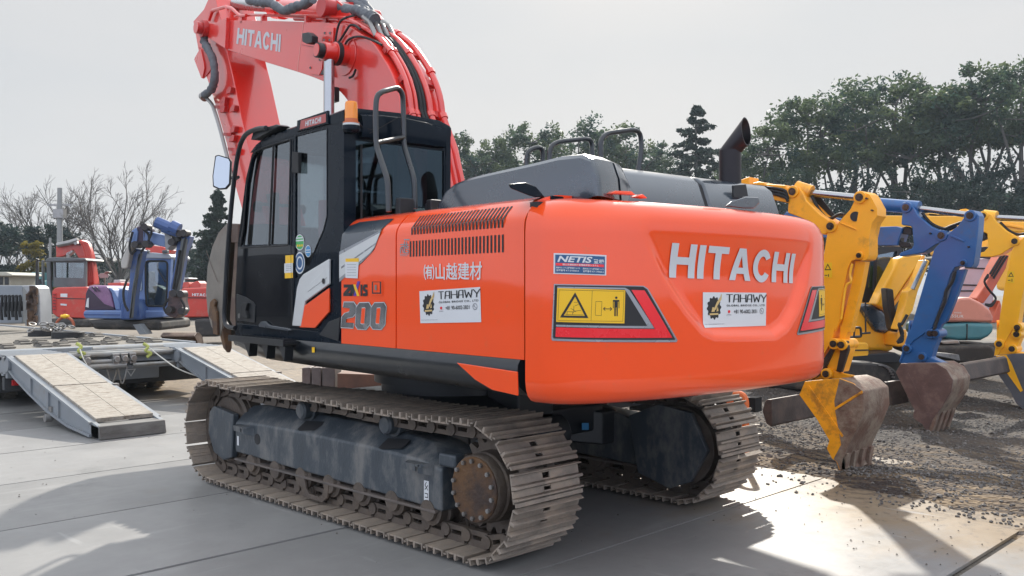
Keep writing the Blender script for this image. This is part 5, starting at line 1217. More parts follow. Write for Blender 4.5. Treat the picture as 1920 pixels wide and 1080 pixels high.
sheet2d(mapquad(blockword('HITACHI'), [(ZB[0]+x*ZB[2], ZB[1]+y*ZB[2]) for x, y in [(540, 325), (590, 300), (592, 318), (542, 345)]]), lambda x, y: D(x, y, 31.98)).build('boom_lettering', LETTER, BM1)
# light blue excavator
R2 = thing('excavator', 'light blue excavator with folded boom and brown bucket on the ground beyond the trailer', 'excavator', base_at(255, 23.5))
PB('lower_body', [(690, 793), (985, 793), (1340, 795), (1342, 850), (1150, 868), (700, 862), (680, 845), (680, 810)], 23.0, 1.7, LBLUE, R2, .05)
PB('body_stripe', [(684, 822), (980, 826), (980, 836), (684, 832)], 22.985, .03, DBLUE, R2, 0)
hc = PB('engine_cover', [(700, 640), (722, 592), (760, 588), (870, 592), (905, 640), (940, 792), (690, 793)], 23.1, 1.4, MAUVE, R2, .06)
PB('dark_cover_side', [(702, 655), (722, 612), (760, 650), (850, 740), (930, 770), (936, 790), (692, 791)], 23.08, .05, PLUM, hc, .01)
PB('cover_mark', [(700, 765), (712, 700), (726, 690), (724, 772)], 23.06, .02, WHITE, hc, 0)
PB('side_cover', [(878, 600), (925, 622), (975, 720), (985, 792), (944, 792), (910, 650)], 23.05, 1.2, LBLUE, R2, .03)
PB('track', [(700, 872), (1310, 872), (1320, 960), (760, 950)], 22.8, 2.2, TRACKM, R2, .1)
PB('timber_prop', [(1085, 910), (1140, 905), (1200, 990), (1140, 992)], 22.5, .4, TSILV, R2, .01)
PB('swing_post', [(985, 742), (1040, 700), (1110, 700), (1150, 800), (1150, 872), (985, 872)], 22.7, .8, DBLUE, R2, .04)
c2 = MB(); o_ = [(1100, 720), (1118, 690), (1104, 640), (1128, 500), (1150, 390), (1180, 348), (1384, 350), (1402, 372), (1394, 480), (1392, 600), (1374, 762), (1330, 792), (1140, 792)]; w_ = [(1190, 404), (1206, 390), (1352, 390), (1370, 408), (1366, 620), (1356, 760), (1200, 758), (1190, 640)]
zz_ = lambda l: [(ZB[0]+x*ZB[2], ZB[1]+y*ZB[2]) for x, y in l]
CB2 = solid2d([[zz_(o_), zz_(w_)]], lambda x, y: D(x, y, 23.2), V((FW.x, FW.y, 0))*.15).build('cab', LBLUE, R2)
w2 = PB('front_window', w_, 23.26, .01, GLASSB, CB2, 0)
m = MB(); m.tube(roundpath([D(x, y, 23.19) for x, y in zz_(w_+[w_[0]])], .05, 2), .025, 6); m.build('window_seal', RUBBER, CB2)
m = MB(); m.tube([D(x, y, 23.18) for x, y in zz_([(1292, 455), (1352, 560)])], .02, 6); m.build('wiper', INK, CB2)
PB('side_window', [(1132, 490), (1154, 405), (1162, 440), (1160, 625), (1142, 642), (1116, 602)], 23.17, .02, GLASSD, CB2, 0)
PB('cab_side', [(1140, 440), (1402, 372), (1392, 600), (1370, 790), (1140, 790)], 24.6, .1, LBLUE, CB2, 0) if False else None
PB('cab_roof', [(1160, 356), (1178, 326), (1250, 320), (1384, 334), (1402, 358), (1394, 372), (1170, 366)], 23.15, 1.4, M('pale_roof', (.34, .37, .41), .5), CB2, .04)
PB('rear_wall', [(1150, 400), (1390, 400), (1380, 790), (1150, 790)], 24.5, .08, LBLUE, CB2, 0)
PB('seat', [(1200, 480), (1225, 470), (1230, 560), (1340, 620), (1340, 760), (1195, 760)], 23.8, .4, CABGREY, CB2, .05)
for px_ in (1190, 1345): PB('roof_lamp', [(px_-22, 300), (px_+22, 298), (px_+24, 326), (px_-20, 328)], 23.1, .15, CABGREY, CB2, .02)
BM2 = PB('boom_post', [(1066, 280), (1165, 300), (1112, 560), (1082, 790), (1066, 868), (1012, 868), (1005, 830), (1058, 560)], 22.2, .35, DBLUE, R2, .03)
PB('boom_cylinder', [(1128, 330), (1160, 320), (1108, 560), (1080, 860), (1050, 860), (1082, 580)], 22.1, .12, CABGREY, BM2, .04)
PB('cylinder_cover', [(1048, 248), (1082, 262), (1062, 340), (1040, 452), (990, 455), (982, 400), (1010, 330)], 22.0, .3, M('cream_cover', (.42, .40, .37), .5, var=.1), BM2, .04)
PB('boom_knuckle', [(1062, 200), (1078, 140), (1118, 108), (1180, 92), (1206, 122), (1200, 262), (1100, 282), (1068, 262)], 22.0, .5, PLUM, R2, .05)
PB('knuckle_plate', [(1062, 205), (1076, 142), (1112, 116), (1128, 150), (1120, 230), (1075, 250)], 21.95, .06, LBLUE, R2, .02)
PB('boom_arm', [(1165, 134), (1352, 182), (1352, 278), (1166, 232)], 22.0, .4, LBLUE, R2, .02)
PB('arm_link', [(1340, 112), (1362, 108), (1388, 170), (1424, 240), (1366, 302), (1350, 290)], 21.9, .4, M('grey_link', (.30, .31, .33), .5, var=.2), R2, .02)
m = MB(); m.tube([D(x, y, 21.8) for x, y in zz_([(1280, 70), (1400, 122)])], .14, 10); m.tube([D(x, y, 21.8) for x, y in zz_([(1400, 105), (1465, 135)])], .16, 10); m.tube([D(x, y, 21.8) for x, y in zz_([(1330, 130), (1450, 170), (1480, 170)])], .08, 8); m.build('arm_cylinder', DBLUE, R2)
m = MB(); m.tube([D(x, y, 21.85) for x, y in zz_([(1345, 120), (1420, 150), (1460, 230)])], .10, 8); m.tube([D(x, y, 21.85) for x, y in zz_([(1380, 150), (1440, 190), (1400, 240)])], .08, 8); PXL(m, [(1450, 150), (1515, 150), (1518, 182), (1460, 185)], 21.8, .3, ZB); m.build('arm_hose', RUBBER, R2)
DP = PB('dipper', [(1445, 240), (1474, 180), (1500, 176), (1552, 182), (1540, 240), (1508, 300), (1480, 470), (1450, 620), (1392, 650), (1392, 600), (1425, 420)], 21.9, .35, DBLUE, R2, .03)
m = MB(); m.tube([D(x, y, 21.85) for x, y in zz_([(1512, 210), (1478, 420), (1440, 640)])], .08, 8); m.build('bucket_cylinder', CABGREY, DP)
PB('bucket_linkage', [(1375, 640), (1400, 620), (1486, 650), (1480, 720), (1500, 800), (1430, 860), (1350, 830), (1370, 720)], 21.9, .5, M('greasy_linkage', (.06, .04, .045), .6, var=.4, dirt=(.2, .12, .1), amt=.4), R2, .04)
# its bucket: a curved shell
m = MB(); prof = [(0, 0), (.0, .34), (.10, .56), (.28, .68), (.5, .70), (.66, .62), (.66, .58), (.5, .64), (.3, .62), (.14, .5), (.05, .3)]
p0 = D(*zz_([(1312, 1010)])[0], 21.3); p0.z = 0.10
ax = RT
m.prism([p0+V((FW.x, FW.y, 0))*(.66-a)*1.0+V((0, 0, b*.82)) for a, b in prof], ax*.80)
for s in (0, .77): m.prism([p0+ax*s+V((FW.x, FW.y, 0))*(.66-a)+V((0, 0, b*.82)) for a, b in prof[:6]], ax*.03)
m.build('bucket', BROWN, R2, bevel=.01)
# small fittings of the two left machines
m = MB()
for pts in ([(1085, 150), (1060, 260), (1075, 330), (1110, 300)], [(1190, 120), (1240, 150), (1200, 250), (1150, 320)], [(1150, 110), (1215, 175), (1215, 260)], [(1040, 540), (1010, 640), (1020, 740), (1050, 800)]): m.tube(catmull([D(x, y, 21.85) for x, y in zz_(pts)], 5), .03, 6)
m.build('boom_hose', RUBBER, R2)
m = MB()
for pts in ([(1470, 300), (1440, 480), (1415, 620)], [(1520, 200), (1490, 330), (1470, 500), (1430, 640)], [(1380, 700), (1340, 760), (1360, 820)], [(1480, 700), (1510, 770), (1490, 830)]): m.tube(catmull([D(x, y, 21.75) for x, y in zz_(pts)], 5), .028, 6)
m.build('arm_hose', RUBBER, R2)
m = MB()
for c in ((1180, 110), (1100, 255), (1185, 250), (1400, 235), (1465, 165), (1500, 160), (1415, 655), (1475, 660), (1380, 790), (1480, 800)): q = D(*zz_([c])[0], 21.7); m.cyl(q, q+V((FW.x, FW.y, 0))*.3, .085, n=12)
m.build('pin', M('greasy_black_pin', (.02, .016, .016), .5, var=.3), R2)
PB('head_lamp', [(1030, 200), (1066, 198), (1068, 232), (1032, 234)], 22.0, .2, WHT_, R2, .02)
for dx in (0, 30): PB('vent_slot', [(745+dx, 600), (760+dx, 600), (790+dx, 640), (775+dx, 640)], 23.05, .03, PLUM, hc, 0)
m = MB(); m.tube([D(x, y, 30.2) for x, y in zz_([(315, 375), (300, 395), (298, 580), (312, 610)])], .035, 6); m.build('hand_rail', INK, R1)
m = MB()
for k in range(6): m.tube([D(x, y, 30.44) for x, y in zz_([(433, 664+k*24), (456, 668+k*24)])], .012, 4)
m.build('grille_bar', INK, bd)
m = MB(); q = D(*zz_([(560, 366)])[0], 31.5); m.cyl(q, q+UP*.12, .07, n=10); PXL(m, [(600, 240), (628, 230), (640, 248), (612, 258)], 31.7, .3, ZB); m.build('hose_coupling', STEEL, BM1)
PB('mirror', [(312, 540), (332, 536), (336, 580), (314, 584)], 30.6, .06, INK, R1, .01)
# red excavator body behind, right
R3 = thing('excavator', 'red excavator with white lettering partly hidden behind the blue one and the bucket', 'excavator', base_at(365, 29))
b3 = PB('engine_body', [(1465, 780), (1470, 640), (1490, 612), (1700, 606), (1780, 612), (1785, 850), (1510, 852), (1480, 820)], 28.5, 1.8, BRED, R3, .05)
PB('body_seam', [(1470, 686), (1780, 690), (1780, 696), (1470, 693)], 28.48, .02, INK, b3, 0)
sheet2d(mapquad(blockword('HITACHI'), zz_([(1572, 654), (1718, 658), (1718, 680), (1572, 676)])), lambda x, y: D(x, y, 28.48)).build('body_lettering', WHITE, b3)
PB('lamp_panel', [(1500, 648), (1535, 646), (1552, 672), (1500, 672)], 28.48, .02, BOOMDARK, b3, 0)
PB('track', [(1580, 868), (1790, 862), (1790, 1010), (1600, 1012)], 28.0, 2.0, TRACKM, R3, .1)
PB('turntable', [(1540, 850), (1760, 850), (1760, 875), (1540, 875)], 28.6, 1.4, INK, R3, 0)
PB('folded_boom', [(1190, 268), (1240, 262), (1330, 272), (1400, 300), (1390, 330), (1180, 330)], 30.0, .5, BRED, R3, .03)
# small far things in the yard
K = thing('site_hut', 'cream site hut with flat overhanging roof at the far left', 'hut', base_at(10, 42))
hw = PB('wall', [(-60, 510), (84, 510), (84, 590), (-60, 590)], 42, 2.2, M('cream_wall', (.34, .32, .26), .7), K, 0)
PB('roof', [(-70, 500), (-60, 480), (50, 480), (98, 500), (98, 512), (-70, 512)], 41.7, 2.8, M('cream_roof', (.40, .385, .32), .7), K, .03)
PB('window', [(38, 522), (68, 522), (68, 585), (38, 585)], 41.96, .05, INK, hw, 0); PB('window', [(-10, 522), (20, 522), (20, 585), (-10, 585)], 41.96, .05, INK, hw, 0)
TEAL = M('dull_teal_paint', (.07, .22, .24), .5, var=.2); WHT = M('offwhite_paint', (.42, .43, .44), .5, var=.1)
def small(nm, lab, cat, dep, px, items, group=None):
    t = thing(nm, lab, cat, base_at(px, dep), group)
    for n_, pl, th, mt in items: PB(n_, pl, dep+(0 if n_ != 'cab' else .3), th, mt, t, .03)
    return t
small('tractor', 'small blue and white tractor with red top, far left of the red cab', 'tractor', 48, 35, [('body', [(100, 545), (200, 540), (230, 560), (228, 600), (95, 600)], 1.5, LBLUE), ('bonnet', [(120, 515), (215, 510), (222, 530), (125, 535)], 1.2, BRED), ('cab', [(125, 532), (190, 530), (195, 548), (120, 550)], 1.0, WHT), ('wheel', [(110, 580), (150, 578), (152, 625), (108, 625)], .5, RUBBER)])
small('loader', 'teal loader with glazed cab parked far off beside the red excavator', 'loader', 46, 62, [('body', [(235, 550), (330, 550), (330, 600), (232, 600)], 1.6, TEAL), ('cab', [(246, 490), (262, 482), (315, 484), (320, 552), (240, 552)], 1.2, TEAL), ('window', [(252, 496), (312, 494), (314, 535), (250, 535)], .1, GLASSB), ('wheel', [(240, 585), (280, 585), (280, 630), (240, 630)], .5, RUBBER)])
small('tractor', 'far red tractor with white parts seen between the red and blue excavators', 'tractor', 44, 205, [('body', [(880, 570), (990, 566), (992, 610), (885, 612)], 1.4, BRED), ('cab', [(930, 545), (980, 543), (982, 572), (928, 572)], 1.0, WHT), ('wheel', [(890, 595), (930, 595), (930, 640), (890, 640)], .5, RUBBER)])
small('carrier', 'far red crawler carrier with pale canopy right of the blue excavator', 'carrier', 44, 347, [('body', [(1475, 565), (1545, 562), (1548, 612), (1470, 612)], 1.4, BRED), ('canopy', [(1478, 530), (1540, 526), (1550, 536), (1474, 540)], 1.2, WHT), ('post', [(1484, 538), (1490, 538), (1490, 568), (1484, 568)], .1, BRED), ('engine', [(1590, 560), (1620, 552), (1640, 575), (1640, 610), (1560, 612), (1556, 580)], 1.0, BRED), ('track', [(1470, 605), (1640, 605), (1640, 640), (1470, 640)], 1.2, TRACKM)])
t = thing('yard_mirror', 'pair of white oval mirrors on a thin post in front of the hedge', 'mirror', base_at(194, 33))
PB('mirror_disc', [(800, 505), (820, 490), (870, 488), (892, 505), (880, 527), (820, 530)], 33, .06, WHT, t, .01); PB('post', [(850, 480), (858, 480), (862, 640), (854, 640)], 33.1, .06, STEEL, t, 0); PB('lamp', [(850, 482), (870, 472), (898, 478), (890, 490), (856, 492)], 32.9, .2, STEEL, t, .02)
# ================================================================== THE ROW OF SMALL EXCAVATORS ON THE RIGHT
YEL = M('yellow_paint', (.95, .40, .008), .45, coat=.3, var=.08, scale=3, dirt=(.20, .09, .03), amt=.20, dscale=3.5, wave=.02)
YEL2 = M('clean_yellow_paint', (.95, .46, .010), .42, coat=.35, var=.06, dirt=(.3, .2, .08), amt=.14, dscale=3)
BLU = M('deep_blue_paint', (.010, .098, .29), .40, coat=.4, var=.1, dirt=(.08, .08, .10), amt=.20, dscale=3.5, wave=.02)
GREASE = M('greasy_pin', (.035, .024, .02), .5, metal=.4, var=.4, dirt=(.2, .12, .08), amt=.4)
EDGE = M('rubbed_yellow_bucket', (.92, .38, .008), .5, var=.1, dirt=(.12, .055, .028), amt=.42, dscale=5, bump=.1)
MUDDY = M('muddy_bucket_steel', (.15, .085, .06), .65, metal=.1, var=.35, scale=5, dirt=(.30, .245, .185), amt=.58, dscale=4, bump=.3)
REDBROWN = M('red_brown_bucket', (.125, .075, .065), .55, metal=.2, var=.3, scale=4, dirt=(.21, .15, .12), amt=.35, dscale=4, bump=.2)
BLADE = M('scoured_blade', (.075, .058, .052), .55, metal=.3, var=.3, scale=3, dirt=(.15, .11, .09), amt=.4, dscale=3, bump=.15)
TEALP = M('teal_paint', (.045, .20, .25), .5, coat=.2, var=.15, dirt=(.12, .16, .17), amt=.3, dscale=3)
PINK = M('faded_pink_paint', (.56, .25, .20), .6, var=.1, dirt=(.09, .025, .03), amt=.36, dscale=1.6)
LILAC = M('faded_lilac_panel', (.50, .38, .42), .6, var=.08)
OBOOM = M('orange_red_boom', (.55, .10, .04), .45, coat=.3, var=.1, dirt=(.3, .2, .15), amt=.2)
Z4 = (1380, 320, .28154); Z5 = (1380, 600, .28154)
def zz4(p): return (Z4[0]+p[0]*Z4[2], Z4[1]+p[1]*Z4[2])
def zz5(p): return (Z5[0]+p[0]*Z5[2], Z5[1]+p[1]*Z5[2])
def PY(mb, poly, y, th, cv=zz4):                      # side profile standing on the plane y, with a thickness to the far side
    return mb.prism([G(*cv(p), y=y) for p in poly], (0, -th, 0))
BOSS = []
def pins(mb, pts, y, r, l, cv=zz4):
    for p in pts:
        c = G(*cv(p), y=y); mb.cyl(c+V((0, .034, 0)), c+V((0, -l, 0)), r*.58, n=16); mb.cyl(c+V((0, .044, 0)), c+V((0, .03, 0)), r*.36, n=6)
        if r > .03: BOSS.append((c, r, l))
    return mb
def bosses(parent, mat):                              # welded bosses round the pins, in the arm's own paint
    m = MB()
    for c, r, l in BOSS: m.cyl(c+V((0, .022, 0)), c+V((0, -l*.96, 0)), r*.95, n=20)
    BOSS.clear(); m.build('pin_boss', mat, parent, bevel=.006)
SPLIT.add('pin_boss')
def hosed(mb, pts, y, r, cv=zz4, n=5): return mb.tube(catmull([G(*cv(p), y=y) for p in pts], n), r, 8)
def bucket(root, prof, y, w, cv, shell_mat, side_mat, teeth=4, ribs=True):
    P = [G(*cv(p), y=y) for p in prof]; P = [V((p.x, y, max(p.z, .0))) for p in P]
    c = sum(P, V())/len(P)
    m = MB(); m.prism(P, (0, -w, 0)); b = m.build('bucket', shell_mat, root, bevel=.012)
    m = MB(); m.prism([p+(p-c)*.012+V((0, .004, 0)) for p in P], (0, -.022, 0)); m.build('bucket_side', side_mat, b, bevel=.004)
    k0 = 3; m = MB()
    for f in (.14, .36, .58, .80):                      # weld ribs round the back of the shell
        for a, e in list(zip(P, P[1:]))[3:8]:
            q = (a+e)/2; d = (e-a)/2; o = (q-c).normalized()*.012; m.obox(q+o*.3-V((0, w*f, 0)), d, V((0, .007, 0)), o*.3)
    return b, P
# ---- nearest yellow one
E1 = thing('excavator', 'small yellow excavator with worn yellow and brown bucket resting nearest the orange counterweight', 'excavator', (-1.0, -3.3, 0))
y1 = -3.1
bm1 = PY(MB(), [(343, 262), (350, 165), (368, 118), (392, 106), (420, 108), (448, 150), (470, 200), (560, 290), (630, 335), (668, 358), (676, 378), (655, 402), (612, 416), (575, 428), (545, 380), (500, 345), (428, 312), (345, 282)], y1, .24).build('boom', YEL, E1, bevel=.012)
m = MB(); PY(m, [(105, 82), (150, 72), (190, 80), (200, 120), (120, 130)], y1+.02, .26); PY(m, [(100, 120), (345, 190), (345, 215), (250, 195), (110, 150)], y1, .2); PY(m, [(190, 88), (330, 96), (345, 120), (340, 145), (190, 130)], y1, .2)
m.build('boom_back', YEL, bm1, bevel=.012)
m = MB(); 
for k in range(3): hosed(m, [(110, 100+k*14), (200, 110+k*16), (320, 130+k*22), (345, 175+k*15)], y1+.02, .014)
m.build('boom_hose', RUBBER, bm1)
m = MB(); m.cyl(G(*zz4((400, 118)), y=y1-.10), G(*zz4((500, 150)), y=y1-.12), .078, n=20); cy = m.build('arm_cylinder', YEL, E1)
m = MB(); m.cyl(G(*zz4((490, 148)), y=y1-.12), G(*zz4((815, 180)), y=y1-.12), .034, n=16); m.build('arm_cylinder_rod', CHROME, cy)
m = MB(); hosed(m, [(505, 170), (560, 270), (620, 320), (690, 290), (720, 295)], y1-.10, .016); PY(m, [(500, 170), (560, 175), (660, 300), (650, 330), (590, 300)], y1-.19, .02); m.build('arm_hose', RUBBER, cy)
a1 = [(608, 420), (660, 380), (690, 335), (760, 260), (790, 200), (802, 158), (822, 145), (850, 145), (885, 155), (905, 185), (940, 250), (940, 300), (905, 350), (885, 450), (885, 560), (872, 590), (850, 600), (800, 590), (768, 600), (745, 650), (725, 740), (700, 880), (690, 1000), (655, 1075)]
a1z = [zz4(p) for p in a1]+[zz5(p) for p in ((660, 40), (640, 130), (560, 270), (520, 370), (490, 398), (525, 320), (560, 180), (572, 0))]+[zz4(p) for p in ((582, 1060), (585, 560))]
m = MB(); m.prism([G(*p, y=y1) for p in a1z], (0, -.20, 0)); AR1 = m.build('arm', YEL, E1, bevel=.014)
m = MB(); m.cyl(G(*zz4((795, 305)), y=y1+.008), G(*zz4((795, 305)), y=y1-.03), .046, n=24); m.build('arm_hole', INK, AR1)
m = MB(); PY(m, [(690, 340), (795, 385), (800, 395), (690, 352)], y1+.014, .014); m.build('arm_rib', YEL, AR1, bevel=.004)
m = pins(MB(), [(382, 140), (635, 370), (828, 178)], y1, .062, .28); pins(m, [(825, 565)], y1, .04, .22); pins(m, [(912, 265), (876, 186)], y1, .014, .01); m.build('pin', GREASE, AR1); bosses(AR1, YEL)
m = MB(); m.prism([G(*p, y=y1-.04) for p in [zz4((862, 605)), zz4((835, 760)), zz4((758, 1078)), zz5((745, 80)), zz5((720, 140)), zz5((690, 130)), zz5((695, 20)), zz4((700, 1040)), zz4((770, 760)), zz4((795, 600))]], (0, -.10, 0)); bc = m.build('bucket_cylinder', YEL, E1, bevel=.012)
m = MB(); hosed(m, [(775, 620), (760, 690), (765, 740), (730, 780), (700, 990)], y1+.01, .012); m.build('bucket_hose', YEL2, bc)
it = [(sheet2d([[rect(588, 612, 640, 712)]], lambda x, y: G(*zz4((x, y)), y=y1+.003)), YELLOWV), (sheet2d([[[(611, 618), (634, 662), (590, 662)], [(611, 630), (626, 657), (598, 657)]]]+strokes([[(592, 697), (606, 697)], [(616, 690), (616, 706)]], 5), lambda x, y: G(*zz4((x, y)), y=y1+.005)), INK)]
build_multi('warning_label', it, AR1)
m = MB(); PY(m, [(610, 150), (650, 130), (700, 140), (745, 150), (750, 200), (735, 250), (705, 350), (640, 335), (600, 320), (625, 250)], y1-.02, .16, zz5); LK = m.build('bucket_linkage', YEL, E1, bevel=.014)
m = MB(); PY(m, [(690, 130), (740, 140), (748, 200), (700, 350), (665, 340), (690, 220)], y1+.02, .05, zz5); PY(m, [(560, 290), (640, 170), (660, 180), (600, 310), (540, 380), (500, 400)], y1+.015, .04, zz5); m.build('link_plate', GREASE, LK, bevel=.008)
m = pins(MB(), [(655, 158), (605, 358), (708, 165)], y1+.02, .055, .26, zz5); m.build('linkage_pin', GREASE, LK); bosses(LK, YEL)
b1, P1 = bucket(E1, [(425, 500), (462, 412), (560, 402), (690, 392), (780, 425), (838, 478), (845, 600), (800, 720), (745, 830), (705, 930), (695, 1012), (668, 940), (640, 920), (606, 855), (622, 800), (540, 660)], y1+.22, .60, zz5, MUDDY, EDGE)
m = MB(); PY(m, [(500, 400), (570, 340), (610, 318), (700, 355), (780, 370), (760, 390), (560, 405)], y1-.02, .05, zz5); PY(m, [(500, 400), (570, 340), (610, 318), (700, 355), (780, 370), (760, 390), (560, 405)], y1-.22, .05, zz5); m.build('bucket_ear', EDGE, b1, bevel=.006)
m = MB(); PY(m, [(690, 392), (780, 425), (842, 474), (660, 590), (655, 540)], y1+.228, .02, zz5); PY(m, [(660, 600), (848, 486), (852, 602), (806, 724), (745, 838), (708, 935), (697, 1010), (672, 944), (650, 925), (700, 830)], y1+.228, .02, zz5); m.build('worn_patch', MUDDY, b1)
m = MB(); PY(m, [(470, 440), (485, 436), (715, 770), (705, 782)], y1+.232, .008, zz5); PY(m, [(655, 585), (838, 470), (842, 482), (660, 600)], y1+.232, .008, zz5); m.build('side_rib', EDGE, b1)
m = MB(); q, e = P1[8], P1[10]; m.prism([q+V((.012, 0, 0)), e+V((.02, 0, .02)), e+V((-.03, 0, 0)), P1[11]+V((0, 0, 0))], (0, -.60, 0)); m.build('bucket_lip', MUDDY, b1, bevel=.008)
m = MB()
for k in range(4):
    q = V((P1[9].x, y1+.17-k*.17, P1[9].z)); e = P1[10]
    m.loft([[(q.x-.05, q.y-.04, q.z+.06), (q.x+.02, q.y-.04, q.z+.06), (q.x+.02, q.y+.04, q.z+.06), (q.x-.05, q.y+.04, q.z+.06)], [(e.x-.03, q.y-.03, .0), (e.x+.01, q.y-.03, .0), (e.x+.01, q.y+.03, .0), (e.x-.03, q.y+.03, .0)]])
m.build('bucket_tooth', MUDDY, b1, bevel=.006)
# hidden rest of this machine, behind the orange one
m = MB(); m.box(1.2, 2.8, -4.1, -2.4, .75, 1.45); hb1 = m.build('body', YEL2, E1, bevel=.12)
m = MB(); m.box(.6, 2.0, -2.95, -2.3, 1.0, 2.05); m.build('canopy_cab', CABGREY, E1, bevel=.05)
m = MB(); p0 = G(*zz4((120, 110)), y=y1-.1); m.loft([[(p0.x, p0.y+.1, p0.z-.1), (p0.x, p0.y-.1, p0.z-.1), (p0.x, p0.y-.1, p0.z+.1), (p0.x, p0.y+.1, p0.z+.1)], [(.4, -3.1, 2.25), (.4, -3.3, 2.25), (.4, -3.3, 2.5), (.4, -3.1, 2.5)], [(1.1, -3.1, .9), (1.1, -3.3, .9), (1.35, -3.3, 1.0), (1.35, -3.1, 1.0)]]); m.build('boom_root', YEL, bm1, bevel=.01)
for yy in (-2.5, -4.0): m = MB(); m.loft([[(.9+.25*cos(t)*1 if False else x_, yy-.16, z_), (x_, yy+.16, z_)] for x_, z_ in [(.8-.22*sin(t), .24-.24*cos(t)) for t in [pi*i/8 for i in range(9)]]+[(2.9+.22*sin(t), .24+.24*cos(t)) for t in [pi*i/8 for i in range(9)]]+[(.8, 0)]], close=False, caps=False); m.build('rubber_track', TRACKM, E1, smooth=False)
m = MB(); m.prism([G(*zz5(p), y=-3.35) for p in ((188, 548), (205, 530), (235, 528), (240, 700), (232, 712), (200, 690), (175, 610))], (0, -1.7, 0)); m.build('dozer_blade', BLADE, E1, bevel=.01)
m = MB(); m.box(-.3, .9, -3.75, -3.6, .25, .42); m.box(-.3, .9, -4.6, -4.45, .25, .42); m.build('blade_arm', INK, E1)
m = MB(); m.box(.6, 2.9, -3.9, -2.6, .35, .7); m.build('undercarriage', INK, E1)
# ---- blue one
E2 = thing('excavator', 'small deep blue excavator with red-brown bucket poised over a dent in the gravel', 'excavator', (0, -6.4, 0))
y2 = -6.2
bm2 = PY(MB(), [(1100, 352), (1104, 300), (1112, 245), (1135, 222), (1165, 222), (1185, 248), (1215, 300), (1300, 372), (1385, 412), (1412, 438), (1400, 466), (1330, 492), (1250, 545), (1200, 556), (1088, 572), (1085, 556), (1100, 542), (1168, 520), (1182, 495), (1172, 380), (1160, 370), (1105, 362)], y2, .22).build('boom', BLU, E2, bevel=.012)
m = MB(); PY(m, [(925, 375), (1065, 370), (1110, 385), (1080, 470), (1075, 500), (928, 500)], y2-.02, .26); m.build('boom_back', BLU, bm2, bevel=.012)
m = MB(); PY(m, [(1065, 385), (1130, 370), (1172, 385), (1170, 430), (1100, 420), (1095, 470), (1160, 480), (1170, 510), (1095, 510), (1075, 480)], y2-.06, .12); m.build('boom_hose_block', INK, bm2, bevel=.01)
m = MB(); m.cyl(G(*zz4((960, 226)), y=y2-.12), G(*zz4((1222, 248)), y=y2-.12), .085, n=20); cy = m.build('arm_cylinder', BLU, E2)
m = MB(); m.cyl(G(*zz4((1218, 252)), y=y2-.12), G(*zz4((1565, 296)), y=y2-.12), .036, n=16); m.build('arm_cylinder_rod', CHROME, cy)
m = MB(); hosed(m, [(1240, 280), (1300, 350), (1380, 385), (1430, 370), (1500, 345)], y2-.08, .018); hosed(m, [(1250, 300), (1320, 372), (1400, 395), (1470, 370)], y2-.14, .018); m.build('arm_hose', RUBBER, cy)
a2z = [zz4(p) for p in ((1395, 440), (1430, 405), (1480, 365), (1515, 315), (1535, 285), (1565, 274), (1600, 280), (1618, 300), (1612, 400), (1592, 560), (1582, 620), (1566, 645), (1520, 640), (1490, 636), (1455, 645), (1430, 690), (1395, 800), (1340, 960), (1300, 1060))]+[zz5(p) for p in ((1290, 60), (1240, 100), (1180, 140), (1120, 220), (1092, 285), (1085, 275), (1100, 225), (1140, 100), (1152, 0))]+[zz4(p) for p in ((1160, 1060), (1320, 520))]
m = MB(); m.prism([G(*p, y=y2) for p in a2z], (0, -.20, 0)); AR2 = m.build('arm', BLU, E2, bevel=.014)
m = MB(); PY(m, [(1600, 300), (1622, 300), (1620, 420), (1600, 560), (1580, 650), (1566, 648), (1590, 540), (1605, 410)], y2-.16, .05); PY(m, [(1430, 425), (1520, 465), (1518, 476), (1428, 440)], y2+.014, .014); m.build('arm_rib', BLU, AR2, bevel=.004)
m = pins(MB(), [(1135, 245), (1370, 432), (1562, 300)], y2, .07, .26); pins(m, [(1515, 615)], y2, .045, .2); pins(m, [(1552, 508), (1298, 418)], y2, .018, .01); m.build('pin', GREASE, AR2); bosses(AR2, BLU)
m = MB(); m.prism([G(*p, y=y2-.05) for p in [zz4((1530, 655)), zz4((1470, 830)), zz4((1400, 1000)), zz5((1370, 30)), zz5((1340, 80)), zz5((1310, 60)), zz4((1330, 1040)), zz4((1400, 880)), zz4((1470, 660))]], (0, -.10, 0)); bc = m.build('bucket_cylinder', BLU, E2, bevel=.012)
m = MB(); hosed(m, [(1460, 670), (1440, 740), (1400, 800), (1390, 870), (1350, 960), (1320, 1060)], y2+.01, .020); m.build('bucket_hose', RUBBER, bc)
m = MB(); PY(m, [(1120, 190), (1180, 130), (1270, 75), (1330, 80), (1350, 110), (1320, 180), (1300, 250), (1390, 290), (1330, 300), (1130, 295), (1085, 288), (1110, 240)], y2-.02, .16, zz5); LK = m.build('bucket_linkage', BLU, E2, bevel=.014)
m = pins(MB(), [(1140, 190), (1330, 90), (1295, 90), (1240, 245)], y2, .06, .24, zz5); m.build('linkage_pin', GREASE, LK); bosses(LK, BLU)
b2, P2 = bucket(E2, [(1066, 350), (1100, 292), (1200, 290), (1330, 290), (1400, 330), (1442, 400), (1430, 480), (1370, 580), (1310, 660), (1275, 740), (1258, 720), (1240, 690), (1185, 655), (1180, 630), (1190, 600), (1120, 460)], y2+.20, .62, zz5, MUDDY, REDBROWN)
m = MB(); PY(m, [(1130, 350), (1145, 346), (1300, 668), (1288, 674)], y2+.208, .01, zz5); m.build('side_rib', REDBROWN, b2)
m = MB()
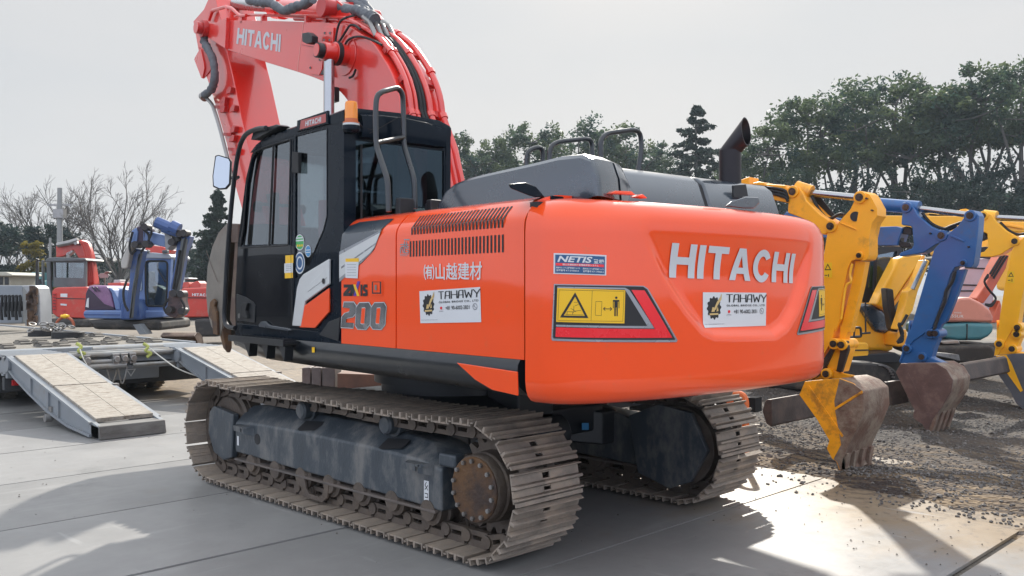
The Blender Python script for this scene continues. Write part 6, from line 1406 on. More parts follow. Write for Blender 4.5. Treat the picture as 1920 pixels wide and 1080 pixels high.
for k in range(4):
    q = V((P2[8].x, y2+.15-k*.17, P2[8].z)); e = P2[9]
    m.loft([[(q.x-.06, q.y-.05, q.z+.08), (q.x+.02, q.y-.05, q.z+.08), (q.x+.02, q.y+.05, q.z+.08), (q.x-.06, q.y+.05, q.z+.08)], [(e.x-.04, q.y-.04, e.z-.04), (e.x+.01, q.y-.04, e.z-.04), (e.x+.01, q.y+.04, e.z-.04), (e.x-.04, q.y+.04, e.z-.04)]])
m.build('bucket_tooth', MUDDY, b2, bevel=.006)
m = MB(); m.prism([G(*zz5(p), y=-7.0) for p in ((1480, 292), (1500, 285), (1520, 300), (1545, 400), (1520, 415), (1500, 360))], (0, -1.7, 0)); m.build('dozer_blade', BLADE, E2, bevel=.01)
p0 = G(*zz4((940, 430)), y=y2-.1); m = MB(); m.loft([[(p0.x, p0.y+.1, p0.z-.16), (p0.x, p0.y-.1, p0.z-.16), (p0.x, p0.y-.1, p0.z+.16), (p0.x, p0.y+.1, p0.z+.16)], [(p0.x+1.2, y2, 2.5), (p0.x+1.2, y2-.2, 2.5), (p0.x+1.2, y2-.2, 2.75), (p0.x+1.2, y2, 2.75)], [(p0.x+2.2, y2, 1.2), (p0.x+2.2, y2-.2, 1.2), (p0.x+2.5, y2-.2, 1.3), (p0.x+2.5, y2, 1.3)]]); m.build('boom_root', BLU, bm2, bevel=.01)
# ---- yellow one with dark grey hood, standing behind the first two
E3 = thing('excavator', 'yellow excavator with dark grey hood and glazed cab between the yellow and blue arms', 'excavator', base_at(1640, 13.5))
d3 = 13.0
def P3(name, poly, dep, th, mat, parent, bevel=.02, cv=zz4): return MB().prism([D(*cv(p), dep) for p in poly], V((FW.x, FW.y, 0))*th).build(name, mat, parent, bevel=bevel)
mix = lambda a, b: [zz4(p) for p in a]+[zz5(p) for p in b]
idt = lambda p: p
P3('body', mix([(760, 965), (800, 880), (900, 900), (960, 960), (1040, 1040)], [(1060, 80), (1062, 212), (890, 215), (760, 140)]), d3, 1.2, YEL2, E3, .08, idt)
hd3 = P3('hood', mix([(802, 890), (860, 884), (920, 892), (985, 930), (1025, 985)], [(1045, 80), (1000, 92), (930, 82), (880, 10)]), d3-.06, .5, HOODGREY, E3, .05, idt)
P3('step_box', [(745, 152), (870, 150), (886, 165), (886, 245), (750, 258)], d3-.5, .5, YEL2, E3, .03, zz5)
P3('step_groove', [(745, 198), (886, 196), (886, 204), (745, 207)], d3-.51, .02, INK, E3, 0, zz5)
m = MB(); m.tube(roundpath([D(*zz5(p), d3-.5) for p in ((760, 60), (800, 50), (830, 50), (835, 110), (760, 115))], .03), .018, 6); m.tube([D(*zz5(p), d3-.5) for p in ((790, 60), (785, 112))], .014, 6); m.tube([D(*zz5(p), d3-.5) for p in ((835, 90), (895, 85))], .014, 6); m.tube([D(*zz4(p), d3-.4) for p in ((862, 880), (864, 1075))], .012, 6); m.build('hand_rail', INK, E3)
cb3o = [(825, 860), (850, 560), (905, 510), (1100, 500), (1110, 560), (1010, 790), (985, 870), (860, 880)]; cb3w = [(880, 780), (905, 570), (1075, 535), (1065, 580), (960, 795)]
CB3 = solid2d([[[zz4(p) for p in cb3o], [zz4(p) for p in cb3w]]], lambda x, y: D(x, y, d3+.3), V((FW.x, FW.y, 0))*.1).build('cab', BLACKM, E3)
P3('cab_window', cb3w, d3+.36, .01, GLASSD, CB3, 0)
P3('cab_far_window', [(840, 560), (1100, 520), (1080, 640), (960, 860), (840, 860)], d3+1.5, .01, GLASSD, CB3, 0)
m = MB(); m.tube([D(*zz4(p), d3+.3) for p in ((930, 560), (920, 800))], .03, 6); m.build('cab_post', INK, CB3)
P3('cab_seat', [(905, 640), (960, 630), (1000, 700), (1040, 660), (1000, 800), (880, 800)], d3+.8, .4, M('lime_seat', (.20, .22, .05), .8, var=.3), CB3, .05)
bm3 = P3('boom', [(1085, 580), (1150, 560), (1245, 562), (1205, 640), (1065, 850), (1005, 935), (930, 890), (985, 770)], d3-.2, .3, YEL2, E3, .03)
P3('boom_side', [(1245, 562), (1205, 640), (1065, 850), (1005, 935), (1030, 935), (1090, 860), (1220, 660), (1262, 570)], d3-.1, .3, YEL, bm3, .01)
P3('boom_foot', [(1000, 780), (1050, 790), (1060, 900), (1090, 1000), (1080, 1080), (1040, 1060), (1010, 900)], d3-.5, .2, INK, E3, .02)
P3('arm', [(1265, 590), (1295, 600), (1215, 800), (1180, 930), (1100, 1060), (1075, 1060), (1110, 960), (1150, 800), (1185, 780)], d3-.8, .25, YEL2, E3, .02)
m = MB(); m.tube([D(*zz4(p), d3-.85) for p in ((1262, 600), (1175, 790))], .03, 8); m.build('arm_rod', CHROME, E3)
m = MB()
for k in range(3): m.tube(catmull([D(*p, d3-.9+.1*k) for p in (zz4((1140, 960)), zz4((1105, 1020)), zz5((1085, 30)), zz5((1110, 90+k*20)), zz5((1075, 150)))], 4), .022, 6)
m.build('hose_bundle', RUBBER, E3)
P3('pivot', [(1065, 90), (1140, 60), (1150, 180), (1065, 180)], d3-.4, .6, YEL, E3, .03, zz5)
TR3 = MB(); 
def belt(name, poly, dep, th, root, cv=zz5): return P3(name, poly, dep, th, TRACKM, root, .04, cv)
belt('track', [(720, 275), (960, 290), (1030, 310), (1080, 345), (1070, 385), (980, 440), (720, 430)], d3-1.2, .45, E3)
m = MB()
for k in range(9):
    t = k/8; a = (965+85*t**.8, 292+t*t*80); m.prism([D(*zz5(p), d3-1.22) for p in ((a[0]-8, a[1]), (a[0]+10, a[1]+4), (a[0]+8, a[1]+16), (a[0]-12, a[1]+12))], V((FW.x, FW.y, 0))*.45)
m.build('track_pad', STEEL, E3)
P3('turntable', [(740, 235), (1060, 215), (1100, 240), (1080, 290), (740, 285)], d3-.5, 1.2, INK, E3, .02, zz5)
m = MB(); m.prism([D(*zz5(p), d3-1.6) for p in ((1000, 415), (1080, 403), (1110, 405), (1155, 548), (1040, 570), (1030, 500))], V((FW.x, FW.y, 0))*.08); m.build('dozer_blade', BLADE, E3, bevel=.01)
# ---- second yellow arm at the picture edge
E4 = thing('excavator', 'pale yellow excavator arm and grey-sided bucket at the right edge of the photo', 'excavator', (1.0, -9.8, 0))
y4 = -9.0
bm4 = PY(MB(), [(1618, 400), (1622, 320), (1640, 288), (1665, 280), (1700, 290), (1735, 340), (1800, 400), (1880, 445), (1897, 472), (1880, 498), (1830, 515), (1760, 560), (1700, 575), (1600, 572), (1600, 552), (1650, 540), (1680, 510), (1672, 420), (1640, 405)], y4, .22).build('boom', YEL2, E4, bevel=.012)
m = MB(); PY(m, [(1620, 415), (1660, 410), (1672, 450), (1625, 470)], y4-.04, .12); PY(m, [(1605, 510), (1670, 505), (1680, 535), (1610, 545)], y4-.04, .12); m.build('boom_hose_block', INK, bm4, bevel=.01)
m = MB(); m.cyl(G(*zz4((1650, 300)), y=y4-.1), G(*zz4((1735, 310)), y=y4-.1), .09, n=18); cy = m.build('arm_cylinder', YEL2, E4); m = MB(); m.cyl(G(*zz4((1730, 312)), y=y4-.1), G(*zz4((2080, 330)), y=y4-.1), .04, n=14); m.build('arm_cylinder_rod', CHROME, cy)
m = MB(); hosed(m, [(1760, 345), (1820, 400), (1880, 425), (1960, 410)], y4-.08, .02); m.build('arm_hose', RUBBER, cy)
a4 = [zz4(p) for p in ((1840, 520), (1890, 465), (1950, 420), (2010, 330), (2060, 320), (2080, 420), (2060, 620), (1960, 640), (1930, 700), (1880, 1000), (1870, 1075))]+[zz5(p) for p in ((1862, 30), (1830, 80), (1740, 240), (1718, 240), (1735, 130), (1735, 0))]+[zz4(p) for p in ((1742, 1070), (1790, 760))]
m = MB(); m.prism([G(*p, y=y4) for p in a4], (0, -.20, 0)); AR4 = m.build('arm', YEL2, E4, bevel=.014)
m = pins(MB(), [(1648, 300), (1858, 470)], y4, .07, .26); m.build('pin', GREASE, AR4); bosses(AR4, YEL2)
it = [(sheet2d([[rect(1806, 670, 1854, 748)]], lambda x, y: G(*zz4((x, y)), y=y4+.003)), YELLOWV), (sheet2d([[[(1832, 674), (1850, 706), (1812, 706)], [(1832, 684), (1843, 702), (1820, 702)]]]+strokes([[(1812, 730), (1826, 730)], [(1838, 722), (1838, 738)]], 5), lambda x, y: G(*zz4((x, y)), y=y4+.005)), INK)]
build_multi('warning_label', it, AR4)
m = MB(); PY(m, [(1740, 180), (1800, 100), (1870, 30), (1910, 50), (1900, 110), (1860, 210), (1960, 225), (1740, 235), (1715, 240)], y4-.02, .16, zz5); LK = m.build('bucket_linkage', YEL2, E4, bevel=.014)
m = pins(MB(), [(1755, 160), (1875, 50), (1870, 95), (1840, 192)], y4, .07, .24, zz5); m.build('linkage_pin', GREASE, LK); bosses(LK, YEL2)
b4, P4 = bucket(E4, [(1700, 290), (1720, 240), (1840, 228), (1990, 225), (2060, 290), (2080, 400), (2020, 520), (1960, 620), (1930, 640), (1890, 575), (1868, 555), (1830, 480), (1760, 380)], y4+.2, .66, zz5, MUDDY, M('grey_bucket_side', (.11, .115, .13), .5, metal=.3, var=.2, dirt=(.2, .17, .14), amt=.3))
m = MB(); PY(m, [(1730, 238), (1800, 232), (1830, 280), (1910, 470), (1895, 480), (1780, 320)], y4+.21, .012, zz5); m.build('yellow_side_patch', YEL2, b4)
m = MB(); m.box(.5, 2.6, -10.6, -8.9, .8, 1.6); m.build('body', YEL2, E4, bevel=.1); m = MB(); m.box(.4, 2.7, -10.7, -8.8, .02, .6); m.build('undercarriage', TRACKM, E4, bevel=.1)
p0 = G(*zz4((1640, 350)), y=y4-.1); m = MB(); m.loft([[(p0.x+.1, p0.y+.1, p0.z-.14), (p0.x+.1, p0.y-.1, p0.z-.14), (p0.x+.1, p0.y-.1, p0.z+.1), (p0.x+.1, p0.y+.1, p0.z+.1)], [(p0.x+1.4, y4, 2.6), (p0.x+1.4, y4-.2, 2.6), (p0.x+1.4, y4-.2, 2.85), (p0.x+1.4, y4, 2.85)], [(1.3, y4, 1.4), (1.3, y4-.2, 1.4), (1.6, y4-.2, 1.5), (1.6, y4, 1.5)]]); m.build('boom_root', YEL2, bm4, bevel=.01)
# ---- far yellow booms above the blue arm
E5 = thing('excavator', 'far yellow excavator of which a boom shows above the blue arm', 'excavator', base_at(1775, 24))
P3('boom', [(1275, 282), (1330, 285), (1440, 310), (1500, 300), (1560, 270), (1530, 258), (1500, 262), (1520, 285), (1450, 305), (1450, 340), (1400, 335), (1290, 305)], 22, .4, YEL2, E5, .02)
P3('body', [(1450, 420), (1700, 420), (1700, 560), (1450, 560)], 23, 1.4, YEL2, E5, .1)
P3('track', [(1430, 560), (1720, 560), (1720, 620), (1430, 620)], 22.8, 1.8, TRACKM, E5, .1)
P3('boom_root', [(1290, 290), (1330, 290), (1480, 420), (1480, 500), (1450, 470)], 22.5, .3, YEL2, E5, .02)
E6 = thing('excavator', 'far yellow excavator boom with silver rod at the top right behind the blue arm', 'excavator', base_at(1900, 21))
P3('boom', [(1730, 335), (1920, 340), (2100, 360), (2100, 420), (1850, 405), (1760, 380)], 20, .3, YEL2, E6, .02); P3('boom_pipe', [(1760, 345), (1920, 375), (1920, 390), (1760, 360)], 19.95, .05, YEL, E6, .01)
P3('body', [(1980, 420), (2200, 420), (2200, 800), (1980, 800)], 20, 1.6, YEL2, E6, .1)
# ---- teal and pink one, and orange one
E7 = thing('excavator', 'teal excavator with faded pink scuffed engine cover behind the blue arm', 'excavator', base_at(1815, 14.5))
d7 = 14.0
P3('lower_body', mix([(1350, 1020), (1540, 1012), (1722, 1016)], [(1720, 80), (1690, 110), (1640, 136), (1480, 138), (1400, 128), (1340, 100)]), d7, 1.2, TEALP, E7, .06, idt)
P3('body_seam', mix([(1538, 1020), (1544, 1020)], [(1542, 134), (1536, 134)]), d7-.01, .02, INK, E7, 0, idt)
ec = P3('engine_cover', [(1372, 1012), (1400, 950), (1440, 880), (1490, 846), (1560, 842), (1640, 880), (1700, 930), (1720, 975), (1720, 1012), (1540, 1008)], d7+.02, 1.0, PINK, E7, .05)
m = MB(); 
mbt = MB(); textquad(mbt, 'EX55UR', [(1395, 955), (1518, 962), (1516, 980), (1393, 976)], lambda x, y: D(*zz4((x, y)), d7+.01), bold=.01); mbt.build('model_lettering', WHITE, ec)
m = MB(); textquad(m, 'mini', [(1455, 938), (1500, 940), (1500, 952), (1455, 950)], lambda x, y: D(*zz4((x, y)), d7+.01), bold=.01); m.build('model_lettering', WHITE, ec)
P3('rear_step', [(1345, 140), (1480, 132), (1500, 160), (1380, 165)], d7-.2, .6, STEEL, E7, .02, zz5)
P3('track', [(1320, 175), (1700, 165), (1740, 200), (1730, 330), (1640, 320), (1480, 290), (1320, 230)], d7-.3, 1.6, TRACKM, E7, .06, zz5)
m = MB()
for k in range(8): m.prism([D(*zz5(p), d7-1.0) for p in ((1310+k*22, 215+k*2), (1330+k*22, 217+k*2), (1340+k*22, 235+k*5), (1318+k*22, 232+k*5))], V((FW.x, FW.y, 0))*.4)
m.build('track_pad', STEEL, E7)
E8 = thing('excavator', 'excavator with pale pink ribbed rear panels and orange boom at the right edge', 'excavator', base_at(1840, 17.5))
pk = P3('rear_panel', [(1480, 850), (1520, 640), (1560, 590), (1700, 580), (1722, 600), (1720, 900), (1700, 1000), (1480, 1000)], 16.5, 1.2, LILAC, E8, .05)
m = MB()
for a, b in (((1525, 645), (1720, 655)), ((1510, 760), (1700, 765)), ((1490, 800), (1620, 800))): m.tube([D(*zz4(a), 16.49), D(*zz4(b), 16.49)], .012, 5)
m.tube([D(*zz4(p), 16.48) for p in ((1600, 575), (1690, 580), (1715, 600), (1722, 625))], .02, 6); m.build('panel_seam', INK, pk)
bo8 = P3('boom', [(1600, 850), (1660, 765), (1720, 640), (1765, 555), (1822, 560), (1800, 650), (1720, 790), (1650, 885), (1610, 880)], 15.6, .3, OBOOM, E8, .02)
m = MB()
for k in range(3): m.tube([D(*zz4(p), 15.5) for p in ((1690+k*12, 690+k*14), (1770+k*18, 560+k*4))], .02, 6); m.tube(catmull([D(*zz4(p), 15.45) for p in ((1680, 690+k*8), (1655, 740), (1690, 800), (1730, 850), (1700, 890+k*6), (1660, 890))], 4), .02, 6)
m.build('boom_hose', RUBBER, bo8)
P3('boom_lower', mix([(1740, 900), (1760, 860), (1770, 900), (1760, 1000)], [(1730, 20), (1700, 20)]), 15.4, .25, OBOOM, E8, .02, idt)
P3('track', [(1500, 150), (1800, 150), (1800, 250), (1500, 250)], 16.6, 1.6, TRACKM, E8, .06, zz5)
# orange hoop behind the right-hand track
m = MB(); p = G(1379, 762, y=-2.6); m.tube(roundpath([V((p.x+.06, -2.6, .0)), V((p.x+.06, -2.6, p.z+.12)), V((p.x-.11, -2.6, p.z+.12)), V((p.x-.11, -2.6, .0))], .09, 6), .034, 10)
tag(m.build('barrier_stand', M('orange_barrier_paint', (.72, .16, .04), .5, var=.1)), 'orange hoop barrier standing just behind the right-hand crawler track', 'barrier')
# ================================================================== TREES, HEDGES, BUILDINGS, POLES
def leafmat(name, col, col2, trans=.35):
    m = bpy.data.materials.new(name); m.use_nodes = True; nt = m.node_tree; L = nt.links.new
    b = nt.nodes['Principled BSDF']; o = nt.nodes['Material Output']
    g = nd(nt, 'ShaderNodeNewGeometry'); n = nd(nt, 'ShaderNodeTexNoise'); n.inputs['Scale'].default_value = .45; n.inputs['Detail'].default_value = 4; L(g.outputs['Position'], n.inputs['Vector'])
    r = nd(nt, 'ShaderNodeMapRange'); r.inputs['From Min'].default_value = .35; r.inputs['From Max'].default_value = .65; L(n.outputs['Fac'], r.inputs['Value'])
    x = nd(nt, 'ShaderNodeMixRGB'); x.inputs['Color1'].default_value = (*col, 1); x.inputs['Color2'].default_value = (*col2, 1); L(r.outputs['Result'], x.inputs['Fac'])
    L(x.outputs['Color'], b.inputs['Base Color']); b.inputs['Roughness'].default_value = .55; b.inputs['Specular IOR Level'].default_value = .3
    t = nd(nt, 'ShaderNodeBsdfTranslucent'); L(x.outputs['Color'], t.inputs['Color'])
    mx_ = nd(nt, 'ShaderNodeMixShader'); mx_.inputs['Fac'].default_value = trans; L(b.outputs[0], mx_.inputs[1]); L(t.outputs[0], mx_.inputs[2]); L(mx_.outputs[0], o.inputs['Surface'])
    return m
LEAF = leafmat('evergreen_leaf', (.026, .056, .046), (.092, .118, .050), .58)
LEAFD = leafmat('dark_leaf', (.014, .030, .030), (.028, .046, .032), .4)
NEEDLE = leafmat('conifer_needle', (.014, .030, .026), (.028, .046, .028), .35)
BAMB = leafmat('bamboo_leaf', (.12, .10, .018), (.17, .14, .03), .5)
BARK = M('grey_bark', (.085, .075, .068), .9, var=.3, scale=4, bump=.4)
TWIG = M('winter_twig', (.085, .072, .062), .9, var=.2)
def leaves(mb, c, r, n, s, rnd, flat=1.0):
    for _ in range(n):
        d = V((rnd.gauss(0, 1), rnd.gauss(0, 1), rnd.gauss(0, 1)*flat)); d.normalize(); p = c+d*r*(rnd.random()**.45)
        a = V((rnd.gauss(0, 1), rnd.gauss(0, 1), rnd.gauss(0, .8))).normalized(); b = a.cross(V((rnd.gauss(0, 1), rnd.gauss(0, 1), rnd.gauss(0, 1)))).normalized()
        k = s*rnd.uniform(.6, 1.3); a *= k; b *= k*.55
        o = len(mb.v); mb.v += [p-a, p+b*.9-a*.1, p+a, p-b*.9+a*.1]; mb.f.append((o, o+1, o+2, o+3))
def limb(mb, p, q, r0, r1, rnd, n=5):
    m_ = (V(p)+V(q))/2+V((rnd.gauss(0, .25), rnd.gauss(0, .25), rnd.gauss(0, .15)))*(V(q)-V(p)).length*.25
    P = catmull([p, m_, q], n); mb.tube(P, r0, 6, rfun=lambda t: r0+(r1-r0)*t)
def broadleaf(H, W, seed, base=.16, nclump=135, nleaf=66, s=.135):
    """domed evergreen: trunk and limbs carrying many leaf clumps, sky showing between them. unit metres, base at the origin"""
    rnd = random.Random(seed); cr_ = MB(); tk = MB()
    top = H*.55; limb(tk, (0, 0, -.3), (rnd.uniform(-.4, .4), rnd.uniform(-.4, .4), top), H*.022, H*.010, rnd, 6)
    subs = []
    nd_ = 5+seed % 3
    for k in range(nd_):                                # several domes at different heights make the uneven outline
        a = 2*pi*k/nd_+rnd.uniform(-.4, .4); rr = W*rnd.uniform(.25, .55); subs.append((V((rr*cos(a), rr*sin(a), H*rnd.uniform(.62, .80))), W*rnd.uniform(.34, .50)))
    subs.append((V((0, 0, H*.84)), W*.42))
    for k in range(3): a = rnd.uniform(0, 6.3); subs.append((V((W*.5*cos(a), W*.5*sin(a), H*rnd.uniform(.28, .45))), W*.36))
    for c, r in subs:
        limb(tk, (0, 0, H*rnd.uniform(.18, .42)), c, H*.009, H*.003, rnd)
        for k in range(nclump//len(subs)+1):
            d = V((rnd.gauss(0, 1), rnd.gauss(0, 1), rnd.gauss(0, 1))).normalized(); 
            if d.z < -.3: d.z *= -.6
            q = c+V((d.x*r, d.y*r, d.z*r*.85))*rnd.uniform(.55, 1.0)
            q.z = min(q.z, H*.98)
            leaves(cr_, q, W*rnd.uniform(.06, .16), nleaf, s, rnd, .65)
            if rnd.random() < .35: limb(tk, c, q, H*.004, H*.0015, rnd, 3)
    return cr_, tk
def conifer(H, W, seed):
    rnd = random.Random(seed); cr_ = MB(); tk = MB(); tk.cyl((0, 0, -.3), (0, 0, H*.97), H*.016, H*.003, 8)
    n = 22
    for k in range(n):
        t = k/(n-1); z = H*(.16+.82*t); r = W*(1-t)**.8*rnd.uniform(.75, 1.1)+.15; m_ = max(4, int(9*(1-t)+3))
        for j in range(m_):
            a = 2*pi*j/m_+rnd.uniform(-.4, .4); rr = r*rnd.uniform(.45, 1.25); z += rnd.uniform(-.28, .28)*H*.82/n*1.2; e = V((rr*cos(a), rr*sin(a), z-rr*rnd.uniform(-.05, .35))); limb(tk, (0, 0, z), e, .05, .015, rnd, 2)
            for f in (.45, .7, .95): leaves(cr_, V((0, 0, z)).lerp(e, f)+V((0, 0, rnd.gauss(0, .1))), .22+.34*(1-t), 40, .17, rnd, .5)
    return cr_, tk
def put_tree(name, lab, cat, px, py_top, dep, crown, trunk, H, mat, group=None, rz=0., wide=1.):
    p = D(px, 542, dep); hh = CAM.z+(542-py_top)*dep/FPX; s = hh/H
    H = max(v.co.z for v in crown.data.vertices); s = hh/H
    root = thing(name, lab, cat, (p.x, p.y, 0), group)
    for nm, src, mt in (('crown', crown, mat), ('trunk', trunk, BARK)):
        if isinstance(src, MB): o = src.build(nm, mt, None, smooth=False); o.location = (0, 0, 0)
        else: o = src.copy(); COL.objects.link(o)
        o.parent = root; o.matrix_parent_inverse = Matrix(); o.location = (0, 0, 0); o.rotation_euler = (0, 0, rz); o.scale = (s*wide, s*wide, s)
    return root
def raw(mb, name, mat):                                # mesh kept with its own origin at the tree foot
    me = bpy.data.meshes.new(name); me.from_pydata(mb.v, [], mb.f); me.materials.append(mat)
    if name == 'trunk': me.polygons.foreach_set('use_smooth', [True]*len(me.polygons))
    return bpy.data.objects.new(name, me)
VAR = []
for sd_, W_ in ((11, 5.2), (12, 4.6), (13, 5.6), (14, 4.9)):
    c_, t_ = broadleaf(14, W_, sd_); VAR.append((raw(c_, 'crown', LEAF), raw(t_, 'trunk', BARK)))
GRP = 'evergreen trees behind the machines'
for k, (px, py, dep, v, wd, lab) in enumerate([
    (1445, 232, 60, 0, .95, 'evergreen tree rising straight behind the exhaust pipe'), (1515, 178, 62, 1, 1.0, 'evergreen tree with yellowish rounded top, first step up right of the exhaust pipe'),
    (1602, 130, 64, 2, 1.05, 'broad high evergreen whose dome is the left half of the tallest middle clump'), (1690, 128, 66, 3, 1.0, 'high evergreen joined to the right side of the broad domed one'),
    (1765, 150, 62, 1, .9, 'lower thinner evergreen in the dip between the two highest groups'), (1835, 112, 60, 0, 1.05, 'dark evergreen on the slope of crowns left of the corner tree'),
    (1915, 80, 58, 2, 1.1, 'tallest dark evergreen cut by the right edge of the photo'), (1985, 95, 62, 3, 1.1, 'evergreen mostly outside the right edge beside the tallest one'),
    (850, 236, 78, 3, .9, 'rounded evergreen beside the red boom foot and cab corner'), (928, 252, 82, 0, .85, 'low evergreen in the gap right of the one by the cab'), (995, 222, 80, 1, 1.0, 'evergreen above the smallest hood rail'),
    (1085, 205, 80, 2, 1.0, 'highest evergreen over the middle hood rail'), (1160, 222, 80, 3, .95, 'evergreen seen through and above the largest hood rail'), (1228, 262, 82, 0, .85, 'sparse evergreen sloping down to the conifer'), (1375, 290, 74, 1, .8, 'low evergreen half hidden behind the exhaust pipe base'), (1258, 318, 86, 2, .8, 'lowest evergreen just left of the conifer')]):
    c_, t_ = VAR[v]; put_tree('evergreen_tree', lab, 'tree', px, py, dep, c_, t_, 13.8, LEAF, GRP, rz=k*1.3, wide=wd)
for k, (px, py, dep, lab) in enumerate([(1480, 310, 52, 'dark understorey tree behind the nearest yellow boom'), (1600, 305, 54, 'dark understorey tree over the nearest yellow arm'), (1700, 295, 53, 'dark understorey tree behind the blue cylinder'), (1810, 285, 52, 'dark understorey tree above the pale yellow boom'), (1905, 270, 54, 'dark understorey tree at the right edge')]):
    if k == 0: c_, t_ = broadleaf(9, 5.5, 31, nclump=70); UC = (raw(c_, 'crown', LEAFD), raw(t_, 'trunk', BARK))
    put_tree('understorey_tree', lab, 'tree', px, py, dep, UC[0], UC[1], 8.8, LEAFD, 'dark trees under the tall evergreens', rz=k*1.7, wide=.85)
c_, t_ = conifer(15, 4.9, 5); put_tree('conifer_tree', 'pointed conifer standing alone left of the exhaust pipe', 'tree', 1305, 195, 74, raw(c_, 'crown', NEEDLE), raw(t_, 'trunk', BARK), 15, NEEDLE)
c_, t_ = conifer(10, 2.6, 8); put_tree('conifer_tree', 'thin dark conifer showing between the wing mirror and the bucket', 'tree', 408, 352, 55, raw(c_, 'crown', NEEDLE), raw(t_, 'trunk', BARK), 10, NEEDLE)
# bare winter trees
def bare(H, spread, seed):
    """vase-shaped winter tree: limbs fan out low and split again and again into fine twigs that end in a rounded crown"""
    rnd = random.Random(seed); big = MB(); tw = MB()
    def grow_(p, d, L_, r, lv):
        P = [p]; dd = d.copy(); n = 5 if lv < 2 else 3
        for _ in range(n):
            dd = (dd+V((rnd.gauss(0, .09), rnd.gauss(0, .09), .07 if lv < 3 else .02))).normalized(); P.append(P[-1]+dd*L_/n)
        (big if lv < 2 else tw).tube(P, r, 6 if lv < 2 else 3, caps=False, rfun=lambda t: max(.009, r*(1-.6*t)))
        if lv == 4: return
        for k in range((0, 7, 6, 5)[lv] if lv else 7):
            t = rnd.uniform(.25, 1) if lv else rnd.uniform(.75, 1); i = min(int(t*n), n-1); q = P[i].lerp(P[i+1], t*n-i)
            ax = (P[i+1]-P[i]).normalized(); o = ax.orthogonal().normalized(); o2 = ax.cross(o); a = 2*pi*k/7+rnd.uniform(-.5, .5)
            tl = (rnd.uniform(.15, .80)*spread if lv == 0 else rnd.uniform(.35, .70))
            grow_(q, (ax*cos(tl)+(o*cos(a)+o2*sin(a))*sin(tl)).normalized(), (H*.56*rnd.uniform(.8, 1.1) if lv == 0 else L_*rnd.uniform(.40, .60)*(1.15-.4*t)), r*(.50 if lv == 0 else .46), lv+1)
    grow_(V((0, 0, -.2)), V((0, 0, 1)), H*.24, H*.018, 0)
    mz = max(v.z for v in tw.v)
    for mb in (big, tw):
        for i, v in enumerate(mb.v): mb.v[i] = v*(H/mz)
    return tw, big
for px, py, dep, sd_, spd, lab in ((222, 292, 60, 21, 1.0, 'largest bare winter tree with wide fan of twigs behind the blue excavator'), (98, 328, 64, 22, 1.15, 'bare winter tree behind the pale pole, left of the largest one'), (15, 405, 75, 23, 1.0, 'small faint bare tree at the left edge above the hedge')):
    tw, bg_ = bare(10, spd, sd_); root = put_tree('bare_tree', lab, 'tree', px, py, dep, raw(tw, 'crown', TWIG), raw(bg_, 'trunk', BARK), 10, TWIG, 'bare winter trees', rz=sd_*.7, wide=.9)
# dark hedge trees at left, bamboo, bushes
c_, t_ = broadleaf(7, 4.2, 41, nclump=60); HC = (raw(c_, 'crown', LEAFD), raw(t_, 'trunk', BARK))
for k, (px, py, dep, wd, lab) in enumerate([(-20, 412, 58, 1.2, 'dark evergreen clump cut by the left edge'), (40, 420, 60, 1.1, 'dark evergreen clump beside the left edge clump'), (88, 416, 62, .9, 'dark evergreen clump left of the pale pole'), (130, 470, 66, .9, 'low dark bush behind the red cab'), (215, 482, 64, 1.0, 'low dark bush behind the white yard mirrors'), (185, 492, 62, 1.0, 'low dark bush right of the red boom'), (300, 478, 64, 1.1, 'low dark bush behind the blue cab'), (362, 470, 60, 1.0, 'dark bush right of the blue dipper'), (410, 440, 62, 1.0, 'dark bush behind the grey bucket'), (455, 450, 66, 1.0, 'dark bush behind the black cab')]):
    put_tree('evergreen_bush', lab, 'bush', px, py, dep, HC[0], HC[1], 6.8, LEAFD, 'dark bushes at the back of the yard', rz=k*1.1, wide=wd)
rnd = random.Random(6); cr_ = MB(); tk = MB()
for k in range(9):
    a = rnd.uniform(0, 6.3); e = V((rnd.gauss(0, .8), rnd.gauss(0, .8), rnd.uniform(4.0, 6.2))); tk.tube(catmull([(0.2*cos(a), .2*sin(a), 0), (e.x*.3, e.y*.3, e.z*.6), e, e+V((e.x*.5, e.y*.5, -.3))], 4), .03, 5)
    for f in (.45, .6, .75, .9, 1.0): leaves(cr_, V((e.x*f, e.y*f, e.z*f)), .5, 60, .20, rnd, .35)
put_tree('bamboo', 'yellow-green bamboo clump behind the red cab at left', 'bamboo', 85, 450, 48, raw(cr_, 'crown', BAMB), raw(tk, 'stem', BAMB), 6.3, BAMB)
# poles and buildings
CONC = M('concrete_pole', (.24, .245, .24), .8, var=.1)
m = MB(); p = D(112, 542, 52); ht = CAM.z+(542-352)*52/FPX; m.cyl((p.x, p.y, 0), (p.x, p.y, ht), .20, .13, 12); po = thing('utility_pole', 'pale concrete utility pole in front of the bare trees', 'pole', (p.x, p.y, 0)); m.build('post', CONC, po)
m = MB(); q0 = V((p.x, p.y, ht*.87)); m.obox(q0, RT*.7, UP*.05, FW*.05); m.obox(q0-UP*.5, RT*.3, UP*.25, FW*.2); m.build('cross_arm', STEEL, po)
m = MB(); p = D(94, 542, 47); m.cyl((p.x, p.y, 0), (p.x, p.y, CAM.z+(542-446)*47/FPX), .07, .06, 8); tag(m.build('steel_post', CONC), 'thin grey post right of the yellow bamboo', 'post')
m = MB(); p = D(175, 542, 90); m.cyl((p.x, p.y, 0), (p.x, p.y, CAM.z+(542-455)*90/FPX), .12, .08, 8)
for k in range(3): m.obox((p.x, p.y, CAM.z+(542-470-7*k)*90/FPX), RT*(.9-.1*k), UP*.05, FW*.05)
tag(m.build('power_pole', TDARK), 'small distant dark power pole between the bare trees', 'pole')
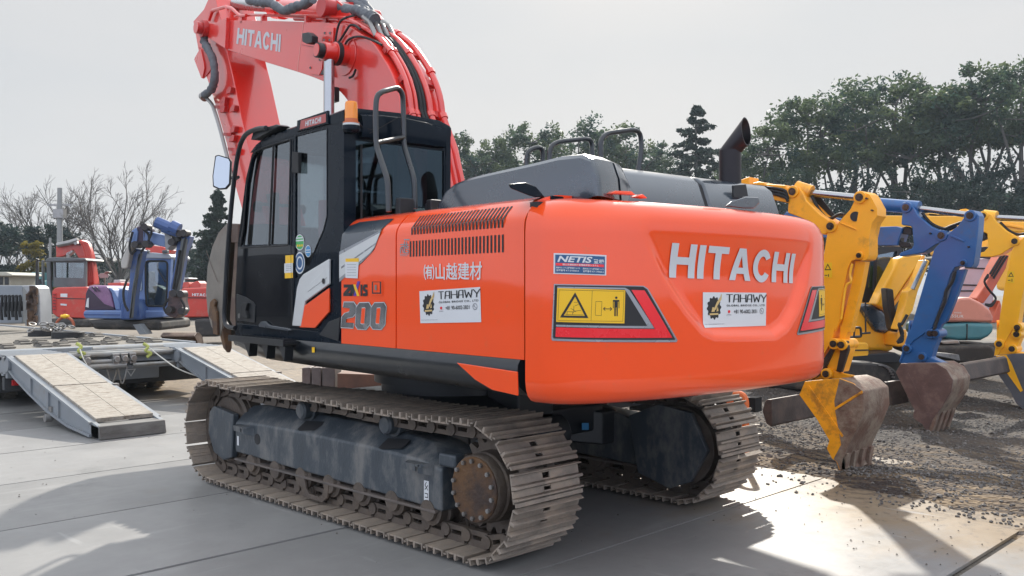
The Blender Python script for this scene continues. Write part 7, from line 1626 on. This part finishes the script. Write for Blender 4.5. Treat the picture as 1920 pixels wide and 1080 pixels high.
ROOFM = M('slate_roof', (.13, .125, .125), .7, var=.15); WALLM = M('plaster_wall', (.2, .195, .185), .85, var=.1)
H1 = thing('house', 'grey house with dark pitched roof behind the bush right of the red boom', 'house', base_at(185, 70))
P3z = lambda name, poly, dep, th, mat, parent, bv=0.: PB(name, poly, dep, th, mat, parent, bv)
P3z('wall', [(720, 375), (850, 380), (850, 640), (720, 640)], 70, 6, WALLM, H1); P3z('roof', [(700, 380), (765, 352), (780, 354), (870, 385), (870, 395), (700, 392)], 69.5, 7, ROOFM, H1)
H2 = thing('building', 'long flat grey building behind the bushes between blue dipper and bucket', 'building', base_at(365, 75))
w_ = P3z('wall', [(1510, 300), (1900, 296), (1900, 640), (1510, 640)], 75, 8, M('grey_building_wall', (.14, .15, .155), .8, var=.1), H2); P3z('roof', [(1500, 290), (1910, 286), (1910, 298), (1500, 302)], 74.5, 9, ROOFM, H2)
for k in range(4): P3z('window', [(1540+k*90, 350), (1590+k*90, 350), (1590+k*90, 400), (1540+k*90, 400)], 74.9, .2, INK, w_)
# ================================================================== GRAVEL LOT ON THE RIGHT, LOOSE STONES
from mathutils import noise as mn
def lot_z(x, y):
    q = .30*mn.noise(V((x*1.1, y*1.1, 1)))+.22*mn.noise(V((x*2.9, y*3.4, 2)))+.12*mn.noise(V((x*9, y*11, 6)))
    lim = -2.45 if x > -2.0 else -2.45+.55*min(1., (-2.0-x)/1.2)
    e = max(0., min(1., (lim-y+q)/.75+.35))
    h = mn.noise(V((x*.8, y*.8, 0)))*.035+mn.noise(V((x*2.6, y*2.6, 3)))*.022+mn.noise(V((x*7, y*7, 5)))*.010
    h += .018*sin((y*.55+x*.25)*9+2.2*mn.noise(V((x*.7, y*.7, 9))))*max(0, mn.noise(V((x*.4+5, y*.4, 2))))*2
    h += .035*max(0, 1-abs(y+2.75+.3*mn.noise(V((x*1.3, 0, 7))))/.5)
    dent = math.exp(-((x+1.55)**2+(y+6.4)**2)/.08)*.07
    return -.046+e*(.062+h*min(1, e*1.5))-dent
m = MB(); x0, x1, y0, y1, st = -7.0, 7.0, -15.0, -1.2, .065
nx = int((x1-x0)/st); ny = int((y1-y0)/st)
m.v = [V((x0+i*st, y0+j*st, lot_z(x0+i*st, y0+j*st))) for j in range(ny+1) for i in range(nx+1)]
m.f = [(j*(nx+1)+i, j*(nx+1)+i+1, (j+1)*(nx+1)+i+1, (j+1)*(nx+1)+i) for j in range(ny) for i in range(nx)]
kind(m.build('gravel_lot', GRAVEL, ang=180))
rnd = random.Random(12); m = MB(); n = 0
STONE = M('loose_stone', (.12, .108, .098), .85, var=.75, scale=24)
while n < 20000:
    x = rnd.uniform(-6, 6); y = -1.9-abs(rnd.gauss(0, 1))*4.2
    if y < -13: continue
    if rnd.random() < .5 and mn.noise(V((x*.6, y*.6, 4))) < 0: continue
    if (y > -2.7 and x > -2.6 or y > -2.0) and rnd.random() < .92: continue
    r = rnd.uniform(.006, .018) if rnd.random() < .97 else rnd.uniform(.018, .032); c = V((x, y, lot_z(x, y)+r*.2)); o = len(m.v)
    if c.z < -.005: c.z = .004
    a = rnd.uniform(0, 6.3); j = lambda: rnd.uniform(.7, 1.3)
    m.v += [c+V((cos(a+k*2.09)*r*j(), sin(a+k*2.09)*r*j(), -r*.4)) for k in range(3)]+[c+V((cos(a+1+k*2.09)*r*j(), sin(a+1+k*2.09)*r*j(), r*.35)) for k in range(3)]+[c+V((0, 0, r*.7*j()))]
    m.f += [(o+p_, o+q_, o+w_) for p_, q_, w_ in ((0, 1, 3), (1, 4, 3), (1, 2, 4), (2, 5, 4), (2, 0, 5), (0, 3, 5), (3, 4, 6), (4, 5, 6), (5, 3, 6))]
    n += 1
s_ = m.build('loose_gravel', STONE, smooth=False); s_['kind'] = 'stuff'
rnd = random.Random(3); m = MB()
for _ in range(260):                                    # crumbs of dry mud dropped on the plates
    x = rnd.uniform(-4.6, 5); y = rnd.uniform(-2.3, 3.4)
    if rnd.random() < .45: y = rnd.uniform(-2.5, -.6); x = rnd.uniform(-4.6, -1.5)
    r = rnd.uniform(.003, .009); c = V((x, y, .004+r*.3)); o = len(m.v); a = rnd.uniform(0, 6)
    m.v += [c+V((cos(a+k*1.57)*r*rnd.uniform(.7, 1.4), sin(a+k*1.57)*r*rnd.uniform(.7, 1.4), -r*.3)) for k in range(4)]+[c+V((0, 0, r*.6))]
    m.f += [(o, o+1, o+4), (o+1, o+2, o+4), (o+2, o+3, o+4), (o+3, o, o+4)]
s_ = m.build('mud_crumbs', M('dry_mud', (.07, .06, .048), .9), smooth=False); s_['kind'] = 'stuff'
# rusty steel lying on the ground beyond the tracks, seen under the machine
RUSTPL = M('rusty_plate_steel', (.17, .085, .055), .7, metal=.1, var=.3, dirt=(.10, .06, .045), amt=.4)
m = MB()
for x0, x1 in ((566, 582), (584, 602), (604, 628)): m.prism([D(px, py, 10.5) for px, py in ((x0, 690), (x1, 689), (x1, 730), (x0, 730))], V((FW.x, FW.y, 0))*.4)
tag(m.build('steel_bracket', M('grey_rusty_steel', (.16, .13, .12), .6, metal=.2, var=.4, dirt=(.12, .06, .04), amt=.4), bevel=.01), 'short rusty channel-shaped steel block under the front of the orange body', 'steel')
m = MB(); m.prism([D(px, py, 10.0) for px, py in ((632, 700), (700, 702), (790, 716), (790, 740), (632, 735))], V((FW.x, FW.y, 0))*1.0)
tag(m.build('steel_plate', RUSTPL, bevel=.01), 'long red-brown rusty steel plate seen under the body behind the near track', 'steel plate')
# ================================================================== HAZE AND WHAT STANDS BEHIND THE VIEWER
hz_ = bpy.data.materials.new('haze'); hz_.use_nodes = True; nt = hz_.node_tree
nt.nodes.remove(nt.nodes['Principled BSDF']); pv = nd(nt, 'ShaderNodeVolumePrincipled'); pv.inputs['Color'].default_value = (.75, .88, 1, 1); pv.inputs['Density'].default_value = HAZE = .0005; pv.inputs['Anisotropy'].default_value = .2
nt.links.new(pv.outputs[0], nt.nodes['Material Output'].inputs['Volume'])
m = MB(); m.box(-262, 262, -262, 262, -1.1, 22); kind(m.build('haze', hz_, smooth=False), 'stuff')
SH = thing('storage_shed', 'dark brown storage shed outside the picture, mirrored in the cab door', 'shed', (56, 30, 0))
m = MB(); m.box(48, 64, 16, 46, 0, 3.6); m.build('wall', M('brown_shed_wall', (.055, .034, .028), .8, var=.2), SH)
m = MB(); m.prism([(47.4, 15.4, 3.6), (47.4, 46.6, 3.6), (47.4, 31, 4.6)], (17.2, 0, 0)); m.build('roof', M('dark_shed_roof', (.035, .034, .036), .6, var=.1), SH)
m = MB(); m.box(47.95, 48, 20, 25, 0, 3.2); m.build('door', M('grey_shed_door', (.16, .16, .17), .6), SH)
